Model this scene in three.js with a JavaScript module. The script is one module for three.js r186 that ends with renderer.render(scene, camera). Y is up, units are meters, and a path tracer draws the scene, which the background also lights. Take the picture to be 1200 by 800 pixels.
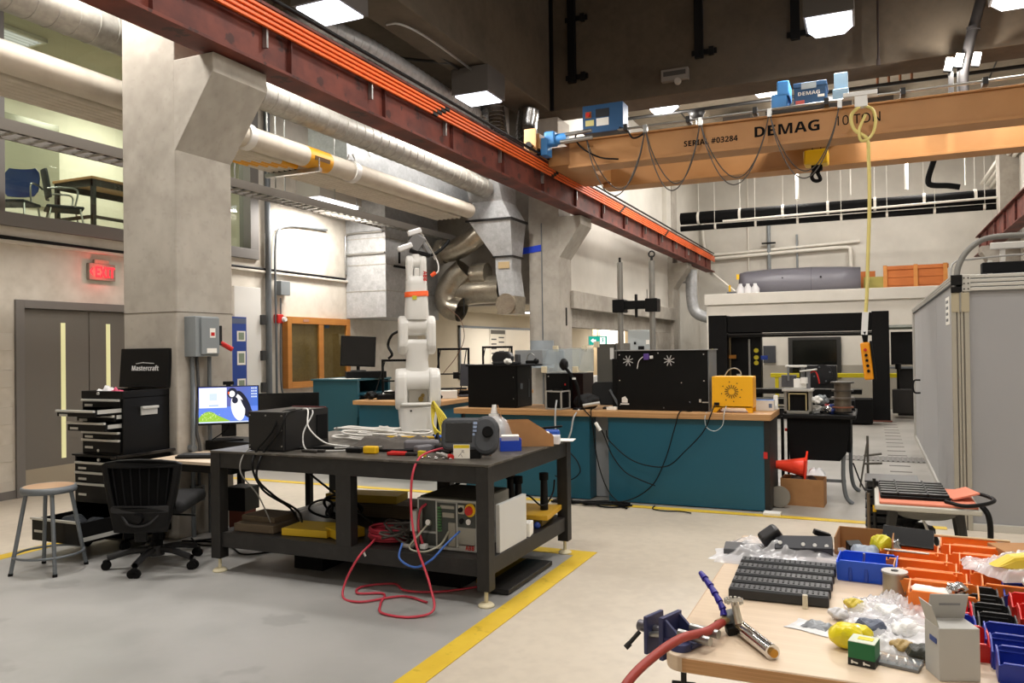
import * as THREE from 'three';
import { RoundedBoxGeometry } from 'three/addons/geometries/RoundedBoxGeometry.js';
import { mergeGeometries } from 'three/addons/utils/BufferGeometryUtils.js';
import { TextGeometry } from 'three/addons/geometries/TextGeometry.js';
import { FontLoader } from 'three/addons/loaders/FontLoader.js';
import { RectAreaLightUniformsLib } from 'three/addons/lights/RectAreaLightUniformsLib.js';

// ---------- camera, exposure, light settings ----------
const scene = new THREE.Scene();
scene.background = new THREE.Color(0x0b0b0c);
const camera = new THREE.PerspectiveCamera(46.18, 1.5, 0.05, 80);
camera.position.set(0, 1.55, 0);
camera.rotation.order = 'YXZ';
camera.rotation.set(THREE.MathUtils.degToRad(0.542), THREE.MathUtils.degToRad(24.195), THREE.MathUtils.degToRad(-0.738));
const renderer = new THREE.WebGLRenderer({ antialias: true });
renderer.toneMapping = THREE.LinearToneMapping;
renderer.toneMappingExposure = 1.38;
renderer.shadowMap.enabled = true;
RectAreaLightUniformsLib.init();
const LAMP = 62, LAMP_COLOR = new THREE.Color().setRGB(1.0, 0.95, 0.885);   // hall lamps
const GLOW = 2.4;
const font = await new FontLoader().loadAsync('fonts/droid/droid_sans_bold.typeface.json');
const fontR = await new FontLoader().loadAsync('fonts/droid/droid_sans_regular.typeface.json');

// ---------- small tools ----------
let seed = 12345;
function rnd() { seed = (seed * 1664525 + 1013904223) % 4294967296; return seed / 4294967296; }
const rr = (a, b) => a + (b - a) * rnd();
const names = {};
function numbered(n) { const k = names[n] = (names[n] === undefined ? 0 : names[n] + 1); return k ? n + '_' + String(k).padStart(3, '0') : n; }
function clean(g) {
  let q = g.index ? g.toNonIndexed() : g;
  for (const k of Object.keys(q.attributes)) if (!['position', 'normal', 'uv'].includes(k)) q.deleteAttribute(k);
  if (!q.attributes.normal) q.computeVertexNormals();
  q.morphAttributes = {};
  return uvm(q);
}
function uvm(g) {           // uv in metres, projected along each face's main axis
  const p = g.attributes.position, n = p.count, uv = new Float32Array(n * 2);
  const a = new THREE.Vector3(), b = new THREE.Vector3(), c = new THREE.Vector3();
  for (let i = 0; i < n; i += 3) {
    a.fromBufferAttribute(p, i); b.fromBufferAttribute(p, i + 1); c.fromBufferAttribute(p, i + 2);
    const N = b.clone().sub(a).cross(c.clone().sub(a)); const x = Math.abs(N.x), y = Math.abs(N.y), z = Math.abs(N.z);
    for (let k = 0; k < 3; k++) {
      const X = p.getX(i + k), Y = p.getY(i + k), Z = p.getZ(i + k);
      if (x >= y && x >= z) { uv[2 * (i + k)] = Z; uv[2 * (i + k) + 1] = Y; }
      else if (y >= z) { uv[2 * (i + k)] = X; uv[2 * (i + k) + 1] = Z; }
      else { uv[2 * (i + k)] = X; uv[2 * (i + k) + 1] = Y; }
    }
  }
  g.setAttribute('uv', new THREE.BufferAttribute(uv, 2));
  return g;
}
const E3 = new THREE.Euler(), Q4 = new THREE.Quaternion(), M4 = new THREE.Matrix4();
function mv(g, x = 0, y = 0, z = 0, rx = 0, ry = 0, rz = 0) {
  E3.set(rx, ry, rz); M4.makeRotationFromEuler(E3); M4.setPosition(x, y, z); g.applyMatrix4(M4); return g;
}
function bx(w, h, d, x = 0, y = 0, z = 0, o = {}) {
  const r = o.r === undefined ? Math.min(0.004, 0.2 * Math.min(w, h, d)) : o.r;
  const g = r > 0 ? new RoundedBoxGeometry(w, h, d, o.s || 1, Math.min(r, 0.49 * Math.min(w, h, d))) : new THREE.BoxGeometry(w, h, d);
  return mv(clean(g), x, y, z, o.rx, o.ry, o.rz);
}
const b2 = (x0, x1, y0, y1, z0, z1, r) => bx(Math.abs(x1 - x0), Math.abs(y1 - y0), Math.abs(z1 - z0), (x0 + x1) / 2, (y0 + y1) / 2, (z0 + z1) / 2, { r });
function cy(rt, rb, h, x = 0, y = 0, z = 0, o = {}) {
  return mv(clean(new THREE.CylinderGeometry(rt, rb, h, o.seg || 20, 1, o.open || false)), x, y, z, o.rx, o.ry, o.rz);
}
const V = (x, y, z) => new THREE.Vector3(x, y, z);
function seg(p, q, r, n = 10, r2) {
  const a = V(...p), b = V(...q), d = b.clone().sub(a), L = d.length();
  const g = new THREE.CylinderGeometry(r2 === undefined ? r : r2, r, L, n);
  Q4.setFromUnitVectors(V(0, 1, 0), d.normalize()); M4.makeRotationFromQuaternion(Q4); M4.setPosition(a.add(b).multiplyScalar(0.5));
  g.applyMatrix4(M4); return clean(g);
}
function bar(p, q, w, h, r = 0.003) {   // square bar between two points
  const a = V(...p), b = V(...q), d = b.clone().sub(a), L = d.length(); d.normalize();
  const g = r ? new RoundedBoxGeometry(w, h, L, 1, Math.min(r, 0.4 * Math.min(w, h))) : new THREE.BoxGeometry(w, h, L);
  const up = Math.abs(d.y) > 0.99 ? V(0, 0, 1) : V(0, 1, 0);
  const X = up.clone().cross(d).normalize(), Y = d.clone().cross(X);
  M4.makeBasis(X, Y, d); M4.setPosition(a.add(b).multiplyScalar(0.5)); g.applyMatrix4(M4); return clean(g);
}
function tube(pts, r, n = 6, closed = false, m) {
  const c = new THREE.CatmullRomCurve3(pts.map(p => V(...p)), closed, 'centripetal');
  return clean(new THREE.TubeGeometry(c, m || Math.max(8, pts.length * 6), r, n, closed));
}
function lathe(prof, n = 24, x = 0, y = 0, z = 0, o = {}) {
  return mv(clean(new THREE.LatheGeometry(prof.map(p => new THREE.Vector2(p[0], p[1])), n)), x, y, z, o.rx, o.ry, o.rz);
}
function ext(pts, depth, o = {}) {       // outline in xy, thickness along z, centred
  const s = new THREE.Shape(pts.map(p => new THREE.Vector2(p[0], p[1])));
  for (const h of o.holes || []) s.holes.push(new THREE.Path(h.map(p => new THREE.Vector2(p[0], p[1]))));
  const bev = o.bevel || 0;
  const g = new THREE.ExtrudeGeometry(s, { depth: depth - 2 * bev, bevelEnabled: bev > 0, bevelThickness: bev, bevelSize: bev, bevelOffset: -bev, bevelSegments: 2, curveSegments: 12 });
  g.translate(0, 0, -depth / 2 + bev); return clean(g);
}
const stadium = (x0, y0, x1, y1, r, n = 8) => {  // capsule outline between two points
  const a = Math.atan2(y1 - y0, x1 - x0), o = [];
  for (let i = 0; i <= n; i++) { const t = a + Math.PI / 2 + Math.PI * i / n; o.push([x0 + r * Math.cos(t), y0 + r * Math.sin(t)]); }
  for (let i = 0; i <= n; i++) { const t = a - Math.PI / 2 + Math.PI * i / n; o.push([x1 + r * Math.cos(t), y1 + r * Math.sin(t)]); }
  return o;
};
const rrect = (w, h, r, cx = 0, cy_ = 0, n = 4) => {
  const o = []; const C = [[w / 2 - r, h / 2 - r, 0], [-w / 2 + r, h / 2 - r, 1], [-w / 2 + r, -h / 2 + r, 2], [w / 2 - r, -h / 2 + r, 3]];
  for (const [x, y, k] of C) for (let i = 0; i <= n; i++) { const t = Math.PI / 2 * (k + i / n); o.push([cx + x + r * Math.cos(t), cy_ + y + r * Math.sin(t)]); }
  return o;
};
function words(str, size, depth, o = {}) {
  const g = new TextGeometry(str, { font: o.font || font, size, depth, curveSegments: 3, bevelEnabled: false });
  g.computeBoundingBox(); const b = g.boundingBox; g.translate(-(b.min.x + b.max.x) / 2, -(b.min.y + b.max.y) / 2, 0);
  if (o.sx) g.scale(o.sx, 1, 1);
  return clean(g);
}
const J = a => a.length === 1 ? a[0] : mergeGeometries(a);
function mesh(name, geo, mat) { const m = new THREE.Mesh(J([geo].flat()), mat); m.name = name; m.castShadow = m.receiveShadow = true; return m; }
function thing(name, label, category, pos = [0, 0, 0], turn = 0, group) {
  const o = new THREE.Group(); o.name = numbered(name); scene.add(o); o.position.set(...pos); o.rotation.y = turn;
  o.userData = { label, category }; if (group) o.userData.group = group; return o;
}
function part(parent, name, geo, mat, label) { const m = mesh(name, geo, mat); parent.add(m); if (label) m.userData.label = label; return m; }
function wpart(parent, name, geo, mat, label) {     // geometry given in world coordinates
  parent.updateWorldMatrix(true, false); const inv = parent.matrixWorld.clone().invert();
  const m = part(parent, name, geo, mat, label); m.geometry.applyMatrix4(inv); return m;
}
function solo(name, label, category, geo, mat, group) {   // one-mesh thing, given in world coordinates, origin moved to its base
  const m = mesh(numbered(name), geo, mat); const g = m.geometry; g.computeBoundingBox(); const b = g.boundingBox;
  const c = [(b.min.x + b.max.x) / 2, b.min.y, (b.min.z + b.max.z) / 2]; g.translate(-c[0], -c[1], -c[2]); m.position.set(...c);
  m.userData = { label, category }; if (group) m.userData.group = group; scene.add(m); return m;
}
function struct(name, geo, mat) { const m = mesh(numbered(name), geo, mat); m.userData = { kind: 'structure' }; scene.add(m); return m; }
function dup(root, pos, turn, label, group) {
  const r = root.clone(); r.name = numbered(root.name.replace(/_\d\d\d$/, '')); r.userData = { ...root.userData };
  if (pos) r.position.set(...pos); if (turn !== undefined) r.rotation.y = turn;
  if (label) r.userData.label = label; if (group) r.userData.group = group; scene.add(r); return r;
}

// ---------- materials ----------
function hash2(x, y, s) { let h = (x * 374761393 + y * 668265263 + s * 982451653) | 0; h = Math.imul(h ^ (h >>> 13), 1274126177); return ((h ^ (h >>> 16)) >>> 0) / 4294967296; }
function vnoise(x, y, per, s) {
  const xi = Math.floor(x), yi = Math.floor(y), fx = x - xi, fy = y - yi, u = fx * fx * (3 - 2 * fx), v = fy * fy * (3 - 2 * fy);
  const m = (a) => ((a % per) + per) % per;
  const a = hash2(m(xi), m(yi), s), b = hash2(m(xi + 1), m(yi), s), c = hash2(m(xi), m(yi + 1), s), d = hash2(m(xi + 1), m(yi + 1), s);
  return a + (b - a) * u + (c - a) * v + (a - b - c + d) * u * v;
}
function fbm(x, y, per, oct, s) { let a = 0.5, t = 0, n = 0; for (let i = 0; i < oct; i++) { t += a * vnoise(x * per, y * per, per, s + i); n += a; a *= 0.55; per *= 2; } return t / n; }
function tex(size, metres, fn, srgb = true) {
  const d = new Uint8Array(size * size * 4);
  for (let j = 0; j < size; j++) for (let i = 0; i < size; i++) {
    const c = fn(i / size, j / size); const k = 4 * (j * size + i);
    for (let q = 0; q < 3; q++) d[k + q] = Math.max(0, Math.min(255, 255 * (Array.isArray(c) ? c[q] : c))); d[k + 3] = 255;
  }
  const t = new THREE.DataTexture(d, size, size); t.wrapS = t.wrapT = THREE.RepeatWrapping; t.magFilter = THREE.LinearFilter; t.minFilter = THREE.LinearMipmapLinearFilter; t.generateMipmaps = true;
  t.repeat.set(1 / metres[0], 1 / metres[1]); if (srgb) t.colorSpace = THREE.SRGBColorSpace; t.needsUpdate = true; return t;
}
const mix = (a, b, t) => a.map((v, i) => v + (b[i] - v) * t);
const std = (color, roughness = 0.5, metalness = 0, o = {}) => new THREE.MeshStandardMaterial({ color, roughness, metalness, ...o });
const sm = (a, b, x) => { const t = Math.max(0, Math.min(1, (x - a) / (b - a))); return t * t * (3 - 2 * t); };
const mapped = (t, roughness, metalness = 0, o = {}) => new THREE.MeshStandardMaterial({ map: t, roughness, metalness, ...o });

const concTex = tex(512, [3.2, 3.2], (u, v) => { const a = fbm(u, v, 4, 6, 11), b = fbm(u, v, 32, 3, 5); const pit = 0.12 * sm(0.74, 0.8, fbm(u, v, 90, 2, 9)); const t = 0.7 * a + 0.3 * b; return mix([0.58, 0.555, 0.515], [0.70, 0.675, 0.635], sm(0.2, 0.8, t)).map(c => c * (1 - 0.25 * pit)); });
const conc = mapped(concTex, 0.9);
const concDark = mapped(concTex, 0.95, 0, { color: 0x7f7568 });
const concWarm = mapped(concTex, 0.9, 0, { color: 0xf2e6d4 });
const roughBump = tex(256, [0.4, 0.4], (u, v) => fbm(u, v, 24, 3, 31), false);
const concRough = mapped(concTex, 1, 0, { bumpMap: roughBump, bumpScale: 0.012 });
const floorTex = tex(512, [2.6, 2.6], (u, v) => { const t = 0.6 * fbm(u, v, 3, 6, 41) + 0.4 * fbm(u, v, 48, 3, 45); return mix([0.755, 0.715, 0.655], [0.805, 0.765, 0.70], sm(0.25, 0.75, t)); });
const floorMat = mapped(floorTex, 0.42);
const grayTex = tex(512, [1.9, 1.9], (u, v) => { const a = fbm(u, v, 3, 6, 61); const s = sm(0.62, 0.72, fbm(u, v, 6, 4, 66)); return mix([0.60, 0.598, 0.588], [0.665, 0.66, 0.65], sm(0.2, 0.8, a)).map(c => c * (1 - 0.07 * s)); });
const grayFloor = mapped(grayTex, 0.4);
const yelTex = tex(256, [1, 1], (u, v) => { const t = fbm(u, v, 6, 5, 71); return mix([0.80, 0.66, 0.16], [0.88, 0.76, 0.24], t).map(c => c * (1 - 0.1 * sm(0.68, 0.8, fbm(u, v, 20, 3, 75)))); });
const yellowPaint = mapped(yelTex, 0.5);
const paintTex = tex(256, [2, 2], (u, v) => { const t = fbm(u, v, 4, 5, 81); return 0.80 + 0.08 * t; });
const whiteWall = mapped(paintTex, 0.85, 0, { color: 0xfaf5ea });
const blockMat = mapped(paintTex, 0.85, 0, { color: 0xf6eee0 });
const creamWall = mapped(paintTex, 0.85, 0, { color: 0xf3e4c8 });
const roomWall = mapped(paintTex, 0.85, 0, { color: 0xf6f1da });
const galvTex = tex(512, [0.9, 0.9], (u, v) => { const a = fbm(u, v, 14, 3, 91), b = fbm(u, v, 40, 2, 93); return 0.64 + 0.13 * a + 0.07 * b; });
const galv = mapped(galvTex, 0.45, 0.35, { color: 0xf2f4f6 });
const galvDull = mapped(galvTex, 0.5, 0.4, { color: 0xdedad0 });
const ductMetal = mapped(galvTex, 0.3, 0.85, { color: 0xe6dcc8 });
const pipeWhiteT = tex(256, [0.5, 0.5], (u, v) => { const a = fbm(u, v, 5, 5, 101); return mix([0.73, 0.695, 0.64], [0.82, 0.79, 0.735], a); });
const pipeWhite = mapped(pipeWhiteT, 0.8);
const pipePaint = std(0xe6e2d8, 0.6);
const steelT = tex(256, [1.2, 1.2], (u, v) => { const t = fbm(u, v, 5, 6, 111); return mix([0.33, 0.14, 0.105], [0.45, 0.21, 0.155], sm(0.25, 0.75, t)).map(c => c * (1 - 0.35 * sm(0.66, 0.75, fbm(u, v, 9, 4, 117)))); });
const redSteel = mapped(steelT, 0.65, 0.1);
const orangePl = std(0xee6a26, 0.5);
const craneT = tex(256, [1.5, 1.5], (u, v) => { const t = fbm(u, v, 4, 5, 121); return mix([0.66, 0.465, 0.26], [0.73, 0.53, 0.32], t); });
const craneTan = mapped(craneT, 0.55);
const inky = (c, r) => new THREE.MeshPhysicalMaterial({ color: c, roughness: r, specularIntensity: 0.45 });
const black = inky(0x0a0a0b, 0.5);
const blackMatte = inky(0x080809, 0.85);
const blackGloss = std(0x0c0c0d, 0.22);
const darkMetal = std(0x2b2a29, 0.5, 0.5);
const tableT = tex(256, [0.8, 0.8], (u, v) => { const a = fbm(u, v, 4, 6, 131), s = sm(0.6, 0.75, fbm(u, v, 10, 4, 135)); return mix([0.125, 0.118, 0.112], [0.17, 0.162, 0.152], a).map(c => c + 0.02 * s); });
const tableBlack = mapped(tableT, 0.5, 0.2);
const topT = tex(512, [0.9, 0.9], (u, v) => { const a = fbm(u, v, 4, 6, 141), s = sm(0.55, 0.75, fbm(u, v, 12, 4, 145)); return mix([0.24, 0.225, 0.20], [0.34, 0.32, 0.29], a).map(c => c + 0.1 * s); });
const tableTop = mapped(topT, 0.5, 0.1);
const teal = std(0x0e546a, 0.45);
const tealGray = std(0x20525f, 0.5);
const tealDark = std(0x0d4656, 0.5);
const grayMetal = std(0x6f7478, 0.5, 0.3);
const grayBox = std(0x8b9194, 0.5, 0.15);
const frameGray = std(0x77736f, 0.55, 0.1);
const doorGray = std(0x726d66, 0.55);
const chrome = std(0xd8d8d8, 0.15, 1);
const steel = std(0xa9a9a6, 0.32, 0.9);
const alu = std(0xc8c6c0, 0.4, 0.55);
const panelGray = std(0xa8a8a9, 0.6);
const panelGrey2 = std(0x99999b, 0.65);
const white = std(0xe9e8e4, 0.5);
const robotWhite = std(0xe4e3df, 0.32);
const paper = std(0xf3f1ea, 0.8);
const red = std(0xc41f1a, 0.45);
const redCable = std(0xc23b4c, 0.5);
const redHose = std(0x9c362c, 0.5);
const blue = std(0x1f4fb0, 0.45);
const blueCable = std(0x3c68b8, 0.5);
const yellow = std(0xe8b911, 0.42);
const yellowCable = std(0xe3cf45, 0.5);
const craneBlue = std(0x25527e, 0.45);
const craneBlueLt = std(0x3f86c8, 0.45);
const binOrange = new THREE.MeshPhysicalMaterial({ color: 0xffa84c, roughness: 0.5, transmission: 0.4, thickness: 0, ior: 1.3, side: THREE.DoubleSide });
const binRed = std(0xcf1d16, 0.4), binBlue = std(0x123fb5, 0.4), binBlack = std(0x161718, 0.5);
function woodTex(c0, c1, s, metres, along = 14) { return tex(512, metres, (u, v) => { const w = fbm(u, v, 2, 3, s) * 0.6; const g = fbm(u * 1, v, 3, 2, s + 3); const st = fbm(u * 1.0, (v * along % 1), 4, 5, s + 7); const t = 0.55 * st + 0.25 * g + 0.2 * w; return mix(c0, c1, sm(0.25, 0.75, t)); }); }
const benchWood = mapped(woodTex([0.66, 0.49, 0.31], [0.78, 0.61, 0.42], 151, [1.6, 0.4]), 0.5);
const mapleWood = mapped(woodTex([0.82, 0.735, 0.635], [0.87, 0.79, 0.69], 161, [1.4, 0.5], 8), 0.4);
const mapleEdge = mapped(woodTex([0.70, 0.52, 0.34], [0.80, 0.62, 0.43], 163, [0.7, 0.06], 6), 0.5);
const oakWood = mapped(woodTex([0.72, 0.46, 0.20], [0.83, 0.57, 0.28], 171, [0.9, 0.3]), 0.5);
const crateWood = mapped(woodTex([0.68, 0.38, 0.18], [0.80, 0.48, 0.25], 181, [1.1, 0.35]), 0.8);
const oldWood = mapped(woodTex([0.32, 0.27, 0.21], [0.46, 0.40, 0.32], 191, [0.8, 0.2]), 0.85);
const seatWood = mapped(woodTex([0.66, 0.52, 0.40], [0.76, 0.63, 0.50], 195, [0.6, 0.3]), 0.5);
const cork = mapped(tex(256, [0.5, 0.5], (u, v) => mix([0.50, 0.38, 0.23], [0.62, 0.49, 0.32], fbm(u, v, 20, 4, 201))), 0.95);
const cardboard = mapped(tex(256, [0.6, 0.6], (u, v) => mix([0.60, 0.43, 0.27], [0.70, 0.52, 0.34], fbm(u, v, 5, 5, 211))), 0.9);
const pinkFoam = std(0xd9846a, 0.85);
const fabric = inky(0x121214, 0.95);
const plastic = new THREE.MeshPhysicalMaterial({ color: 0xfafafc, roughness: 0.2, transmission: 0.68, thickness: 0, ior: 1.35, side: THREE.DoubleSide });
const plasticMilky = new THREE.MeshPhysicalMaterial({ color: 0xf2f2f4, roughness: 0.3, transmission: 0.35, thickness: 0, ior: 1.4, side: THREE.DoubleSide });
const acrylic = new THREE.MeshPhysicalMaterial({ color: 0xf2f6f8, roughness: 0.06, transmission: 0.9, thickness: 0, ior: 1.45, side: THREE.DoubleSide });
const glass = new THREE.MeshPhysicalMaterial({ color: 0xf1f6ef, roughness: 0.02, transmission: 1, thickness: 0, ior: 1.4 });
const foil = mapped(galvTex, 0.22, 1, { color: 0xf2f2f2 });
const emit = (hex, k) => new THREE.MeshStandardMaterial({ color: 0x000000, emissive: hex, emissiveIntensity: k, roughness: 0.6 });
const lampGlow = new THREE.MeshStandardMaterial({ color: 0xffffff, emissive: 0xeef1ff, emissiveIntensity: GLOW, roughness: 0.5 });
function canvasTex(w, h, draw) { const c = document.createElement('canvas'); c.width = w; c.height = h; const x = c.getContext('2d'); draw(x, w, h); const t = new THREE.CanvasTexture(c); t.colorSpace = THREE.SRGBColorSpace; return t; }
function card(w, h, t, m) {        // thin plate whose front (+z) carries a print with its own uv
  const g = new THREE.PlaneGeometry(w, h); const q = g.toNonIndexed(); const f = new THREE.Mesh(q, m || mapped(t, 0.6)); f.castShadow = f.receiveShadow = true; return f;
}
function printOn(parent, name, w, h, t, x, y, z, ry = 0, rx = 0, o = {}) {
  const f = card(w, h, t, o.mat || mapped(t, o.rough || 0.6, 0, o.m || {})); f.name = name; f.position.set(x, y, z); f.rotation.set(rx, ry, o.rz || 0, 'YXZ'); parent.add(f); return f;
}
function crumple(w, d, h, s, o = {}) {    // crumpled film: a wavy closed pouch lying on y = 0
  const n = o.n || 22, P = [], idx = [];
  const hgt = (u, v) => { const e = Math.min(1, 5 * Math.min(u, 1 - u, v, 1 - v)); const a = fbm(u * 0.999, v * 0.999, 3, 3, s), b = Math.abs(fbm(u * 0.999, v * 0.999, 6, 3, s + 5) - 0.5) * 2, c = Math.abs(fbm(u * 0.999, v * 0.999, 12, 2, s + 9) - 0.5) * 2; return h * Math.pow(e, 0.6) * (0.2 + 0.75 * a + 0.4 * b + 0.12 * c - 0.2); };
  const side = (up) => { const base = P.length / 3; for (let j = 0; j <= n; j++) for (let i = 0; i <= n; i++) { const u = i / n, v = j / n; const k = 1 + 0.12 * (fbm(u * 0.999, v * 0.999, 3, 2, s + 20) - 0.5) * 2; P.push((u - 0.5) * w * k, up ? Math.max(0.0015, hgt(u, v)) : 0.0008, (v - 0.5) * d * k); }
    for (let j = 0; j < n; j++) for (let i = 0; i < n; i++) { const a = base + j * (n + 1) + i, b = a + 1, c = a + n + 1, e = c + 1; up ? idx.push(a, c, b, b, c, e) : idx.push(a, b, c, b, e, c); } };
  side(true); if (o.closed !== false) side(false);
  const g = new THREE.BufferGeometry(); g.setAttribute('position', new THREE.Float32BufferAttribute(P, 3)); g.setIndex(idx);
  const q = g.toNonIndexed(); if (!o.sharp) { g.computeVertexNormals(); return clean(g); } q.computeVertexNormals(); return clean(q);
}
function blob(r, s, amp, sx = 1, sy = 1, sz = 1) { const g = new THREE.IcosahedronGeometry(r, 4); const p = g.attributes.position, a = V(0, 0, 0); for (let i = 0; i < p.count; i++) { a.fromBufferAttribute(p, i); const n = a.clone().normalize(); const k = 1 + amp * (Math.sin(n.x * 5 + s) * Math.cos(n.y * 4 + s * 2) + Math.sin(n.z * 6 - s) * 0.6 + 0.4 * Math.sin(n.x * 11 + n.z * 9 + s)); p.setXYZ(i, a.x * k * sx, a.y * k * sy, a.z * k * sz); } g.computeVertexNormals(); return clean(g); }
function areaLight(x, y, z, w, h, power, color, look) {
  const l = new THREE.RectAreaLight(color || LAMP_COLOR, power, w, h); l.position.set(x, y, z); l.lookAt(x + look[0], y + look[1], z + look[2]); l.castShadow = true; return l;
}
// ---------- large structure ----------
const plasterT = tex(512, [3, 3], (u, v) => { const t = 0.7 * fbm(u, v, 4, 6, 221) + 0.3 * fbm(u, v, 30, 3, 226); return mix([0.76, 0.73, 0.68], [0.86, 0.835, 0.79], sm(0.25, 0.75, t)); });
const plaster = mapped(plasterT, 0.9);
const XL = -8.5;
struct('floor', b2(-9, 3.6, -0.2, 0, -28.4, 3.4, 0), floorMat);
struct('floor_paint_gray', b2(-6.06, -2.05, 0, 0.002, -5.73, 1.5, 0), grayFloor);
struct('floor_paint_gray', b2(-8.5, 3.4, 0, 0.002, -28, -7.62, 0), mapped(grayTex, 0.4, 0, { color: 0xf3efe8 }));
struct('floor_line_yellow', [b2(-2.06, -1.92, 0.002, 0.004, -5.80, 1.5, 0), b2(-6.15, -2.06, 0.002, 0.004, -5.80, -5.66, 0), b2(-6.2, -6.06, 0.002, 0.004, -5.80, 1.5, 0)], yellowPaint);
struct('floor_line_yellow', b2(-8.4, 0.55, 0.002, 0.004, -7.67, -7.56, 0), yellowPaint);
struct('floor_line_black', Array.from({ length: 17 }, (_, i) => b2(0.18, 0.42, 0.002, 0.004, -9.2 - i * 0.52 - 0.06, -9.2 - i * 0.52, 0)), std(0x55524c, 0.7));
{ // drain grate across the aisle
  const g = struct('floor_drain', b2(-0.4, 1.2, 0.002, 0.006, -12.15, -11.65, 0), std(0x6f6d68, 0.6));
  for (let i = 0; i < 26; i++) g.add(mesh('grate_bar', b2(-0.38 + i * 0.06, -0.355 + i * 0.06, 0.006, 0.016, -12.12, -11.68, 0), frameGray));
}
// left wall with door and window openings, painted blocks near the floor
const wl = struct('wall_left', [
  b2(XL - 0.25, XL, 0, 8.2, -5.5, 3.4, 0), b2(XL - 0.25, XL, 2.16, 2.98, -9.45, -5.5, 0), b2(XL - 0.25, XL, 5.6, 8.2, -9.45, -5.5, 0),
  b2(XL - 0.25, XL, 0, 2.16, -9.45, -7.62, 0), b2(XL - 0.25, XL, 0, 2.16, -5.72, -5.5, 0), b2(XL - 0.25, XL, 0, 8.2, -14.2, -9.45, 0)], plaster);
for (let j = 0; j < 10; j++) for (let i = 0; i < 4; i++) { const z0 = -5.70 + i * 0.4 + (j % 2 ? 0.2 : 0); wl.add(mesh('block', b2(XL, XL + 0.012, j * 0.2 + 0.006, j * 0.2 + 0.194, z0 + 0.006, Math.min(z0 + 0.394, -4.1), 0.004), blockMat)); }
struct('wall_left', b2(XL - 0.25, XL, 0, 8.2, -28.4, -14.2, 0), creamWall);
struct('wall_back', b2(-9, 3.6, 0, 8.4, -28.4, -28, 0), whiteWall);
struct('wall_right', b2(3.4, 3.7, 0, 8.4, -28.4, 3.4, 0), whiteWall);
struct('wall_front', b2(-9, 3.7, 0, 8.4, 3.2, 3.5, 0), whiteWall);
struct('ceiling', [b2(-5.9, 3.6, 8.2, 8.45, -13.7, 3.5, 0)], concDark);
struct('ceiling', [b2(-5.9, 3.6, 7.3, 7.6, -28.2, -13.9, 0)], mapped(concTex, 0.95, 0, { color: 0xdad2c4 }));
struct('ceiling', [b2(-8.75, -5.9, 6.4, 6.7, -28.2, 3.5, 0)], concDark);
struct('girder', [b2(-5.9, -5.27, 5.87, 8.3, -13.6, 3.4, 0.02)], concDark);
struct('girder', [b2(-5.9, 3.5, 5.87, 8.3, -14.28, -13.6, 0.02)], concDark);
struct('trim_1', [b2(-5.27, -5.21, 5.87, 8.2, -13.6, -13.54, 0)], blackMatte);
// columns with corbels
function column(x0, x1, z0, z1, s, top) {
  const c = struct('column', b2(x0, x1, 0, top, z0, z1, 0.015), conc);
  const xe = s > 0 ? x1 : x0, n = xe + s * 0.42;
  const pts = [[xe - s * 0.02, 3.22], [n, 3.84], [n, 4.0], [xe - s * 0.02, 4.0]];
  c.add(mesh('corbel', mv(ext(s > 0 ? pts : pts.reverse(), Math.abs(z1 - z0) - 0.004, { bevel: 0.008 }), 0, 0, (z0 + z1) / 2), conc));
  return c;
}
const col1 = column(-5.89, -5.27, -5.57, -4.93, 1, 5.87);
column(-5.89, -5.27, -14.57, -13.93, 1, 5.87); column(-5.89, -5.27, -23.9, -23.26, 1, 7.3);
column(2.98, 3.4, -14.57, -13.93, -1, 7.3); column(2.98, 3.4, -23.9, -23.26, -1, 7.3);
col1.add(mesh('crack_joint', b2(-5.885, -5.268, 1.895, 1.9, -5.572, -4.928, 0), concDark));
// wall between columns two and three, with ledge and rough lintel above the opening
struct('wall_infill', [b2(-5.62, -5.42, 2.6, 7.3, -23.3, -14.5, 0), b2(-5.62, -5.3, 4.6, 7.3, -23.3, -22.7, 0)], whiteWall);
struct('wall_infill', [b2(-5.62, -5.42, 0, 7.3, -28, -23.9, 0)], whiteWall);
struct('trim_2', b2(-5.62, -5.20, 2.32, 2.66, -23.3, -14.5, 0.01), conc);
struct('lintel', [b2(-5.6, -5.36, 1.96, 2.32, -23.3, -14.5, 0.01), b2(-5.6, -5.36, 0, 1.96, -23.3, -21.6, 0.01)], concRough);
// upper mezzanine over the far side aisle
struct('wall_mezzanine', b2(-8.5, -5.89, 2.42, 6.4, -14.5, -14.2, 0), conc);
struct('ceiling_low', b2(-8.5, -5.6, 2.42, 2.6, -28, -14.5, 0), creamWall);
struct('wall_aisle_end', b2(-8.5, -5.6, 0, 2.42, -28, -27.8, 0), creamWall);
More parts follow.
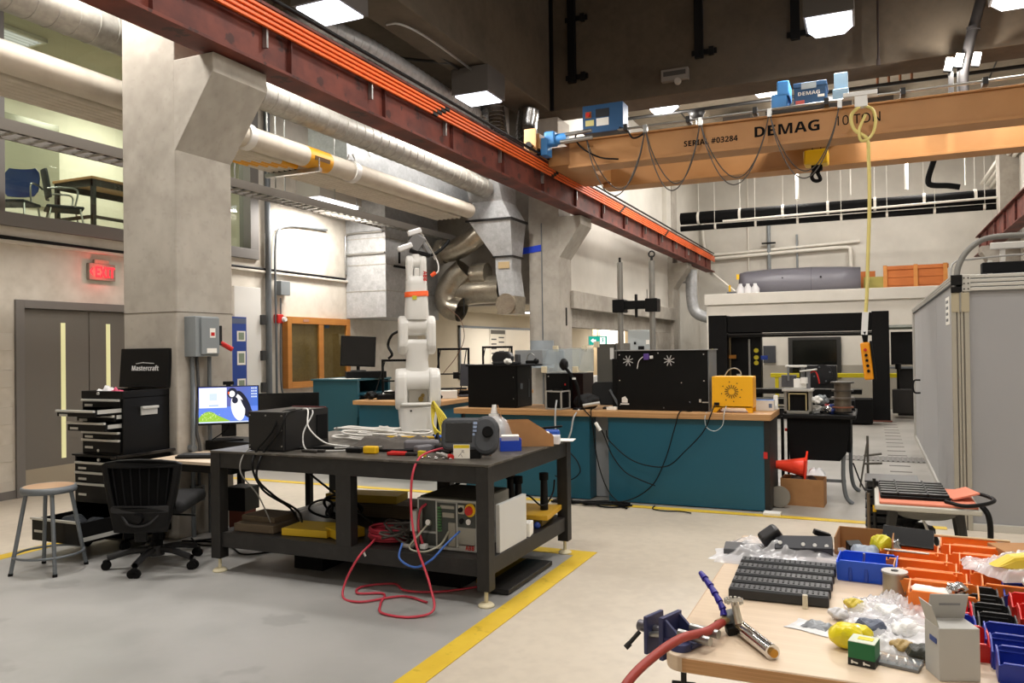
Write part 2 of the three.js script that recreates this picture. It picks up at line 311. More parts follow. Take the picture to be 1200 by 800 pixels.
// room behind the upper window
struct('room_floor', b2(-11.7, XL - 0.25, 2.75, 2.95, -12, -3.5, 0), std(0x8d8878, 0.7));
struct('room_wall', [b2(-11.7, -11.5, 2.9, 5.6, -12, -3.5, 0), b2(-11.7, XL - 0.25, 2.9, 5.6, -12.2, -12, 0), b2(-11.7, XL - 0.25, 2.9, 5.6, -3.5, -3.3, 0)], roomWall);
struct('room_ceiling', b2(-11.7, XL - 0.25, 5.6, 5.75, -12.2, -3.3, 0), mapped(paintTex, 0.9, 0, { color: 0xe6e3d2 }));
struct('room_pillar', b2(-11.5, -11.3, 2.95, 5.6, -11.6, -10.2, 0), roomWall);
{ // window frame and panes
  const w = struct('window_1', [b2(XL - 0.17, XL + 0.05, 2.95, 3.10, -9.5, -5.45, 0.005), b2(XL - 0.17, XL + 0.05, 5.55, 5.66, -9.5, -5.45, 0.005), b2(XL - 0.17, XL + 0.05, 3.1, 5.6, -5.60, -5.45, 0.005), b2(XL - 0.17, XL + 0.05, 3.1, 5.6, -9.5, -9.32, 0.005), b2(XL - 0.15, XL + 0.02, 3.1, 5.6, -7.6, -7.5, 0.005)], frameGray);
  w.add(mesh('window_pane', b2(XL - 0.09, XL - 0.086, 3.1, 5.55, -7.5, -5.6, 0), glass));
  w.add(mesh('window_pane', b2(XL - 0.09, XL - 0.086, 3.1, 5.55, -9.32, -7.6, 0), glass));
}
{ // double door
  const d = struct('door_1', [b2(XL - 0.12, XL + 0.03, 0, 2.16, -5.82, -5.72, 0.004), b2(XL - 0.12, XL + 0.03, 0, 2.16, -7.62, -7.52, 0.004), b2(XL - 0.12, XL + 0.03, 2.07, 2.16, -7.52, -5.82, 0.004)], frameGray);
  for (const [a, b] of [[-5.825, -6.665], [-6.675, -7.515]]) {
    const leaf = mesh('door_leaf', b2(XL - 0.1, XL - 0.05, 0.01, 2.065, b, a, 0.004), doorGray); d.add(leaf);
    const m = a > -6 ? -6.33 : -6.93;
    leaf.add(mesh('window_strip', b2(XL - 0.052, XL - 0.044, 0.36, 1.92, m - 0.028, m + 0.028, 0), std(0xe7e3b4, 0.3, 0, { emissive: 0xd8d49a, emissiveIntensity: 0.35 })));
    leaf.add(mesh('kick_plate', b2(XL - 0.052, XL - 0.046, 0.03, 0.28, b + 0.04, a - 0.04, 0), std(0xb0a592, 0.45, 0.4)));
  }
}
struct('baseboard_left', b2(XL, XL + 0.015, 0, 0.09, -5.72, -2, 0), frameGray);
struct('trim_3', [b2(XL, XL + 0.05, 2.76, 2.80, -14.2, -2, 0.01)], mapped(plasterT, 0.8));
solo('wall_cable', 'black cable run along the ledge below the upper window', 'cable', tube([[XL + 0.03, 2.83, -2], [XL + 0.03, 2.825, -5], [XL + 0.035, 2.81, -7], [XL + 0.03, 2.82, -9.5], [XL + 0.03, 2.82, -11.7]], 0.022), black);

// enclosed room at the far end whose roof stores things
struct('wall_enclosure_room', [b2(-3.95, 1.9, 2.62, 2.9, -26, -21, 0.01), b2(-3.9, 1.9, 0, 2.62, -21.3, -21.05, 0), b2(-3.9, -3.7, 0, 2.62, -26, -21.3, 0), b2(1.7, 1.9, 0, 2.62, -26, -21.3, 0)], whiteWall);
struct('trim_4', b2(-3.69, 1.69, 0, 1.06, -21.05, -21.02, 0), mapped(paintTex, 0.8, 0, { color: 0xb9b3a6 }));

// ---------- lamps ----------
const HL = 'high bay lamps hung below the hall ceiling';
function hallLamp(x, y, z, label, o = {}) {
  const t = thing('high_bay_lamp', label, 'ceiling lamp', [x, y, z], 0, o.group);
  const s = o.s || 0.6;
  part(t, 'housing', [bx(s + 0.06, 0.30, s + 0.06, 0, 0.28, 0, { r: 0.01 }), bx(0.1, 0.1, 0.1, 0, 0.48, 0)], o.hmat || std(0x55504b, 0.7, 0.2));
  const g = new THREE.CylinderGeometry(s * 0.705, s * 0.45, 0.13, 4, 1); g.rotateY(Math.PI / 4); g.computeVertexNormals();
  part(t, 'lens', mv(clean(g.toNonIndexed()), 0, 0.065, 0), lampGlow);
  part(t, 'hanger_rod', cy(0.012, 0.012, o.rod || 1.2, 0, 0.5 + (o.rod || 1.2) / 2, 0, { seg: 8 }), darkMetal);
  t.add(areaLight(0, -0.012, 0, s, s, o.p || LAMP, LAMP_COLOR, [0, -1, 0]));
  const pl = new THREE.PointLight(LAMP_COLOR, o.side || 1, 0, 2); pl.position.y = -0.08; pl.castShadow = true; pl.shadow.radius = 8; t.add(pl);
  return t;
}
hallLamp(-0.48, 6, -12.2, 'bright high bay lamp hung before the dark concrete girder, right above the crane hoist', { rod: 1.7 });
hallLamp(1.85, 6, -12.3, 'bright high bay lamp cut off by the top right corner of the photo', { rod: 1.7 });
hallLamp(-3.95, 6.5, -16.6, 'bright lamp just right of the blue crane control box, below the girder', { rod: 0.3, p: LAMP * 1.5, side: 10 });
hallLamp(-1.79, 6.5, -16.4, 'bright lamp touching the left end of the blue crane hoist', { rod: 0.3, p: LAMP * 1.1, side: 8 });
for (const [x, y, z] of [[-2.6, 6.4, -7.4], [0.4, 6.4, -7.4], [-2.8, 6.4, -3.0], [0.4, 6.4, -2.6], [-1.2, 6.4, 0.8], [2.3, 6.4, -5]]) hallLamp(x, y, z, 'high bay lamp hung overhead outside the picture', { group: 'lamps above the frame', rod: 1.3 });
for (const [x, y, z] of [[-2.9, 6.75, -20.2], [0.2, 6.75, -20.2], [-2.2, 6.75, -24.5], [1.2, 6.75, -24.5]]) hallLamp(x, y, z, 'high bay lamp hidden behind the crane bridge', { group: 'lamps behind the crane', rod: 0.05, p: LAMP * 0.9, side: 6 });
function aisleLamp(x, z, label, p) {
  const t = thing('box_lamp', label, 'ceiling lamp', [x, 5.42, z]);
  part(t, 'housing', [bx(0.62, 0.4, 0.62, 0, 0.22, 0, { r: 0.008 })], std(0x4c4743, 0.75, 0.2));
  part(t, 'lens', bx(0.54, 0.04, 0.54, 0, 0.015, 0, { r: 0.01 }), lampGlow);
  t.add(areaLight(0, -0.012, 0, 0.54, 0.54, p, LAMP_COLOR, [0, -1, 0]));
}
aisleLamp(-5.6, -7.5, 'large dark box lamp above the orange rails at the top edge of the photo', LAMP * 1.0);
aisleLamp(-5.5, -11.1, 'dark box lamp with conduits above the orange rails, beside the foil duct', LAMP * 1.7);
aisleLamp(-5.75, -4.25, 'box lamp above the front column, outside the picture', LAMP * 1.7);
{
  const t = thing('wall_lamp', 'pale box lamp hung under the white pipes by the bright wall', 'lamp', [-7.85, 3.88, -10.45]);
  part(t, 'housing', bx(0.46, 0.42, 1.1, 0, 0.25, 0, { r: 0.01 }), std(0xb5afa6, 0.6, 0.2));
  part(t, 'lens', bx(0.4, 0.06, 1.0, 0, 0.02, 0, { r: 0.01 }), lampGlow);
  part(t, 'hanger_rod', [cy(0.01, 0.01, 2, 0, 1.46, -0.4, { seg: 8 }), cy(0.01, 0.01, 2, 0, 1.46, 0.4, { seg: 8 })], steel);
  t.add(areaLight(0, -0.02, 0, 0.4, 1.0, LAMP * 0.9, LAMP_COLOR, [0, -1, 0]));
}
function panelLamp(name, label, x, y, z, w, d, p, group) {
  const t = thing(name, label, 'ceiling lamp', [x, y, z], 0, group);
  part(t, 'frame', bx(w + 0.06, 0.05, d + 0.06, 0, -0.02, 0), white);
  part(t, 'diffuser', bx(w, 0.02, d, 0, -0.05, 0), lampGlow);
  t.add(areaLight(0, -0.065, 0, w, d, p, LAMP_COLOR, [0, -1, 0]));
  return t;
}
panelLamp('panel_lamp', 'flat lamp on the low aisle ceiling just left of the second column', -6.9, 2.42, -17.2, 0.6, 1.2, 20);
panelLamp('panel_lamp', 'flat lamp on the low aisle ceiling over the doorway right of the second column', -7.1, 2.42, -21.5, 0.6, 1.2, 20);
panelLamp('panel_lamp', 'flat lamp on the low aisle ceiling at its far end', -7.0, 2.42, -25.6, 0.6, 1.2, 20);
{
  const t = thing('louvre_lamp', 'fluorescent louvre lamp on the ceiling behind the upper window', 'ceiling lamp', [-10.2, 5.6, -6.6]);
  part(t, 'frame', [bx(1.24, 0.05, 0.04, 0, -0.03, 0.3), bx(1.24, 0.05, 0.04, 0, -0.03, -0.3), bx(0.04, 0.05, 0.6, 0.6, -0.03, 0), bx(0.04, 0.05, 0.6, -0.6, -0.03, 0)], white);
  part(t, 'diffuser', bx(1.2, 0.01, 0.58, 0, -0.01, 0), std(0xffffff, 0.5, 0, { emissive: 0xeef1ff, emissiveIntensity: 0.9 }));
  for (let i = 0; i < 14; i++) part(t, 'louvre', bx(0.012, 0.04, 0.57, -0.56 + i * 0.086, -0.035, 0, { r: 0 }), white);
  t.add(areaLight(0, -0.07, 0, 1.1, 0.5, 30, new THREE.Color().setRGB(1, 0.97, 0.88), [0, -1, 0]));
}
panelLamp('panel_lamp', 'white flat lamp on the ceiling behind the upper window, beside the front column', -10.4, 5.6, -9.0, 0.6, 0.6, 50);

// ---------- overhead: beams, crane, ducts, pipes ----------
function runway(x, s, z1, label) {
  const t = thing('runway_beam', label, 'steel beam', [x, 4.0, (z1 + 1) / 2]); const L = 1 - z1;
  part(t, 'bottom_flange', bx(0.29, 0.03, L, 0, 0.03, 0), redSteel); part(t, 'web', bx(0.03, 0.53, L, 0, 0.31, 0), redSteel); part(t, 'top_flange', bx(0.2, 0.03, L, 0, 0.58, 0), redSteel);
  part(t, 'rail', bx(0.05, 0.05, L, 0, 0.62, 0), darkMetal);
  for (let z = -1.2; z > z1; z -= 1.55) part(t, 'stiffener', bx(0.05, 0.5, 0.012, s * 0.035, 0.31, z - (z1 + 1) / 2, { r: 0 }), redSteel);
  return t;
}
runway(-4.86, 1, -27, 'long rust red crane beam carrying orange rails, running from top left to the far wall');
runway(2.86, -1, -26.4, 'rust red crane beam above the grey enclosure at the right edge');
for (let i = 0; i < 4; i++) {
  const k = ['upper', 'second', 'third', 'lowest'][i];
  const b = solo('conductor_bar', `${k} of the four orange conductor bars along the left crane beam`, 'conductor bar', b2(-4.79, -4.76, 4.525 - i * 0.047, 4.555 - i * 0.047, -27.3, 1, 0.006), orangePl);
  for (const zc of [-5.05, -8.7, -12.6, -16.5, -20.5]) { const m = mesh('joint_cover', b2(-4.794, -4.756, 4.521 - i * 0.047, 4.559 - i * 0.047, zc - 0.09 + i * 0.1, zc + 0.03 + i * 0.1, 0.004), black); m.geometry.translate(-b.position.x, -b.position.y, -b.position.z); b.add(m); }
}
for (let i = 0; i < 14; i++) { const z = -3.9 - i * 1.62; const b = solo('rail_bracket', 'small steel bracket carrying the orange conductor bars on the crane beam', 'bracket', [b2(-4.84, -4.795, 4.22, 4.56, z - 0.012, z + 0.012, 0)], steel, 'brackets of the orange conductor bars'); }
solo('beam_cable', 'black cable lying along the top of the left crane beam', 'cable', tube([[-4.74, 4.63, 0.5], [-4.74, 4.64, -6], [-4.74, 4.63, -12], [-4.74, 4.64, -20], [-4.74, 4.63, -27]], 0.02), black);
solo('bracing_bar', 'grey diagonal brace between the crane beam end and the far wall', 'brace', bar([-4.85, 4.0, -27], [-3.6, 2.95, -26.2], 0.1, 0.1), pipePaint);
// bridge crane
{
  const t = thing('bridge_crane', 'tan ten ton bridge crane with black lettering spanning the hall', 'crane', [-0.9, 4.35, -12.9]);
  const X0 = -4.35, X1 = 2.5;
  for (const z of [-12.0, -13.75]) {
    const g = wpart(t, 'girder', [b2(X0, X1, 4.45, 4.84, z - 0.3, z, 0.004), b2(X0 - 0.1, X1 + 0.1, 4.82, 4.845, z - 0.36, z + 0.05, 0.003), b2(X0, X1, 4.405, 4.45, z - 0.36, z + 0.06, 0.004)], craneTan);
    if (z > -13) {
      const lab = (s, size, x, y, sx) => { const w = words(s, size, 0.004, { sx }); const m = part(g, 'lettering', mv(w, x - t.position.x, y - t.position.y, z + 0.001 - t.position.z), blackMatte); return m; };
      lab('SERIAL #03284', 0.082, -2.13, 4.59, 1.0); lab('DEMAG', 0.15, -1.06, 4.64, 1.25); const w = words('10 TON', 0.13, 0.004, { font: fontR }); part(g, 'lettering', mv(w, -0.13 - t.position.x, 4.66 - t.position.y, z + 0.001 - t.position.z), blackMatte);
    }
  }
  wpart(t, 'end_carriage', [b2(-4.98, -4.72, 4.7, 4.94, -14.35, -11.65, 0.01), b2(-4.75, -4.2, 4.5, 4.8, -13.9, -12.1, 0.01)], craneTan);
  wpart(t, 'end_carriage', [b2(2.72, 2.98, 4.7, 4.94, -14.35, -11.65, 0.01), b2(2.4, 2.8, 4.5, 4.8, -13.9, -12.1, 0.01)], craneTan);
  for (const z of [-11.85, -14.2]) for (const x of [-4.85, 2.86]) wpart(t, 'wheel', cy(0.1, 0.1, 0.08, x, 4.74, z, { rz: Math.PI / 2 }), darkMetal);
  for (const z of [-11.58, -14.42]) wpart(t, 'bumper_plate', [b2(-4.94, -4.74, 4.6, 5.0, z - 0.02, z + 0.02, 0.004)], craneTan);
  wpart(t, 'bumper', cy(0.06, 0.05, 0.08, -4.84, 4.72, -11.52, { rx: Math.PI / 2 }), black);
  // travel drive
  const d = wpart(t, 'travel_drive', [b2(-4.74, -4.62, 4.6, 4.88, -11.96, -11.72, 0.02), b2(-4.68, -4.5, 4.76, 4.98, -11.94, -11.74, 0.03), mv(cy(0.085, 0.085, 0.2, 0, 0, 0), -4.42, 4.86, -11.85, 0, 0, Math.PI / 2)], craneBlueLt);
  wpart(t, 'torque_tube', [seg([-4.34, 4.9, -11.8], [-3.9, 4.92, -11.8], 0.03), seg([-4.4, 4.78, -11.75], [-3.88, 4.8, -11.75], 0.035)], steel);
  wpart(t, 'control_box', b2(-4.12, -3.46, 4.93, 5.37, -12.3, -12.0, 0.008), craneBlue);
  const cb = t.children[t.children.length - 1];
  const P = t.position;
  part(cb, 'switch_plate', bx(0.1, 0.1, 0.01, -4.02 - P.x, 5.22 - P.y, -11.995 - P.z), std(0x9c5a2a, 0.5)); part(cb, 'switch_knob', cy(0.035, 0.035, 0.03, -4.02 - P.x, 5.22 - P.y, -11.98 - P.z, { rx: Math.PI / 2 }), red);
  part(cb, 'sticker', bx(0.14, 0.09, 0.006, -4.0 - P.x, 5.09 - P.y, -11.998 - P.z, { r: 0 }), std(0xd9d08a, 0.6)); part(cb, 'sticker', bx(0.2, 0.12, 0.006, -3.79 - P.x, 5.09 - P.y, -11.998 - P.z, { r: 0 }), paper); part(cb, 'label_plate', bx(0.22, 0.13, 0.006, -3.79 - P.x, 5.23 - P.y, -11.998 - P.z, { r: 0 }), std(0x20242a, 0.5));
  wpart(t, 'cable_rail', [seg([-3.5, 4.9, -11.9], [2.6, 4.93, -11.9], 0.018), seg([-3.5, 4.89, -11.84], [2.6, 4.92, -11.84], 0.012)], steel);
  for (let i = 0; i < 7; i++) wpart(t, 'rail_clip', b2(-3.4 + i * 0.95, -3.34 + i * 0.95, 4.86, 4.95, -12.0, -11.8, 0), darkMetal);
}
{ // trolley and hoist
  const t = thing('crane_hoist', 'blue crane hoist with motors and white lettering on top of the bridge girders', 'hoist', [-0.7, 4.88, -12.9]);
  wpart(t, 'trolley_frame', [b2(-1.35, -0.2, 4.88, 4.96, -13.9, -12.05, 0.006)], darkMetal);
  wpart(t, 'motor', [b2(-1.28, -1.06, 4.96, 5.2, -12.6, -12.15, 0.02), b2(-1.2, -1.03, 5.15, 5.38, -12.6, -12.15, 0.02)], craneBlueLt);
  wpart(t, 'drum', mv(cy(0.15, 0.15, 0.9, 0, 0, 0), -0.75, 5.1, -12.75, 0, 0, Math.PI / 2), darkMetal);
  const b = wpart(t, 'hoist_body', [b2(-0.96, -0.53, 4.94, 5.27, -12.5, -12.1, 0.015), b2(-0.97, -0.52, 5.22, 5.29, -12.52, -12.08, 0.01)], craneBlue);
  const P = t.position;
  part(b, 'lettering', mv(words('DEMAG', 0.05, 0.004, { sx: 1.25 }), -0.76 - P.x, 5.135 - P.y, -12.098 - P.z), white);
  part(b, 'label_plate', bx(0.2, 0.09, 0.006, -0.76 - P.x, 5.235 - P.y, -12.077 - P.z, { r: 0 }), std(0x9fa8ac, 0.5)); part(b, 'sticker', bx(0.12, 0.06, 0.006, -0.88 - P.x, 5.01 - P.y, -12.097 - P.z, { r: 0 }), std(0xc9574f, 0.5)); part(b, 'sticker', bx(0.09, 0.035, 0.006, -0.6 - P.x, 5.08 - P.y, -12.097 - P.z, { r: 0 }), paper);
  wpart(t, 'gearbox', [b2(-0.45, -0.24, 4.96, 5.14, -12.45, -12.1, 0.01), b2(-0.43, -0.25, 5.14, 5.38, -12.4, -12.15, 0.01)], std(0x7f9bb0, 0.45, 0.1));
  wpart(t, 'rope', [seg([-0.78, 4.9, -13.0], [-0.78, 4.5, -13.0], 0.008, 6), seg([-0.66, 4.9, -13.0], [-0.66, 4.5, -13.0], 0.008, 6)], darkMetal);
  const hb = wpart(t, 'hook_block', [b2(-0.9, -0.55, 4.28, 4.5, -13.15, -12.85, 0.03)], yellow);
  const hk = []; for (let i = 0; i <= 12; i++) { const a = 0.9 + i / 12 * 4.4; hk.push([-0.72 + 0.075 * Math.cos(a), 4.1 - 0.075 * Math.sin(a) + 0.02, -13.0]); }
  const hm = mesh('hook', [tube([[-0.72, 4.28, -13], [-0.72, 4.2, -13], ...hk.map(p => p)], 0.028, 8), b2(-0.8, -0.64, 4.2, 4.29, -13.06, -12.94, 0.02)], blackMatte); hm.geometry.translate(-P.x, -P.y, -P.z); hb.add(hm);
}
// festoon: cable loops under sliding carriers
{
  const cx = [-4.0, -3.06, -2.24, -1.27, -0.35];
  const where = ['nearest the left crane beam', 'below the first letters of the serial number', 'between the serial number and the maker name', 'in front of the yellow hook'];
  for (let i = 0; i < 4; i++) {
    const a = cx[i], b = cx[i + 1];
    const t = thing('festoon_cable', `drooping black crane cable loop ${where[i]}`, 'cable', [(a + b) / 2, 3.8, -11.8]);
    for (const [k, dz] of [[0.98, 0.05], [0.82, -0.25]]) { const pts = []; for (let j = 0; j <= 12; j++) { const u = j / 12; pts.push([a + (b - a) * u, 4.84 - k * Math.pow(Math.sin(Math.PI * u), 0.75), -11.8 + dz * Math.sin(Math.PI * u)]); } wpart(t, 'cable', tube(pts, 0.009, 6), std(0x4a443e, 0.6)); }
    wpart(t, 'carrier', [b2(b - 0.03, b + 0.03, 4.78, 4.9, -11.86, -11.78, 0.005)], steel);
  }
  solo('drive_cable', 'black cable loop hanging from the blue crane control box', 'cable', tube([[-3.5, 4.95, -11.95], [-3.35, 4.86, -11.85], [-3.25, 4.72, -11.8], [-3.1, 4.76, -11.8], [-3.05, 4.88, -11.85]], 0.014), black); solo('drive_cable', 'second black cable, lying along the crane girder below the control box', 'cable', tube([[-4.1, 4.98, -12.0], [-4.2, 4.9, -11.9], [-4.1, 4.7, -11.8], [-3.8, 4.5, -11.85], [-3.5, 4.44, -11.86]], 0.014), black);
}
{ // pendant control on yellow cable
  const t = thing('crane_pendant', 'yellow crane pendant control hanging on a long looped yellow cable', 'pendant control', [-0.09, 1.15, -11.65]);
  wpart(t, 'trolley', [b2(-0.3, 0.12, 4.865, 4.92, -11.75, -11.6, 0.005), b2(-0.16, 0.0, 4.72, 4.88, -11.74, -11.62, 0.01)], white);
  wpart(t, 'cable', [tube([[-0.08, 4.75, -11.66], [-0.2, 4.62, -11.62], [-0.17, 4.42, -11.6], [-0.02, 4.28, -11.6], [0.0, 4.0, -11.63], [0.0, 3.4, -11.65], [-0.03, 2.7, -11.65], [-0.05, 2.2, -11.65], [-0.07, 1.95, -11.65]], 0.024, 8, false, 80), tube([[-0.08, 4.75, -11.66], [0.05, 4.68, -11.66], [0.09, 4.5, -11.62], [0.03, 4.3, -11.6], [-0.08, 4.25, -11.58], [-0.11, 4.38, -11.58], [-0.03, 4.6, -11.6]], 0.02, 8, false, 60)], std(0xdbcb7a, 0.5));
  wpart(t, 'strain_relief', [bar([-0.07, 1.98, -11.62], [-0.09, 1.68, -11.62], 0.08, 0.02)], white);
  wpart(t, 'nozzle', seg([-0.085, 1.72, -11.65], [-0.075, 1.55, -11.65], 0.045, 12, 0.025), black);
  const b = wpart(t, 'pendant_body', mv(bx(0.12, 0.5, 0.1, 0, 0, 0, { r: 0.025, s: 3 }), -0.06, 1.33, -11.65, 0, 0, 0.1), std(0xf09a10, 0.4));
  wpart(t, 'bumper_edge', mv(bx(0.03, 0.52, 0.11, 0, 0, 0, { r: 0.01 }), 0.012, 1.34, -11.65, 0, 0, 0.1), black);
  for (let i = 0; i < 5; i++) wpart(t, 'button', cy(0.02, 0.02, 0.03, -0.08 + i * 0.009, 1.48 - i * 0.07, -11.59, { rx: Math.PI / 2, seg: 12 }), i ? black : red);
}
// girder-mounted guide bars and small things on the dark girder face
{
  const data = [[-4.83, 6.31, 'at the corner by the side girder'], [-2.57, 6.39, 'in the middle of the girder face'], [-1.04, 6.44, 'behind the bright lamp']];
  for (const [x, y, w] of data) {
    const t = thing('guide_bar', `black steel bar on the dark girder face, ${w}`, 'steel bar', [x, y, -13.58]);
    part(t, 'bar', bx(0.14, 8.15 - y, 0.08, 0, (8.15 - y) / 2, 0.05), black);
    for (const yy of [0.1, 1.15]) part(t, 'bracket', [bx(0.42, 0.09, 0.03, 0.08, yy, 0.02), bx(0.08, 0.14, 0.06, 0.2, yy, 0.03)], black);
  }
  solo('drop_pipe', 'thin dark pipe running down the girder face right of the bright lamp', 'pipe', [seg([0.16, 5.84, -13.5], [0.17, 8.2, -13.5], 0.018), cy(0.03, 0.03, 0.1, 0.16, 5.88, -13.5)], std(0x2b1f1a, 0.6));
  solo('drain_pipe', 'thick black pipe running diagonally up the girder face at the top right', 'pipe', [tube([[1.28, 5.1, -13.35], [1.28, 5.5, -13.35], [1.36, 5.9, -13.35], [1.6, 6.8, -13.35], [1.75, 7.4, -13.35], [1.95, 8.2, -13.35]], 0.075, 10), cy(0.09, 0.09, 0.05, 1.42, 6.12, -13.35)], std(0x201d1c, 0.6));
  const t = thing('emergency_light', 'small pale emergency light unit on the dark girder face', 'emergency light', [-2.98, 6.05, -13.58]);
  part(t, 'case', [bx(0.46, 0.2, 0.1, 0, 0.12, 0.04)], std(0x77716a, 0.6)); part(t, 'face', bx(0.38, 0.08, 0.01, 0, 0.14, 0.095), std(0x3a3733, 0.6)); part(t, 'lamp_head', mv(cy(0.05, 0.06, 0.06, 0, 0, 0, { rx: Math.PI / 2 }), 0.05, 0, 0.08), std(0x9a948b, 0.5));
  const f = thing('flood_lamp_cluster', 'three small bright flood lamps on a bracket at the black drain pipe', 'flood lamps', [1.2, 5.4, -13.35]);
  part(f, 'bracket', [bx(0.07, 0.55, 0.07, -0.08, 0.05, 0), bx(0.07, 0.55, 0.07, 0.03, 0.05, 0), bx(0.36, 0.03, 0.03, 0.02, 0.3, 0)], darkMetal);
  for (const [dx, dy] of [[-0.11, 0.22], [0.02, 0.26], [0.24, 0.24]]) { const l = part(f, 'lamp_head', bx(0.11, 0.2, 0.08, dx, dy, 0.06, { rz: -0.2 }), darkMetal); part(l, 'glass', bx(0.1, 0.19, 0.01, dx, dy, 0.105, { rz: -0.2 }), lampGlow); }
  const fl_ = new THREE.PointLight(LAMP_COLOR, 4, 0, 2); fl_.position.set(0, 0.24, 0.2); fl_.castShadow = true; f.add(fl_);
  for (let i = 0; i < 4; i++) { solo('copper_pipe', 'short copper pipe stub below the girder right of the hoist', 'pipe', cy(0.025, 0.025, 0.72, 0.18 + i * 0.2, 6.935, -17.2, { seg: 8 }), std(0x9a6a4c, 0.5, 0.5), 'copper pipe stubs behind the crane'); }
  solo('sprinkler_pipe', 'long thin dark pipe below the ceiling beyond the girder', 'pipe', seg([-5.2, 6.55, -17], [3.2, 6.55, -17], 0.035), darkMetal);
  for (const x of [-4.2, -2.0, 0.2, 2.4]) struct('ceiling_joint', b2(x, x + 0.03, 7.292, 7.3, -28, -14.3, 0), darkMetal);
  solo('ceiling_bell', 'small dark cone shaped detector on the thin pipe beside the lamp', 'detector', lathe([[0, 0], [0.12, 0.0], [0.18, 0.14], [0.05, 0.18], [0, 0.18]], 16, -3.3, 6.36, -17), darkMetal);
  solo('bulb_pendant', 'tiny bare bulb hanging on a wire below the detector cone', 'lamp', [cy(0.035, 0.05, 0.1, -3.3, 5.86, -17, { seg: 10 }), cy(0.006, 0.006, 0.45, -3.3, 6.13, -17, { seg: 6 })], std(0xffffff, 0.4, 0, { emissive: 0xffffff, emissiveIntensity: 1 }));
}
// ---------- pipes and ducts of the side aisle ----------
{
  const t = thing('insulated_pipe', 'thick white insulated pipe with a yellow marker band, nearest of the pipe bundle', 'pipe', [-6.37, 3.84, -7]);
  wpart(t, 'pipe', seg([-6.37, 3.97, 1], [-6.37, 3.97, -12.4], 0.13, 28), pipeWhite);
  for (const z of [-3.0, -6.95, -8.95]) wpart(t, 'hanger_strap', [seg([-6.37, 3.97, z - 0.05], [-6.37, 3.97, z + 0.05], 0.15, 28), seg([-6.23, 3.97, z], [-6.34, 4.2, z], 0.01, 6), seg([-6.51, 3.97, z], [-6.40, 4.2, z], 0.01, 6)], std(0xdedcd8, 0.5, 0.2));
  wpart(t, 'marker_band', seg([-6.37, 3.97, -7.95], [-6.37, 3.97, -8.4], 0.1325, 28), std(0xd99a18, 0.5), 'yellow marker band');
  wpart(t, 'band_print', mv(bx(0.004, 0.05, 0.3, 0, 0, 0, { r: 0 }), -6.238, 3.95, -8.17, 0, 0, -0.15), std(0x5b3d10, 0.6));
  for (let i = 0; i < 6; i++) {
    const x = -6.56 - i * 0.085, k = ['first', 'second', 'third', 'fourth', 'fifth', 'outermost'][i];
    const p = thing('insulated_pipe', `thin white pipe under the upper floor, ${k} counted from the thick insulated pipe`, 'pipe', [x, 3.84, -7]);
    wpart(p, 'pipe', seg([x, 3.88, 1], [x, 3.88, -12.4], 0.036, 14), pipeWhite);
    wpart(p, 'marker_band', seg([x, 3.88, -7.75 + i * 0.08], [x, 3.88, -8.05 + i * 0.08], 0.0375, 14), std(0xd99a18, 0.5), 'yellow marker band');
  }
  for (const [z, w] of [[-8.1, 'near the yellow bands'], [-4.0, 'left of the front column']]) { const s = thing('pipe_support', `slotted steel channel under the white pipes ${w}`, 'support', [-6.65, 3.79, z]); wpart(s, 'channel', [b2(-7.08, -6.22, 3.79, 3.838, z - 0.03, z + 0.03, 0.004)], steel); for (let i = 0; i < 5; i++) wpart(s, 'clamp', b2(-6.61 - i * 0.085, -6.595 - i * 0.085, 3.838, 3.9, z - 0.02, z + 0.02, 0), darkMetal); for (const x of [-7.06, -6.24]) wpart(s, 'rod', seg([x, 3.8, z], [x, x < -7 ? 6.4 : 3.96, z], 0.008, 6), steel); }
}
function spiralDuct(name, label, path, r, mat, stepLen, n) {
  const t = thing(name, label, 'duct', path[0]);
  wpart(t, 'duct_shell', tube(path, r, 20, false, 60), mat);
  const c = new THREE.CatmullRomCurve3(path.map(p => V(...p)), false, 'centripetal'); const k = Math.floor(c.getLength() / stepLen);
  const rings = [];
  for (let i = 1; i < k; i++) { const u = i / k, p = c.getPointAt(u), d = c.getTangentAt(u); rings.push(seg([p.x - d.x * 0.006, p.y - d.y * 0.006, p.z - d.z * 0.006], [p.x + d.x * 0.006, p.y + d.y * 0.006, p.z + d.z * 0.006], r + 0.005, 20)); }
  wpart(t, 'seam_ribs', rings, mat).userData.kind = 'stuff';
  return t;
}
spiralDuct('spiral_duct', 'large round spiral duct running behind the crane beam above the white pipes', [[-6.28, 4.48, 1], [-6.28, 4.48, -4], [-6.28, 4.48, -8], [-6.26, 4.46, -11.2], [-6.22, 4.4, -12.75]], 0.17, galvDull, 0.19);
spiralDuct('round_duct', 'thinner round duct curving along under the aisle ceiling behind the box lamps', [[-7.8, 5.75, -8.0], [-7.1, 5.75, -8.0], [-6.5, 5.75, -8.25], [-6.25, 5.7, -9.0], [-6.2, 5.66, -10.5], [-6.2, 5.6, -12.6]], 0.13, galv, 0.14);
spiralDuct('foil_duct', 'crumpled silver foil flexible duct hanging beside the box lamp', [[-5.95, 5.8, -12.5], [-5.9, 5.5, -12.5], [-5.82, 5.2, -12.4], [-5.65, 4.98, -12.3], [-5.45, 4.88, -12.3], [-5.4, 4.8, -12.6]], 0.2, foil, 0.09);
spiralDuct('foil_duct', 'second crumpled foil duct, behind and right of the first', [[-5.5, 5.8, -13.1], [-5.55, 5.45, -13.1], [-5.5, 5.15, -13.0], [-5.45, 4.95, -12.9]], 0.19, foil, 0.1);
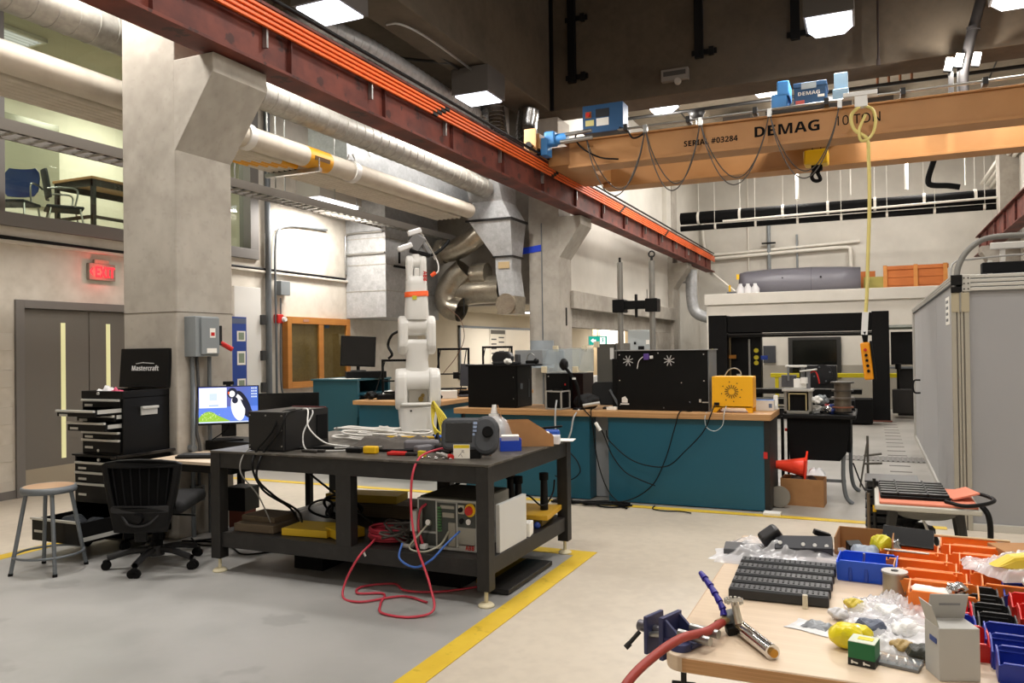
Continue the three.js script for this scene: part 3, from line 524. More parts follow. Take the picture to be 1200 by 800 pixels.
solo('duct_panel', 'flat galvanized duct brightly lit under the aisle ceiling', 'duct', b2(-7.9, -6.2, 5.5, 6.1, -13.8, -13.0, 0.006), std(0xd9d9d8, 0.5, 0.1));
{ // sheet metal drop
  const t = thing('sheet_metal_duct', 'faceted galvanized duct dropping from the round duct beside the second column', 'duct', [-6.2, 2.6, -13.2]);
  const frustum = (x0, x1, z0, z1, ya, X0, X1, Z0, Z1, yb) => { const P = [[x0, ya, z0], [x1, ya, z0], [x1, ya, z1], [x0, ya, z1], [X0, yb, Z0], [X1, yb, Z0], [X1, yb, Z1], [X0, yb, Z1]]; const I = [0, 2, 1, 0, 3, 2, 4, 5, 6, 4, 6, 7, 0, 1, 5, 0, 5, 4, 1, 2, 6, 1, 6, 5, 2, 3, 7, 2, 7, 6, 3, 0, 4, 3, 4, 7]; const g = new THREE.BufferGeometry(); g.setAttribute('position', new THREE.Float32BufferAttribute(P.flat(), 3)); g.setIndex(I.slice().reverse()); const q = g.toNonIndexed(); q.computeVertexNormals(); return clean(q); };
  wpart(t, 'top_box', frustum(-6.6, -5.95, -13.5, -12.9, 4.2, -6.6, -5.95, -13.5, -12.7, 4.55), galv);
  wpart(t, 'upper_taper', frustum(-6.65, -5.8, -13.6, -12.9, 3.88, -6.55, -5.95, -13.5, -12.9, 4.2), galv);
  wpart(t, 'flange', b2(-6.68, -5.77, 3.85, 3.89, -13.63, -12.87, 0), darkMetal);
  wpart(t, 'lower_taper', frustum(-6.2, -5.84, -13.5, -13.05, 3.22, -6.62, -5.8, -13.6, -12.9, 3.86), galv);
  wpart(t, 'flange', b2(-6.22, -5.82, 3.2, 3.23, -13.52, -13.03, 0), darkMetal);
  wpart(t, 'drop', [b2(-6.18, -5.86, 2.95, 3.21, -13.5, -13.07, 0.004), frustum(-6.1, -5.8, -13.5, -13.05, 2.5, -6.18, -5.86, -13.5, -13.07, 2.95)], galv);
  wpart(t, 'access_panel', b2(-6.12, -5.9, 3.0, 3.12, -13.07, -13.05, 0.003), std(0xb8a27c, 0.5, 0.2));
  wpart(t, 'elbow', [frustum(-6.15, -5.78, -13.45, -13.05, 2.18, -6.1, -5.78, -13.5, -13.05, 2.5), cy(0.19, 0.19, 0.46, -5.97, 2.36, -13.25, { rx: Math.PI / 2 })], ductMetal);
}
{ // elbow branch to the left with wide curved duct
  const t = thing('curved_duct', 'wide curved sheet metal duct bending down left of the second column', 'duct', [-7.1, 2.3, -13.3]);
  wpart(t, 'side_elbow', tube([[-6.55, 3.7, -13.2], [-6.85, 3.5, -13.2], [-7.15, 3.4, -13.2], [-7.35, 3.4, -13.2]], 0.2, 18), ductMetal);
  wpart(t, 'collar', mv(cy(0.23, 0.23, 0.12, 0, 0, 0), -7.35, 3.4, -13.2, 0, 0, Math.PI / 2), ductMetal);
  const arc = []; for (let i = 0; i <= 10; i++) { const a = i / 10 * 1.9; arc.push([-7.05 - 0.35 * Math.sin(a * 0.9), 2.95 - 0.62 * (1 - Math.cos(a * 0.75)) * 1.0, -13.3]); }
  wpart(t, 'curved_shell', [tube([[-6.9, 3.05, -13.3], [-7.15, 2.85, -13.3], [-7.3, 2.6, -13.3], [-7.25, 2.38, -13.3], [-7.0, 2.3, -13.3]], 0.24, 18)], ductMetal);
  wpart(t, 'horizontal_run', [tube([[-7.2, 2.62, -13.45], [-6.7, 2.66, -13.4], [-6.2, 2.66, -13.4]], 0.26, 18), mv(cy(0.2, 0.2, 0.3, 0, 0, 0), -6.6, 2.95, -13.3, 0, 0, Math.PI / 2)], ductMetal);
  wpart(t, 'hanger', seg([-6.9, 2.2, -13.2], [-6.9, 2.5, -13.2], 0.012), darkMetal);
}
{ // galvanized box by the wall
  const t = thing('air_handler_box', 'large galvanized sheet metal box hung at the left wall above the notice board', 'duct box', [-8.0, 2.13, -12.5]);
  wpart(t, 'box', b2(-8.49, -7.66, 2.13, 4.2, -13.6, -11.75, 0.006), galv);
  for (let i = 1; i < 4; i++) wpart(t, 'seam', [b2(-8.49, -7.65, 2.13 + i * 0.46, 2.145 + i * 0.46, -13.6, -11.742, 0)], galvDull);
  wpart(t, 'handle', [b2(-7.66, -7.64, 3.1, 3.3, -12.2, -12.16, 0), b2(-7.66, -7.645, 3.02, 3.06, -12.6, -12.0, 0)], black);
  wpart(t, 'conduit', [tube([[-8.46, 2.9, -11.7], [-8.46, 3.4, -11.7], [-8.46, 3.6, -11.72], [-8.3, 3.62, -11.72], [-7.7, 3.62, -11.72]], 0.02), seg([-8.46, 3.25, -11.72], [-7.66, 3.25, -11.72], 0.02)], steel);
}
{ // upper sheet metal ducts with hanger rods
  solo('rectangular_duct', 'grey rectangular duct high under the aisle ceiling behind the pipe bundle', 'duct', [b2(-7.6, -6.9, 4.3, 4.95, -13.9, -9.6, 0.006)], galv);
  for (const [x, z] of [[-7.7, -8.2], [-7.1, -8.3], [-7.7, -9.2], [-6.9, -9.3], [-7.3, -7.4]]) solo('threaded_rod', 'thin vertical hanger rod behind the white pipe bundle', 'rod', seg([x, 3.7, z], [x, 6.4, z], 0.01, 6), steel, 'hanger rods behind the pipes');
  solo('hazard_sticker', 'small pale diamond sticker on the duct behind the pipes', 'sticker', mv(bx(0.005, 0.16, 0.16, 0, 0, 0, { r: 0, }), -6.895, 4.6, -10.2, Math.PI / 4, 0, 0), paper);
}
{ // cable tray
  const t = thing('cable_tray', 'steel ladder cable tray crossing in front of the upper window', 'cable tray', [-7.6, 3.68, -6.5]);
  for (const x of [-7.76, -7.44]) wpart(t, 'side_rail', [b2(x - 0.012, x + 0.012, 3.68, 3.79, -13.9, 1, 0)], std(0x77716a, 0.5, 0.4));
  const rungs = []; for (let z = 0.5; z > -13.8; z -= 0.16) rungs.push(b2(-7.76, -7.44, 3.695, 3.715, z, z + 0.03, 0)); wpart(t, 'rungs', rungs, galvDull);
  wpart(t, 'cable', [tube([[-7.65, 3.735, 1], [-7.6, 3.735, -4], [-7.64, 3.735, -8], [-7.6, 3.735, -13.8]], 0.02, 6, false, 30), tube([[-7.55, 3.735, 1], [-7.53, 3.735, -4], [-7.56, 3.735, -8], [-7.53, 3.735, -13.8]], 0.02, 6, false, 30)], black);
  wpart(t, 'hanger', [seg([-7.76, 3.7, -5], [-7.76, 6.4, -5], 0.008, 6), seg([-7.44, 3.7, -10.6], [-7.44, 6.4, -10.6], 0.008, 6)], steel);
}
// light conduits under the side ceiling
solo('conduit', 'thin dark conduit arching from the ceiling to the box lamp by the foil duct', 'conduit', [tube([[-5.75, 5.83, -8.9], [-5.6, 5.82, -8.9], [-5.5, 5.82, -9.2], [-5.47, 5.8, -10.5], [-5.47, 5.78, -10.9]], 0.016)], steel);
solo('sprinkler_line', 'dark sprinkler pipe with short branch under the aisle ceiling', 'pipe', [seg([-6.0, 6.1, -8.9], [-5.65, 5.8, -11], 0.02), seg([-6.6, 6.0, -10.3], [-5.72, 5.86, -10.6], 0.022), cy(0.03, 0.03, 0.1, -6.0, 6.13, -8.9)], darkMetal);
// far pipes
{
  const t = thing('black_pipe', 'thick black insulated pipe crossing the hall in front of the far wall', 'pipe', [-1.1, 5.2, -24.15]);
  wpart(t, 'pipe', seg([-5.2, 5.41, -24.15], [3.04, 5.37, -24.15], 0.18, 20), blackMatte);
  for (let i = 0; i < 7; i++) { const x = -4.7 + i * 1.2; wpart(t, 'clamp', [seg([x, 5.4, -24.15], [x + 0.07, 5.4, -24.15], 0.195, 20), seg([x + 0.03, 5.55, -24.15], [x + 0.03, 7.29, -24.15], 0.008, 6)], pipePaint); }
  const u = thing('lower_black_pipe', 'thinner black pipe just under the thick black pipe at the far wall', 'pipe', [-1.1, 5.0, -24.1]);
  wpart(u, 'pipe', seg([-5.2, 5.1, -24.1], [3.04, 5.09, -24.1], 0.08, 14), blackMatte);
  for (let i = 0; i < 7; i++) { const x = -4.2 + i * 1.15; wpart(u, 'clamp', [seg([x, 5.1, -24.1], [x + 0.06, 5.1, -24.1], 0.09, 14), seg([x + 0.03, 5.1, -23.95], [x + 0.03, 7.29, -23.95], 0.007, 6)], pipePaint); }
  solo('gray_conduit', 'thin pale conduit running between the two black pipes', 'conduit', seg([-3.9, 5.19, -23.75], [3.04, 5.27, -23.75], 0.03), pipePaint);
  solo('bent_black_pipe', 'black elbow pipe dropping to the thick black pipe at the right', 'pipe', tube([[1.65, 7.28, -23.7], [1.62, 6.6, -23.7], [1.42, 5.85, -23.7], [1.45, 5.74, -23.7], [1.9, 5.66, -23.7], [2.15, 5.6, -23.7]], 0.075, 10, false, 60), blackMatte);
  const wpipes = [['vertical white pipe with a black valve on the far wall, above the grey fuselage', [[-3.08, 5.74, -27.85], [-3.08, 2.9, -27.85]], 0.06], ['upper long horizontal white pipe on the far wall', [[-5.3, 6.0, -27.9], [-5.2, 4.9, -27.9], [-5.1, 4.72, -27.9], [-4.9, 4.7, -27.9], [-0.3, 4.86, -27.9]], 0.05], ['lower horizontal white pipe on the far wall that turns down at its right end', [[-5.0, 4.55, -27.85], [-0.75, 4.68, -27.85], [-0.6, 4.66, -27.85], [-0.58, 4.5, -27.85], [-0.58, 2.9, -27.85]], 0.06], ['thin vertical white conduit left of the fuselage top on the far wall', [[-3.75, 7.2, -27.9], [-3.75, 2.9, -27.9]], 0.02], ['thin vertical grey conduit rising from the middle of the fuselage on the far wall', [[-2.2, 5.2, -27.9], [-2.2, 2.9, -27.9]], 0.035]];
  for (const [l, p, r] of wpipes) solo('wall_pipe', l, 'pipe', tube(p, r, 8, false, 60), l.includes('grey') ? grayBox : pipePaint);
  for (let i = 0; i < 4; i++) solo('hanging_pole', 'pale vertical tube hanging above the thick black pipe', 'tube', seg([-1.9 + i * 1.42, 5.8, -24.6], [-1.9 + i * 1.42, 7.3, -24.6], i % 2 ? 0.015 : 0.05, 8), pipePaint, 'tubes hanging above the black pipe');
  solo('vertical_pipe', 'galvanized vertical pipe with elbow left of the black machine frame', 'pipe', [b2(-5.415, -4.95, 3.5, 3.56, -24.64, -24.56, 0), tube([[-5.0, 3.9, -24.6], [-5.0, 3.0, -24.6], [-4.9, 2.62, -24.6], [-4.6, 2.45, -24.6], [-4.0, 2.42, -24.6]], 0.17, 14, false, 50)], galv);
  solo('valve_box', 'small black valve fitting on the vertical white pipe of the far wall', 'valve', [b2(-3.3, -2.86, 4.94, 4.99, -27.85, -27.75, 0.01)], black);
  for (let i = 0; i < 3; i++) solo('wall_conduit', 'pale conduit on brackets sloping along the right wall', 'conduit', seg([3.3 - i * 0.12, 6.2 + 0.05 * i, -16], [3.3 - i * 0.12, 6.2 + 0.05 * i, -27.5], 0.05), pipePaint, 'conduits along the right wall');
}
// ---------- left side: wall fittings, tool chest, stool, office chair, desk ----------
{ // illuminated exit sign
  const t = thing('exit_sign', 'red lit exit sign with arrow on the wall above the double doors', 'exit sign', [-8.472, 2.44, -6.78], Math.PI / 2);
  part(t, 'case', [bx(0.36, 0.2, 0.05, 0, 0.1, 0)], std(0x8f8378, 0.6));
  const lm = std(0x300505, 0.5, 0, { emissive: 0xff2a35, emissiveIntensity: 1.6 });
  part(t, 'lettering', mv(words('EXIT', 0.13, 0.006, { sx: 0.72 }), 0.035, 0.1, 0.026), lm);
  part(t, 'arrow', mv(ext([[-0.03, 0], [0.015, 0.05], [0.015, 0.028], [-0.008, 0], [0.015, -0.028], [0.015, -0.05]], 0.006), -0.145, 0.1, 0.028), lm);
  const l = new THREE.PointLight(0xff3a3a, 0.12, 0, 2); l.position.set(-0.05, 0.1, 0.12); l.castShadow = true; t.add(l);
  part(t, 'bracket', bx(0.2, 0.05, 0.04, 0, 0.225, 0), std(0xa89a88, 0.7));
}
{ // upper room furniture
  const t = thing('table', 'wooden table with dark metal legs behind the upper window', 'table', [-9.45, 2.95, -7.9]);
  wpart(t, 'tabletop', b2(-9.8, -9.05, 3.8, 3.835, -8.7, -7.12, 0.004), benchWood);
  wpart(t, 'apron', [b2(-9.78, -9.07, 3.72, 3.8, -8.68, -8.64, 0), b2(-9.78, -9.07, 3.72, 3.8, -7.18, -7.14, 0), b2(-9.1, -9.07, 3.72, 3.8, -8.68, -7.14, 0), b2(-9.78, -9.75, 3.72, 3.8, -8.68, -7.14, 0)], std(0x3a342f, 0.6));
  wpart(t, 'stretcher', [b2(-9.1, -9.07, 3.3, 3.34, -8.68, -7.14, 0), b2(-9.78, -9.07, 3.3, 3.34, -7.18, -7.14, 0)], std(0x3a342f, 0.6));
  for (const x of [-9.77, -9.09]) for (const z of [-8.66, -7.17]) wpart(t, 'leg', b2(x - 0.025, x + 0.025, 2.95, 3.8, z - 0.025, z + 0.025, 0.002), std(0x2e2926, 0.6));
  const chair = (x, z, ry, label, mat) => {
    const c = thing('visitor_chair', label, 'chair', [x, 2.95, z], ry);
    const back = []; { const g = new THREE.BoxGeometry(0.42, 0.36, 0.02, 8, 6, 1); const p = g.attributes.position; for (let i = 0; i < p.count; i++) { const X = p.getX(i), Y = p.getY(i); const k = 1 - 0.25 * Math.pow(Math.abs(Y) / 0.18, 4); p.setX(i, X * k); p.setZ(i, p.getZ(i) + 0.9 * X * X); } g.computeVertexNormals(); back.push(mv(clean(g), 0, 0.74, -0.22, -0.15)); }
    part(c, 'backrest', back, mat); part(c, 'seat', bx(0.44, 0.04, 0.42, 0, 0.45, 0, { r: 0.018, s: 2 }), std(0x25282c, 0.7));
    part(c, 'arm', [tube([[-0.25, 0.45, 0.1], [-0.26, 0.66, 0.12], [-0.26, 0.68, -0.02], [-0.24, 0.66, -0.2]], 0.012), tube([[0.25, 0.45, 0.1], [0.26, 0.66, 0.12], [0.26, 0.68, -0.02], [0.24, 0.66, -0.2]], 0.012)], steel);
    for (const s of [-1, 1]) for (const f of [-1, 1]) part(c, 'leg', seg([s * 0.2, 0.44, f * 0.16], [s * 0.24, 0, f * 0.24], 0.012), steel);
    return c;
  };
  chair(-9.5, -6.4, 0.5, 'blue backed chair at the left edge behind the upper window', std(0x24407f, 0.5));
  chair(-9.35, -6.95, 2.6, 'second chair with dark seat, tucked by the table behind the upper window', std(0x2b3038, 0.6));
  solo('wall_screen', 'dark glossy screen on the wall behind the upper window', 'screen', b2(-11.5, -11.46, 3.8, 5.1, -8.45, -6.0, 0.005), std(0x8f8e7a, 0.2, 0.1));
}
// column fittings
{
  const t = thing('disconnect_switch', 'grey electrical disconnect switch with red handle on the front column', 'switch box', [-5.21, 1.52, -5.14], Math.PI / 2);
  part(t, 'enclosure', [bx(0.26, 0.34, 0.13, 0, 0.17, 0, { r: 0.006 })], grayBox); part(t, 'cover', bx(0.2, 0.31, 0.02, 0.02, 0.175, 0.075), grayBox);
  part(t, 'sticker', bx(0.06, 0.08, 0.003, 0.04, 0.2, 0.086, { r: 0 }), paper); part(t, 'sticker', bx(0.11, 0.04, 0.003, 0.03, 0.05, 0.086, { r: 0 }), paper); part(t, 'sticker_mark', bx(0.04, 0.03, 0.003, 0.04, 0.19, 0.088, { r: 0 }), red);
  part(t, 'mechanism', [bx(0.025, 0.17, 0.06, 0.145, 0.18, 0.05)], darkMetal); part(t, 'handle', seg([0.15, 0.12, 0.06], [0.25, 0.06, 0.1], 0.022, 12), red, 'red handle');
  solo('conduit', 'grey vertical conduit below the disconnect switch on the front column, left one', 'conduit', [seg([-5.235, 0, -5.06], [-5.235, 1.53, -5.06], 0.018), seg([-5.27, 0.75, -5.06], [-5.22, 0.75, -5.06], 0.03)], grayMetal);
  solo('conduit', 'dark cable conduit below the disconnect switch, curving to the column outlet', 'conduit', tube([[-5.235, 1.53, -5.11], [-5.23, 1.2, -5.12], [-5.235, 0.9, -5.1], [-5.23, 0.75, -5.13], [-5.23, 0.5, -5.12], [-5.23, 0.42, -5.12]], 0.014), std(0x4f5052, 0.5, 0.3));
  solo('conduit', 'grey vertical conduit below the disconnect switch, right one', 'conduit', seg([-5.235, 0, -5.25], [-5.235, 1.53, -5.25], 0.018), grayMetal);
  const o = thing('outlet_box', 'grey outlet box with black sockets low on the front column', 'outlet', [-5.23, 0.3, -5.1], Math.PI / 2);
  part(o, 'box', bx(0.1, 0.13, 0.07, 0, 0.065, 0), grayMetal); for (const y of [0.035, 0.095]) part(o, 'socket', cy(0.022, 0.022, 0.01, 0, y, 0.037, { rx: Math.PI / 2, seg: 14 }), black);
}
{ // far wall fittings between the column and the notice board
  const P = [[-9.68, 'thick steel wall pipe left of the small grey box', 0.045, 3.7], [-9.86, 'thin steel conduit running down from the small grey box', 0.018, 3.5], [-9.97, 'thin steel conduit beside the notice board frame', 0.014, 2.6]];
  for (const [z, l, r, y] of P) solo('wall_conduit', l, 'conduit', z === -9.68 ? seg([-8.44, 0, z], [-8.44, 6.3, z], r, 14) : tube(z === -9.86 ? [[-8.45, 0.9, z], [-8.45, 2, z], [-8.45, 3.2, z], [-8.45, 3.45, z - 0.06], [-8.45, 3.55, z - 0.3], [-8.45, 3.62, z - 1.3]] : [[-8.45, 0.85, z - 0.05], [-8.45, 1, z], [-8.45, 2.4, z]], r, 8, false, 40), grayMetal);
  solo('junction_box', 'small grey electrical box on the bright wall above the fire alarm', 'electrical box', b2(-8.5, -8.38, 2.44, 2.66, -10.12, -9.9, 0.006), grayBox);
  const f = thing('fire_alarm', 'small red fire alarm box by the notice board', 'fire alarm', [-8.45, 2.0, -9.92], Math.PI / 2);
  part(f, 'case', bx(0.14, 0.14, 0.09, 0, 0.07, 0, { r: 0.015 }), red); part(f, 'horn', cy(0.035, 0.045, 0.06, 0.06, 0.06, 0.06, { rx: Math.PI / 2, seg: 14 }), white);
  const w = thing('white_cabinet_door', 'tall white panel door with dark hinge blocks at the side wall', 'door', [-8.44, 0.9, -9.2], Math.PI / 2);
  part(w, 'panel', bx(0.55, 1.62, 0.06, 0, 0.81, 0), white);
  for (const y of [1.14, 0.6, 0.12]) part(w, 'hinge', [bx(0.09, 0.15, 0.07, 0.3, y, 0.04)], std(0x3a3a3a, 0.5, 0.3));
  const p = thing('poster', 'blue poster with pictures between the front column and the white panel', 'poster', [-8.40, 0.95, -9.0], Math.PI / 2);
  part(p, 'board', bx(0.3, 1.12, 0.008, 0, 0.56, 0, { r: 0 }), std(0x27479a, 0.5));
  part(p, 'heading', bx(0.28, 0.08, 0.003, 0, 1.06, 0.005, { r: 0 }), std(0x5a6580, 0.6)); for (const [y, h] of [[0.84, 0.15], [0.52, 0.2], [0.14, 0.16]]) { const q = part(p, 'picture_frame', bx(0.17, h, 0.003, 0.04, y, 0.006, { r: 0 }), paper); part(q, 'picture', bx(0.11, h * 0.7, 0.002, 0.04, y, 0.008, { r: 0 }), std(0x8d9a86, 0.6)); }
  const n = thing('notice_board', 'wooden framed notice board cabinet with two cork doors on the side wall', 'notice board', [-8.44, 0.97, -10.87], Math.PI / 2);
  part(n, 'back', bx(1.66, 1.14, 0.05, 0, 0.57, -0.02), oakWood);
  part(n, 'frame', [bx(0.1, 1.14, 0.07, -0.78, 0.57, 0.03), bx(0.12, 0.92, 0.066, 0.02, 0.57, 0.03), bx(0.1, 1.14, 0.07, 0.78, 0.57, 0.03), bx(1.46, 0.11, 0.07, 0, 1.085, 0.03), bx(1.46, 0.1, 0.07, 0, 0.05, 0.03)], oakWood);
  for (const [x, wd] of [[-0.38, 0.68], [0.4, 0.64]]) { const c = part(n, 'cork_panel', bx(wd, 0.93, 0.02, x, 0.57, 0.01), cork); part(c, 'pane', bx(wd, 0.93, 0.003, x, 0.57, 0.045, { r: 0 }), glass); }
  part(n, 'label_tag', bx(0.14, 0.04, 0.003, -0.38, 1.085, 0.067, { r: 0 }), std(0xb98a78, 0.6)); part(n, 'sticker', bx(0.12, 0.05, 0.003, 0.22, 1.0, 0.024, { r: 0 }), std(0x3f5f9a, 0.6));
}
{ // tool chest, two stacked boxes
  const X0 = -5.88, X1 = -5.33, zf = -4.45, zb = -4.91;
  const silver = std(0xc9c9c4, 0.35, 0.25);
  const lowC = thing('rolling_tool_cabinet', 'black rolling tool cabinet with its bottom drawer pulled out, under the tool chest', 'tool cabinet', [-5.6, 0, -4.68]);
  wpart(lowC, 'body', [b2(X0, X0 + 0.02, 0.09, 0.75, zb, zf), b2(X1 - 0.02, X1, 0.09, 0.75, zb, zf), b2(X0, X1, 0.09, 0.11, zb, zf), b2(X0, X1, 0.73, 0.75, zb, zf), b2(X0, X1, 0.09, 0.75, zb, zb + 0.015), b2(X0 - 0.01, X1 + 0.03, 0.74, 0.755, zb - 0.01, zf + 0.02)], black);
  const drawer = (t, x0, x1, y0, y1, out, open, d = 0.42) => {
    const D = wpart(t, 'drawer', open ? [b2(x0, x1, y0, y1, zf + out - 0.012, zf + out + 0.006), b2(x0 + 0.01, x0 + 0.02, y0, y1 - 0.01, zf + out - d, zf + out), b2(x1 - 0.02, x1 - 0.01, y0, y1 - 0.01, zf + out - d, zf + out), b2(x0 + 0.01, x1 - 0.01, y0, y0 + 0.01, zf + out - d, zf + out)] : [b2(x0, x1, y0, y1, zf + out - 0.015, zf + out + 0.006)], black);
    wpart(D, 'trim_handle', b2(x0, x1, y1 - 0.012, y1 + 0.006, zf + out, zf + out + 0.022, 0.003), silver, 'silver edge handle');
    wpart(D, 'label_plate', b2(x0 + 0.03, x0 + 0.12, (y0 + y1) / 2 - 0.022, (y0 + y1) / 2 - 0.004, zf + out + 0.005, zf + out + 0.009, 0), silver);
    if (open) wpart(D, 'slide', b2(x1 - 0.009, x1 - 0.002, y0 + 0.02, y0 + 0.05, zf + out - d, zf + out - 0.02, 0), silver);
  };
  drawer(lowC, X0 + 0.02, X1 - 0.02, 0.62, 0.69, 0, false); drawer(lowC, X0 + 0.02, X1 - 0.02, 0.53, 0.61, 0, false); drawer(lowC, X0 + 0.02, X1 - 0.02, 0.37, 0.52, 0, false);
  drawer(lowC, X0 + 0.0, X1 - 0.02, 0.14, 0.31, 0.36, true);
  wpart(lowC, 'drawer_contents', [mv(blob(0.09, 2, 0.12, 1.2, 0.7, 1), -5.7, 0.24, -4.3), mv(blob(0.07, 5, 0.15, 1.2, 0.8, 1), -5.5, 0.23, -4.35)], std(0x33383f, 0.7));
  wpart(lowC, 'side_handle', [bar([X1 + 0.06, 0.76, zf + 0.12], [X1 + 0.06, 0.76, zb + 0.02], 0.025, 0.025), b2(X1, X1 + 0.06, 0.745, 0.765, zf + 0.08, zf + 0.12), b2(X1, X1 + 0.06, 0.745, 0.765, zb, zb + 0.04)], blackGloss);
  for (const x of [X0 + 0.06, X1 - 0.06]) for (const z of [zb + 0.06, zf - 0.06]) wpart(lowC, 'caster', mv(cy(0.04, 0.04, 0.03, 0, 0, 0), x, 0.042, z, 0, 0, Math.PI / 2), blackMatte);
  wpart(lowC, 'lock', mv(cy(0.012, 0.012, 0.012, 0, 0, 0), -5.6, 0.715, zf + 0.004, Math.PI / 2), silver);
  const up = thing('tool_chest', 'black tool chest with open lid and several drawers pulled out, on the rolling cabinet', 'tool chest', [-5.6, 0.756, -4.7]);
  const U0 = -5.80, U1 = -5.34;
  wpart(up, 'body', [b2(U0, U0 + 0.02, 0.756, 1.26, zb, zf - 0.01), b2(U1 - 0.02, U1, 0.756, 1.26, zb, zf - 0.01), b2(U0, U1, 0.756, 0.77, zb, zf - 0.01), b2(U0, U1, 1.2, 1.21, zb, zf - 0.01), b2(U0, U1, 1.2, 1.26, zf - 0.02, zf), b2(U0, U1, 0.756, 1.26, zb, zb + 0.015)], black);
  wpart(up, 'lid', [mv(bx(0.56, 0.33, 0.04, 0, 0, 0, { r: 0.006 }), -5.61, 1.43, zb + 0.0, -0.08)], black);
  const lid = up.children[up.children.length - 1]; const Q = up.position;
  part(lid, 'lettering', mv(words('Mastercraft', 0.042, 0.003, { sx: 0.95 }), -5.585 - Q.x, 1.43 - Q.y, zb + 0.024 - Q.z, -0.08), std(0xd8d8d8, 0.4));
  part(lid, 'emblem_line', [mv(bx(0.09, 0.005, 0.003, 0, 0, 0, { r: 0 }), -5.65 - Q.x, 1.472 - Q.y, zb + 0.0215 - Q.z, -0.08, 0, 0.12), mv(bx(0.13, 0.005, 0.003, 0, 0, 0, { r: 0 }), -5.55 - Q.x, 1.472 - Q.y, zb + 0.0215 - Q.z, -0.08, 0, -0.04)], std(0xd8d8d8, 0.4));
  drawer(up, U0 + 0.02, U1 - 0.02, 1.13, 1.19, 0, false); drawer(up, U0 + 0.02, U1 - 0.02, 1.075, 1.12, 0.22, true); drawer(up, U0 + 0.02, U1 - 0.02, 1.025, 1.07, 0.05, true); drawer(up, U0 + 0.02, U1 - 0.02, 0.955, 1.02, 0.13, true); drawer(up, U0 + 0.02, U1 - 0.02, 0.885, 0.935, 0, false); drawer(up, U0 + 0.02, U1 - 0.02, 0.775, 0.875, 0, false);
  wpart(up, 'side_handle', [b2(U1, U1 + 0.012, 1.06, 1.13, -4.78, -4.62, 0.003), b2(U1 + 0.01, U1 + 0.03, 1.11, 1.13, -4.78, -4.62, 0.003)], silver);
  for (const y of [1.24, 0.79]) wpart(up, 'lock', mv(cy(0.012, 0.012, 0.012, 0, 0, 0), -5.6, y, zf + 0.004, Math.PI / 2), silver);
  solo('plastic_pouch', 'crumpled clear pouch with colourful contents on top of the tool chest', 'bag', mv(crumple(0.18, 0.15, 0.12, 7, { n: 14 }), -5.66, 1.211, -4.58), plasticMilky);
  solo('candy_wrapper', 'small crumpled pink wrapper beside the clear pouch on the tool chest', 'wrapper', mv(crumple(0.11, 0.1, 0.1, 17, { n: 10 }), -5.53, 1.211, -4.56), std(0xc94a6a, 0.4));
}
{ // shop stool
  const t = thing('shop_stool', 'grey metal stool with round wooden seat at the left edge', 'stool', [-5.43, 0, -3.9], 0.3);
  part(t, 'seat', cy(0.165, 0.165, 0.02, 0, 0.60, 0, { seg: 32 }), seatWood);
  part(t, 'seat_ring', lathe([[0.16, 0.57], [0.178, 0.565], [0.184, 0.585], [0.178, 0.605], [0.165, 0.612], [0.16, 0.6]], 32), grayMetal);
  const gm = std(0x70767b, 0.4, 0.4);
  for (let i = 0; i < 4; i++) { const a = i * Math.PI / 2 + 0.78, c = Math.cos(a), s = Math.sin(a); const L = part(t, 'leg', seg([0.24 * c, 0, 0.24 * s], [0.14 * c, 0.575, 0.14 * s], 0.014, 12), gm); part(L, 'foot', seg([0.24 * c, 0, 0.24 * s], [0.2365 * c, 0.02, 0.2365 * s], 0.016, 12), black); }
  const ring = []; for (let i = 0; i < 24; i++) { const a = i / 24 * 6.2832; ring.push([0.222 * Math.cos(a), 0.13, 0.222 * Math.sin(a)]); }
  part(t, 'foot_ring', tube(ring, 0.009, 8, true, 72), gm);
}
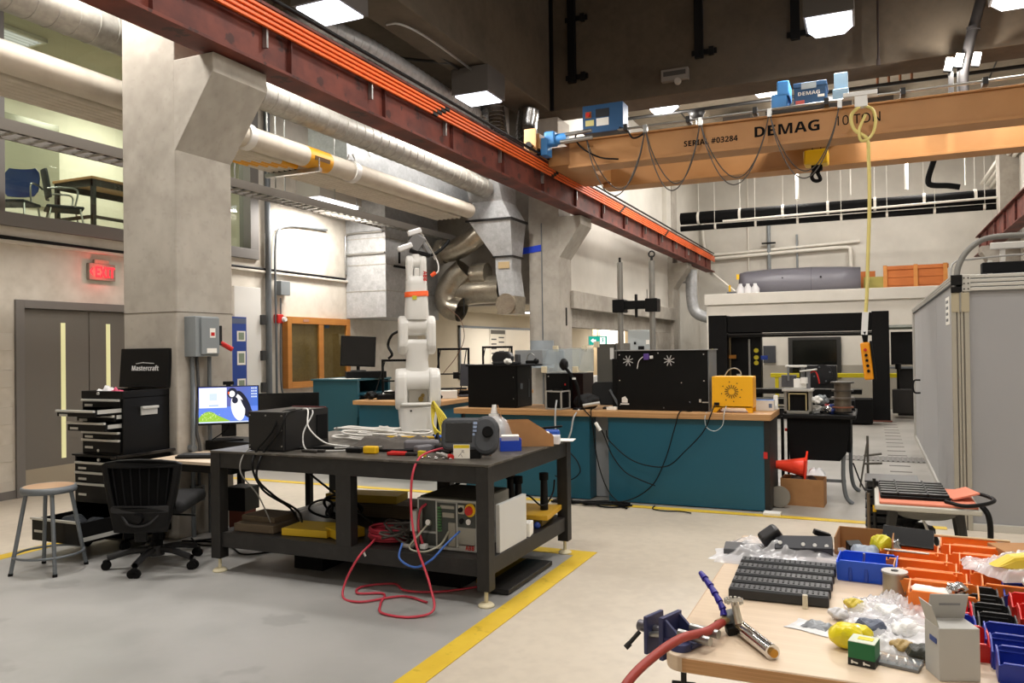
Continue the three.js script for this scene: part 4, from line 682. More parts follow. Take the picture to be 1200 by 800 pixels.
{ // office chair seen from behind
  const t = thing('office_chair', 'black mesh back office chair on casters beside the tool cabinet', 'office chair', [-4.80, 0, -4.28], 0.44);   // local -z faces forward
  const bend = (g, k) => { const p = g.attributes.position; for (let i = 0; i < p.count; i++) { const X = p.getX(i), Y = p.getY(i); p.setZ(i, p.getZ(i) - k * X * X + 0.35 * (Y - 0.55) * (Y - 0.55) * 0.5); } g.computeVertexNormals(); return g; };
  const outline = [], inner = [];
  const prof = (y) => 0.285 - 0.10 * Math.pow(Math.max(0, (0.86 - y)) / 0.55, 1.6);
  for (let i = 0; i <= 12; i++) { const y = 0.30 + i / 12 * 0.47; outline.push([prof(y), y]); }
  for (let i = 0; i <= 6; i++) { const a = i / 6 * Math.PI; outline.push([Math.cos(a) * prof(0.8) * (1), 0.77 + 0.045 * Math.sin(a)]); }
  for (let i = 12; i >= 0; i--) { const y = 0.30 + i / 12 * 0.47; outline.push([-prof(y), y]); }
  for (let i = 0; i <= 8; i++) { const y = 0.47 + i / 8 * 0.28; inner.push([-(prof(y) - 0.05), y]); }
  for (let i = 8; i >= 0; i--) { const y = 0.47 + i / 8 * 0.28; inner.push([prof(y) - 0.05, y]); }
  const dense = (pts) => { const o = []; for (let i = 0; i < pts.length; i++) { const a = pts[i], b = pts[(i + 1) % pts.length], n = Math.max(1, Math.round(Math.hypot(a[0] - b[0], a[1] - b[1]) / 0.04)); for (let k = 0; k < n; k++) o.push([a[0] + (b[0] - a[0]) * k / n, a[1] + (b[1] - a[1]) * k / n]); } return o; };
  part(t, 'back_frame', mv(bend(ext(dense(outline), 0.035, { holes: [dense(inner)], bevel: 0.008 }), 0.5), 0, 0, 0.25), black);
  const pg = new THREE.PlaneGeometry(0.46, 0.32, 14, 8); part(t, 'back_mesh', mv(bend(mv(clean(pg.toNonIndexed()), 0, 0.61, 0), 0.5), 0, 0, 0.235), new THREE.MeshPhysicalMaterial({ color: 0x070708, roughness: 0.95, specularIntensity: 0.3, side: THREE.DoubleSide }));
  const ribs = []; for (let i = -3; i <= 3; i++) ribs.push(tube([[i * 0.055, 0.47, 0.24 - 0.5 * Math.pow(i * 0.055, 2)], [i * 0.06, 0.6, 0.25 - 0.5 * Math.pow(i * 0.06, 2)], [i * 0.066, 0.75, 0.255 - 0.5 * Math.pow(i * 0.066, 2)]], 0.006, 5)); part(t, 'back_ribs', ribs, fabric);
  part(t, 'lumbar_bar', [mv(bend(ext(dense(rrect(0.42, 0.05, 0.02, 0, 0.46)), 0.03, { bevel: 0.006 }), 0.5), 0, 0, 0.255), tube([[-0.13, 0.42, 0.25], [-0.06, 0.36, 0.285], [0.06, 0.36, 0.285], [0.13, 0.42, 0.25]], 0.01)], std(0x1d1d1f, 0.5));
  part(t, 'hub_cap', cy(0.03, 0.035, 0.03, 0, 0.4, 0.285, { rx: Math.PI / 2 }), black);
  part(t, 'seat', mv(bx(0.5, 0.09, 0.48, 0, 0, 0, { r: 0.04, s: 4 }), 0.02, 0.46, -0.06, 0.05), std(0x141416, 0.9));
  part(t, 'back_support', [bx(0.09, 0.18, 0.03, 0, 0.32, 0.24, { r: 0.01 }), bar([0, 0.3, 0.22], [0, 0.38, 0], 0.09, 0.03)], black);
  part(t, 'mechanism', bx(0.16, 0.06, 0.2, 0, 0.38, 0), black); part(t, 'lever', seg([0.05, 0.38, 0.02], [0.3, 0.37, 0.03], 0.007), black);
  part(t, 'gas_lift', [cy(0.028, 0.028, 0.2, 0, 0.27, 0), cy(0.04, 0.045, 0.09, 0, 0.14, 0)], blackMatte);
  const star = part(t, 'star_base', [0, 1, 2, 3, 4].map(i => { const a = i * 1.2566 + 0.35, c = Math.cos(a), s = Math.sin(a); return tube([[0.03 * c, 0.125, 0.03 * s], [0.16 * c, 0.12, 0.16 * s], [0.32 * c, 0.085, 0.32 * s]], 0.023, 8); }).concat([cy(0.055, 0.06, 0.07, 0, 0.115, 0)]), std(0x1b1b1d, 0.5));
  for (let i = 0; i < 5; i++) { const a = i * 1.2566 + 0.35, c = Math.cos(a), s = Math.sin(a), x = 0.33 * c, z = 0.33 * s; const k = part(star, 'caster', [mv(cy(0.031, 0.031, 0.02, 0, 0, 0), x - 0.016 * s, 0.031, z + 0.016 * c, Math.PI / 2, 0, -a * 0 , 0), mv(cy(0.031, 0.031, 0.02, 0, 0, 0), x + 0.016 * s, 0.031, z - 0.016 * c, Math.PI / 2, 0, 0), bx(0.04, 0.035, 0.05, x, 0.055, z, { r: 0.012 })], blackMatte); }
}
{ // computer desk between the column and the robot table
  const t = thing('computer_desk', 'light wood computer desk on black legs between the front column and the robot table', 'desk', [-4.9, 0, -5.2]);
  wpart(t, 'desktop', b2(-5.24, -4.4, 0.69, 0.715, -5.62, -4.62, 0.004), mapleWood);
  wpart(t, 'frame', [b2(-5.22, -4.42, 0.63, 0.69, -4.68, -4.64), b2(-5.2, -4.44, 0.63, 0.685, -5.0, -4.96), b2(-5.22, -5.18, 0.63, 0.69, -5.6, -4.66), b2(-4.46, -4.42, 0.63, 0.69, -5.6, -4.66), b2(-5.22, -4.42, 0.63, 0.69, -5.6, -5.56)], black);
  for (const [x, z] of [[-5.2, -4.66], [-4.9, -4.98], [-5.2, -5.58], [-4.44, -5.58]]) wpart(t, 'leg', b2(x - 0.025, x + 0.025, 0, 0.63, z - 0.025, z + 0.025, 0.003), black);
  const k = thing('keyboard', 'black keyboard on the front edge of the computer desk', 'keyboard', [-4.86, 0.716, -4.83], 0.4);
  part(k, 'base', bx(0.44, 0.02, 0.15, 0, 0.012, 0, { r: 0.006 }), black); for (let j = 0; j < 4; j++) part(k, 'key_row', bx(0.41, 0.01, 0.027, 0, 0.026, -0.05 + j * 0.034), std(0x222224, 0.6));
  solo('red_marker', 'small red marker lying on the keyboard of the computer desk', 'marker', mv(bx(0.06, 0.02, 0.025, 0, 0, 0), -4.82, 0.757, -4.9, 0, 0.3), red);
  const hub = solo('desktop_riser', 'black box serving as monitor riser at the back of the computer desk', 'riser', b2(-5.24, -4.62, 0.716, 0.80, -5.55, -5.2, 0.005), black);
  const scr = canvasTex(512, 300, (x, w, h) => {
    const g = x.createLinearGradient(0, 0, w, h); g.addColorStop(0, '#3c4fb0'); g.addColorStop(0.45, '#5b5f9e'); g.addColorStop(1, '#3b6fd0'); x.fillStyle = g; x.fillRect(0, 0, w, h);
    x.fillStyle = '#5f7fd8'; x.fillRect(0, h * 0.55, w, h * 0.4);
    x.fillStyle = '#8fb93a'; x.beginPath(); x.moveTo(0, h); x.lineTo(0, h * 0.86); x.quadraticCurveTo(w * 0.14, h * 0.55, w * 0.3, h * 0.78); x.lineTo(w * 0.52, h * 0.95); x.lineTo(w * 0.5, h); x.fill();
    x.fillStyle = '#d7e7a0'; for (let i = 0; i < 40; i++) { x.beginPath(); x.arc(w * (0.05 + 0.3 * hash2(i, 1, 3)), h * (0.7 + 0.22 * hash2(i, 2, 3)), 3, 0, 7); x.fill(); }
    x.fillStyle = '#eef3ff'; x.fillRect(w * 0.01, h * 0.02, w * 0.46, h * 0.56); x.fillStyle = '#c5d3f2'; x.fillRect(w * 0.18, h * 0.18, w * 0.13, h * 0.2); x.fillStyle = '#8ba4e0'; x.fillRect(w * 0.17, h * 0.5, w * 0.16, h * 0.03);
    x.fillStyle = '#17182a'; x.beginPath(); x.ellipse(w * 0.76, h * 0.5, w * 0.09, h * 0.42, -0.45, 0, 7); x.fill();
    x.fillStyle = '#f4efee'; x.beginPath(); x.ellipse(w * 0.66, h * 0.58, w * 0.115, h * 0.38, -0.18, 0, 7); x.fill();
    x.fillStyle = '#1a1c30'; x.beginPath(); x.moveTo(w * 0.7, h * 0.34); x.quadraticCurveTo(w * 0.88, h * 0.5, w * 0.95, h * 0.9); x.quadraticCurveTo(w * 0.78, h * 0.74, w * 0.7, h * 0.34); x.fill();
    x.fillStyle = '#1b2036'; x.beginPath(); x.ellipse(w * 0.565, h * 0.18, w * 0.085, h * 0.15, 0.3, 0, 7); x.fill(); x.fillStyle = '#f4efee'; x.beginPath(); x.ellipse(w * 0.56, h * 0.2, w * 0.05, h * 0.09, 0.2, 0, 7); x.fill();
    x.fillStyle = '#1b2036'; x.beginPath(); x.ellipse(w * 0.61, h * 0.38, w * 0.05, h * 0.09, 0, 0, 7); x.fill(); x.fillStyle = '#e0562a'; x.fillRect(w * 0.49, h * 0.14, w * 0.03, h * 0.07); x.fillRect(w * 0.92, h * 0.9, w * 0.04, h * 0.05);
    x.fillStyle = '#e8eefc'; for (let i = 0; i < 3; i++) for (let j = 0; j < 4; j++) x.fillRect(w * (0.89 + 0.035 * i), h * (0.03 + 0.08 * j), w * 0.02, h * 0.04);
    x.fillStyle = '#c9d4ee'; x.fillRect(0, h * 0.965, w, h * 0.035);
  });
  const m = thing('computer_monitor', 'lit computer monitor showing a black and white bird, in front of the column', 'monitor', [-5.05, 0.80, -5.28], 0.72);
  part(m, 'bezel', bx(0.5, 0.33, 0.03, 0, 0.30, 0, { r: 0.005 }), black); part(m, 'stand', [bx(0.12, 0.22, 0.025, 0, 0.14, -0.03), bx(0.24, 0.015, 0.17, 0, 0.008, 0)], black);
  printOn(m, 'screen', 0.48, 0.305, scr, 0, 0.305, 0.0165, 0, 0, { mat: new THREE.MeshStandardMaterial({ color: 0x111111, emissive: 0xffffff, emissiveMap: scr, emissiveIntensity: 1.0, roughness: 0.3 }) });
  const wc = part(m, 'webcam', [bx(0.09, 0.03, 0.03, 0, 0.49, 0), bx(0.04, 0.03, 0.04, 0, 0.47, -0.01)], black);
  m.add(areaLight(0, 0.305, 0.03, 0.53, 0.31, 1.2, new THREE.Color().setRGB(0.8, 0.87, 1), [0, 0, 1]));
  solo('desk_cable', 'thin black cable curling on the desk behind the bird monitor', 'cable', tube([[-5.18, 0.805, -5.22], [-5.1, 0.86, -5.25], [-5.05, 0.93, -5.3], [-5.03, 0.96, -5.38]], 0.005), black);
  for (let i = 0; i < 3; i++) solo('floor_cable', `black cable on the floor under the computer desk, ${['nearest the office chair', 'middle of three', 'nearest the column'][i]}`, 'cable', tube([[-5.2, 0.008, -5.0 + 0.1 * i], [-4.95, 0.008, -4.85 - 0.12 * i], [-4.7, 0.008, -4.9 - 0.1 * i], [-4.4, 0.008, -4.75 - 0.15 * i], [-4.25, 0.008, -4.9]], 0.007), black);
}
{ // second, dark monitor behind the black computer case
  const m = thing('computer_monitor', 'dark wide monitor standing behind the black computer case', 'monitor', [-4.75, 0.716, -5.54], 0.65);
  part(m, 'bezel', bx(0.52, 0.31, 0.03, 0.1, 0.32, 0, { r: 0.004 }), blackMatte); part(m, 'screen', bx(0.5, 0.285, 0.004, 0.1, 0.325, 0.0155, { r: 0 }), blackGloss); part(m, 'stand', [bx(0.05, 0.24, 0.03, 0.1, 0.14, -0.02), bx(0.2, 0.012, 0.15, 0.1, 0.006, 0)], black);
}
// ---------- robot table with everything on it ----------
const TX0 = -4.29, TX1 = -2.10, TZ0 = -5.74, TZ1 = -4.30, TY = 0.86;
{
  const t = thing('robot_table', 'heavy black steel workbench with lower shelf carrying the white robot arm', 'workbench', [-3.2, 0, -5.02]);
  wpart(t, 'tabletop', b2(TX0, TX1, 0.845, TY, TZ0, TZ1, 0.003), tableTop);
  wpart(t, 'apron', [b2(TX0 + 0.05, TX1 - 0.05, 0.74, 0.845, TZ1 - 0.08, TZ1 - 0.009), b2(TX0 + 0.05, TX1 - 0.05, 0.74, 0.845, TZ0 + 0.009, TZ0 + 0.08), b2(TX0 + 0.009, TX0 + 0.08, 0.74, 0.845, TZ0 + 0.05, TZ1 - 0.05), b2(TX1 - 0.08, TX1 - 0.009, 0.74, 0.845, TZ0 + 0.05, TZ1 - 0.05)], tableBlack);
  for (const x of [TX0 + 0.043, TX1 - 0.043]) for (const z of [TZ0 + 0.043, TZ1 - 0.043]) { const l = wpart(t, 'leg', b2(x - 0.042, x + 0.042, 0.10, 0.845, z - 0.042, z + 0.042, 0.004), tableBlack); wpart(l, 'leveling_foot', [cy(0.012, 0.012, 0.09, x, 0.065, z), lathe([[0, 0], [0.05, 0], [0.05, 0.012], [0.035, 0.025], [0, 0.028]], 18, x, 0, z)], std(0xd9cfae, 0.5)); }
  for (const z of [TZ1 - 0.09, TZ0 + 0.01]) wpart(t, 'center_post', b2(-3.22, -3.1, 0.28, 0.76, z, z + 0.08), tableBlack);
  wpart(t, 'shelf', b2(TX0 + 0.05, TX1 - 0.05, 0.265, 0.28, TZ0 + 0.05, TZ1 - 0.05), tableBlack);
  wpart(t, 'shelf_rail', [b2(TX0 + 0.08, TX1 - 0.08, 0.18, 0.283, TZ1 - 0.095, TZ1 - 0.02), b2(TX0 + 0.08, TX1 - 0.08, 0.18, 0.283, TZ0 + 0.02, TZ0 + 0.095), b2(TX0 + 0.02, TX0 + 0.095, 0.18, 0.283, TZ0 + 0.08, TZ1 - 0.08), b2(TX1 - 0.095, TX1 - 0.02, 0.18, 0.283, TZ0 + 0.08, TZ1 - 0.08)], tableBlack);
  const e = solo('steel_edge_strip', 'dark steel plate lying on the floor beside the front right leg of the robot table', 'plate', mv(bx(0.2, 0.03, 0.75, 0, 0.02, 0), -2.2, 0.004, -4.95), tableBlack);
  for (let i = 0; i < 2; i++) solo('forklift_skid', i ? 'black steel skid under the robot table, left half' : 'black steel skid under the robot table, right half', 'skid', b2(-2.7 - i * 1.1, -2.45 - i * 1.1, 0.003, 0.12, -5.6, -4.6, 0.004), blackMatte);
  solo('skid_stripe', 'yellow and black striped plate on the floor under the robot table', 'plate', b2(-2.42, -2.3, 0.003, 0.03, -5.35, -4.75, 0.003), std(0x9c8420, 0.6));
}
{ // six axis robot: local +z looks at the camera
  const t = thing('industrial_robot', 'white six axis industrial robot arm standing upright on the black workbench', 'robot arm', [-3.27, TY, -5.45], 0.6);
  const loft = (rows, n = 28) => { // rows: [y, halfW, halfD, cz, exponent]
    const P = [], I = []; rows.forEach(([y, a, b, cz, e]) => { for (let i = 0; i < n; i++) { const q = i / n * 6.28318, c = Math.cos(q), s = Math.sin(q), k = 2 / (e || 2.6); P.push(a * Math.sign(c) * Math.pow(Math.abs(c), k), y, cz + b * Math.sign(s) * Math.pow(Math.abs(s), k)); } });
    for (let j = 0; j < rows.length - 1; j++) for (let i = 0; i < n; i++) { const a = j * n + i, b = j * n + (i + 1) % n; I.push(a, a + n, b, b, a + n, b + n); }
    const top = P.length / 3; P.push(0, rows[rows.length - 1][0], rows[rows.length - 1][3]); const o = (rows.length - 1) * n; for (let i = 0; i < n; i++) I.push(o + i, top, o + (i + 1) % n);
    const g = new THREE.BufferGeometry(); g.setAttribute('position', new THREE.Float32BufferAttribute(P, 3)); g.setIndex(I); g.computeVertexNormals(); return clean(g);
  };
  const base = part(t, 'base', [loft([[0, 0.145, 0.15, 0, 4], [0.02, 0.145, 0.15, 0, 4], [0.03, 0.138, 0.14, 0, 3.6], [0.24, 0.155, 0.145, 0, 2.6], [0.262, 0.16, 0.15, 0, 2.4]])], robotWhite);
  part(base, 'bolt', [[-0.12, 0.125], [0.12, 0.125]].map(([x, z]) => cy(0.012, 0.012, 0.02, x, 0.03, z, { seg: 10 })).concat([cy(0.008, 0.008, 0.01, -0.06, 0.225, 0.142, { rx: Math.PI / 2 })]), darkMetal);
  part(base, 'connector_panel', bx(0.02, 0.12, 0.1, 0.15, 0.1, -0.02), black);
  part(t, 'collar', loft([[0.26, 0.163, 0.155, 0, 2.3], [0.275, 0.168, 0.165, 0.005, 2.3], [0.285, 0.16, 0.15, 0, 2.3]]), robotWhite);
  const sh = part(t, 'shoulder', [loft([[0.27, 0.158, 0.10, -0.05, 2.6], [0.34, 0.168, 0.11, -0.05, 3], [0.45, 0.176, 0.11, -0.05, 3.4], [0.52, 0.17, 0.10, -0.05, 3], [0.55, 0.13, 0.07, -0.05, 2.6]]),
    mv(ext(stadium(0, 0.32, 0, 0.455, 0.095, 12), 0.09, { bevel: 0.022 }), -0.13, 0, 0.02, 0, Math.PI / 2), mv(ext(stadium(0, 0.32, 0, 0.455, 0.095, 12), 0.09, { bevel: 0.022 }), 0.13, 0, 0.02, 0, Math.PI / 2)], robotWhite);
  part(sh, 'motor_recess', bx(0.15, 0.16, 0.02, 0, 0.36, 0.062, { r: 0.004 }), std(0x8f8a80, 0.6)); part(sh, 'brass_fitting', [cy(0.014, 0.014, 0.05, 0.035, 0.34, 0.08, { rx: Math.PI / 2 }), cy(0.02, 0.02, 0.02, 0.02, 0.31, 0.08, { rx: Math.PI / 2 })], std(0x8a7440, 0.4, 0.8));
  part(t, 'lower_arm', [loft([[0.40, 0.085, 0.075, -0.02, 2.6], [0.52, 0.095, 0.08, -0.02, 2.8], [0.62, 0.085, 0.075, -0.02, 2.8], [0.68, 0.10, 0.08, -0.02, 2.8], [0.74, 0.135, 0.085, -0.02, 3.2], [0.775, 0.13, 0.08, -0.02, 3]]), mv(cy(0.09, 0.09, 0.18, 0, 0, 0), 0, 0.45, 0.01, 0, 0, Math.PI / 2)], robotWhite);
  for (const s of [-1, 1]) part(t, 'elbow_cheek', mv(ext(stadium(0, 0.745, 0, 0.875, 0.088, 12), 0.075, { bevel: 0.022 }), s * 0.108, 0, -0.01, 0, Math.PI / 2), robotWhite);
  const el = part(t, 'elbow_housing', [mv(cy(0.078, 0.078, 0.15, 0, 0, 0, { seg: 28 }), 0, 0.885, -0.01, 0, 0, Math.PI / 2), loft([[0.82, 0.06, 0.06, -0.02, 3], [0.95, 0.07, 0.07, -0.01, 3]])], robotWhite);
  const fa = part(t, 'forearm', [loft([[0.93, 0.085, 0.08, 0, 3.2], [0.97, 0.095, 0.085, 0, 3.4], [1.1, 0.088, 0.08, 0, 3.4], [1.2, 0.083, 0.075, 0, 3.4], [1.205, 0.08, 0.073, 0, 3.4], [1.21, 0.083, 0.075, 0, 3.4], [1.27, 0.08, 0.073, 0, 3.2]]), mv(ext(stadium(0, 1.26, 0, 1.375, 0.062, 12), 0.055, { bevel: 0.016 }), -0.052, 0, 0, 0, Math.PI / 2), mv(ext(stadium(0, 1.26, 0, 1.375, 0.062, 12), 0.055, { bevel: 0.016 }), 0.052, 0, 0, 0, Math.PI / 2)], robotWhite);
  part(fa, 'lettering', mv(words('ABB', 0.03, 0.003), 0.065, 1.27, 0.066, 0, 0.3, -Math.PI / 2), red);
  part(t, 'orange_band', mv(loft([[-0.02, 0.094, 0.086, 0, 3.4], [0.02, 0.093, 0.085, 0, 3.4]]), 0, 1.13, 0, 0, 0, 0.06), std(0xf2601c, 0.55), 'orange hook and loop band');
  part(t, 'tag', bx(0.035, 0.03, 0.004, -0.02, 1.10, 0.085, { r: 0 }), std(0xc7c43a, 0.5));
  part(t, 'wrist', [mv(cy(0.05, 0.05, 0.06, 0, 0, 0), 0, 1.38, 0, 0, 0, Math.PI / 2), cy(0.04, 0.048, 0.05, 0.0, 1.42, 0), bx(0.04, 0.07, 0.03, 0.0, 1.30, 0.05, { r: 0.008 })], robotWhite);
  const gr = part(t, 'gripper_mount', [bx(0.17, 0.03, 0.08, 0.03, 1.455, 0, { rz: -0.25, r: 0.01 }), tube([[0.1, 1.44, 0], [0.16, 1.46, -0.02], [0.24, 1.53, -0.05], [0.27, 1.57, -0.06]], 0.014)], black);
  part(t, 'gripper_body', [bx(0.11, 0.13, 0.08, 0.0, 1.54, 0.0, { rz: -0.55, r: 0.012 }), bx(0.03, 0.2, 0.07, 0.06, 1.53, 0.0, { rz: 0.55, r: 0.008 })], std(0x8c8c8e, 0.35, 0.6));
  part(t, 'gripper_finger', [bx(0.12, 0.045, 0.06, -0.085, 1.50, 0.02, { rz: 0.35, r: 0.012 })], std(0xf3f3f5, 0.2, 0.2)); part(t, 'gripper_finger', [bx(0.11, 0.045, 0.06, -0.01, 1.62, 0.02, { rz: 0.3, r: 0.012 })], std(0xf3f3f5, 0.2, 0.2));
  part(t, 'gripper_link', [bar([0.04, 1.62, 0.02], [0.155, 1.42, 0.02], 0.014, 0.014), bar([0.06, 1.6, -0.02], [0.15, 1.41, -0.02], 0.012, 0.012)], chrome);
  part(t, 'gripper_cable', tube([[0.155, 1.42, 0], [0.175, 1.36, 0.01], [0.17, 1.31, 0.02], [0.145, 1.285, 0.03]], 0.006), white); part(t, 'orange_plug', seg([0.15, 1.3, 0.03], [0.115, 1.275, 0.03], 0.016, 10), std(0xf0561c, 0.5));
  solo('thin_wire', 'thin looping wire behind the robot arm running up to the ceiling ducts', 'wire', tube([[-3.1, 1.9, -5.6], [-3.02, 1.8, -5.7], [-2.98, 1.65, -5.7], [-3.05, 1.5, -5.7], [-3.15, 1.36, -5.65]], 0.003, 5), std(0x6a4a38, 0.6));
}
{ // computer case
  const t = thing('computer_case', 'black computer case standing on the left end of the robot table', 'computer case', [-3.855, TY, -4.63], 0.0);
  part(t, 'case', bx(0.31, 0.27, 0.5, 0, 0.14, 0, { r: 0.004 }), std(0x131315, 0.42)); part(t, 'side_panel', bx(0.005, 0.25, 0.3, 0.156, 0.14, 0.08, { r: 0 }), std(0x19191b, 0.4));
  part(t, 'screw', [[-0.14, 0.25], [0.0, 0.25], [0.14, 0.25], [-0.14, 0.04], [0.14, 0.04], [0.14, 0.15]].map(([x, y]) => cy(0.006, 0.006, 0.006, x, y, 0.251, { rx: Math.PI / 2, seg: 8 })), steel);
  part(t, 'rear_port', bx(0.008, 0.18, 0.12, 0.157, 0.14, -0.17), blackMatte); part(t, 'edge_rail', bx(0.31, 0.012, 0.012, 0, 0.277, -0.22), std(0x5a2020, 0.5));
}
// cables hanging in front and over the case
for (const [i, p, c, l] of [[0, [[-3.78, 1.137, -4.7], [-3.68, 1.13, -4.62], [-3.62, 1.02, -4.55], [-3.52, 0.91, -4.6], [-3.42, 0.87, -4.75]], white, 'white cable arching over the black computer case'], [1, [[-3.76, 1.137, -4.74], [-3.67, 1.11, -4.66], [-3.63, 0.97, -4.5], [-3.55, 0.875, -4.44], [-3.4, 0.868, -4.5], [-3.25, 0.868, -4.62]], std(0xb9b9b6, 0.5), 'grey cable looping from the computer case onto the table'], [2, [[-3.72, 1.137, -4.6], [-3.70, 1.12, -4.42], [-3.72, 1.0, -4.36], [-3.83, 0.862, -4.33], [-3.82, 0.8, -4.27], [-3.83, 0.7, -4.26], [-3.80, 0.55, -4.4], [-3.75, 0.4, -4.6], [-3.72, 0.3, -4.6]], black, 'black cable hanging from the computer case to the shelf, right one'], [3, [[-3.78, 1.137, -4.6], [-3.76, 1.12, -4.42], [-3.78, 1.0, -4.355], [-3.89, 0.862, -4.32], [-3.88, 0.78, -4.27], [-3.87, 0.6, -4.36], [-3.82, 0.42, -4.6], [-3.78, 0.3, -4.65]], black, 'black cable hanging from the computer case to the shelf, left one'], [4, [[-4.0, 0.88, -4.44], [-3.99, 0.864, -4.34], [-3.985, 0.80, -4.275], [-3.98, 0.72, -4.27], [-3.95, 0.55, -4.4], [-3.9, 0.3, -4.5]], std(0x8f8d88, 0.5), 'thin grey cable over the front edge of the robot table at left']]) solo('cable', l, 'cable', tube(p, i < 2 ? 0.0055 : i < 4 ? 0.008 : 0.005, 7, false, 50), c);
{ // heap of white cables: loops, each too tangled to count
  const g = []; for (let i = 0; i < 9; i++) { const pts = []; const a0 = rr(0, 6), cx = -3.45 + rr(-0.2, 0.22), cz = -5.18 + rr(-0.12, 0.12), R = rr(0.1, 0.22); for (let k = 0; k < 10; k++) { const a = a0 + k * 0.75; pts.push([cx + R * 1.3 * Math.cos(a), TY + 0.012 + i * 0.009 + 0.02 * rnd(), cz + R * 0.55 * Math.sin(a)]); } g.push(tube(pts, 0.009, 6, false, 50)); }
  const h = solo('cable_heap', 'tangled heap of white cables on the robot table left of the robot', 'cables', g, std(0xdedbd5, 0.55)); h.userData.kind = 'stuff';
  const g2 = []; for (let i = 0; i < 6; i++) { const pts = []; for (let k = 0; k < 12; k++) { const a = k * 0.9 + i; pts.push([-2.98 + 0.03 * i * 0.6 + 0.07 * Math.cos(a), 0.90 + 0.16 + 0.16 * Math.sin(a + i * 0.3), -5.38 + 0.05 * Math.sin(a * 1.3 + i)]); } g2.push(tube(pts, 0.009, 6, false, 50)); }
  const y = thing('yellow_cable_coil', 'coil of yellow cable hanging from the right side of the robot base', 'cable', [-2.98, TY, -5.4]);
  for (let i = 0; i < 5; i++) { const a = 0.2 + i * 0.25; wpart(y, 'loop', tube([[-3.08 + 0.005 * i, 1.12 - 0.01 * i, -5.34], [-3.04 + 0.012 * i, 1.16 - 0.015 * i, -5.3], [-2.99 + 0.016 * i, 1.04, -5.28], [-2.95 + 0.024 * i, 0.92, -5.26], [-2.94 + 0.026 * i, 0.875 + 0.004 * i, -5.26 + 0.01 * i], [-3.0, 0.90 + 0.012 * i, -5.27], [-3.05, 1.0, -5.3], [-3.08 + 0.005 * i, 1.11 - 0.01 * i, -5.34]], 0.008, 6, false, 60), yellowCable); }
  wpart(y, 'plug', mv(blob(0.02, 3, 0.08), -2.87, 0.98, -5.27), white);
}
{ // tools and parts scattered over the table
  const T = (n, l, c, g, m) => solo(n, l, c, g, m);
  T('tape_measure', 'yellow tape measure with black end on the front edge of the robot table', 'tape measure', mv(bx(0.1, 0.05, 0.05, 0, 0.026, 0, { r: 0.01, s: 2 }), -3.08, TY, -4.52, 0, 0.1), yellow);
  T('utility_knife', 'black handled tool left of the yellow tape measure', 'tool', mv(bx(0.12, 0.035, 0.05, 0, 0.018, 0, { r: 0.01 }), -3.22, TY, -4.53, 0, 0.05), black);
  T('dark_pliers', 'dark pliers lying at the front edge under the computer case', 'pliers', [mv(bx(0.16, 0.02, 0.03, 0, 0.011, 0, { r: 0.008 }), -3.5, TY, -4.46, 0, 0.15), mv(bx(0.14, 0.02, 0.02, 0, 0.011, 0, { r: 0.008 }), -3.52, TY, -4.43, 0, -0.1)], std(0x3a3734, 0.5, 0.3));
  const p = thing('red_pliers', 'red handled pliers on the front edge of the robot table', 'pliers', [-2.83, TY, -4.5], 0.1);
  part(p, 'handle', [bx(0.13, 0.025, 0.022, -0.03, 0.014, 0.012, { r: 0.009, ry: 0.1 }), bx(0.13, 0.025, 0.022, -0.03, 0.014, -0.022, { r: 0.009, ry: -0.1 })], red); part(p, 'jaw', bx(0.08, 0.02, 0.03, 0.07, 0.012, -0.004, { r: 0.006 }), darkMetal);
  T('gray_laptop_sleeve', 'flat grey cloth bag lying across the middle of the robot table', 'bag', mv(crumple(0.62, 0.3, 0.12, 31, { n: 24 }), -3.14, TY, -4.92, 0, 0.1), std(0x57524d, 0.9));
  T('yellow_rod', 'yellow rod lying behind the grey cloth bag on the robot table', 'rod', seg([-3.42, TY + 0.05, -5.0], [-2.9, TY + 0.05, -5.12], 0.01, 8), std(0xd2a92a, 0.5));
  T('blue_screwdriver', 'blue handled screwdriver behind the grey cloth bag', 'screwdriver', [seg([-2.92, TY + 0.06, -5.1], [-2.8, TY + 0.055, -5.14], 0.013, 10)], std(0x2e63c4, 0.4));
  T('blue_clamp', 'small blue clip lying among cables left of the grey bag', 'clip', mv(bx(0.09, 0.02, 0.03, 0, 0.011, 0), -3.38, TY, -4.86, 0, 0.3), std(0x2b4fc0, 0.4));
  T('black_strap', 'long black strap lying along the front of the robot table', 'strap', tube([[-3.85, TY + 0.012, -4.45], [-3.6, TY + 0.012, -4.6], [-3.3, TY + 0.012, -4.66], [-3.0, TY + 0.012, -4.62], [-2.75, TY + 0.012, -4.72], [-2.55, TY + 0.012, -4.66]], 0.011), black);
  T('silver_rod', 'bright steel rod lying left of the tape measure', 'rod', seg([-3.45, TY + 0.01, -4.62], [-3.12, TY + 0.02, -4.72], 0.009, 8), steel);
  T('power_drill', 'grey and black hand tool lying right of the grey bag on the robot table', 'tool', [mv(bx(0.24, 0.07, 0.08, 0, 0.038, 0, { r: 0.02, s: 2 }), -2.84, TY, -4.78, 0, 0.35), mv(bx(0.13, 0.05, 0.06, 0, 0.027, 0, { r: 0.015 }), -2.77, TY, -4.68, 0, 1.2)], std(0x6d6b70, 0.5));
  T('black_wedge', 'pointed black plastic piece standing in front of the robot base', 'part', mv(ext([[-0.07, 0], [0.07, 0], [0.02, 0.03], [0.0, 0.1], [-0.02, 0.03]], 0.05, { bevel: 0.004 }), -2.84, TY, -5.0, 0, 0.2), black);
  T('small_black_case', 'low black case between the hand tool and the teach pendant', 'case', mv(bx(0.26, 0.05, 0.14, 0, 0.026, 0, { r: 0.015 }), -2.6, TY, -4.82, 0, 0.1), std(0x1b1b1e, 0.5));
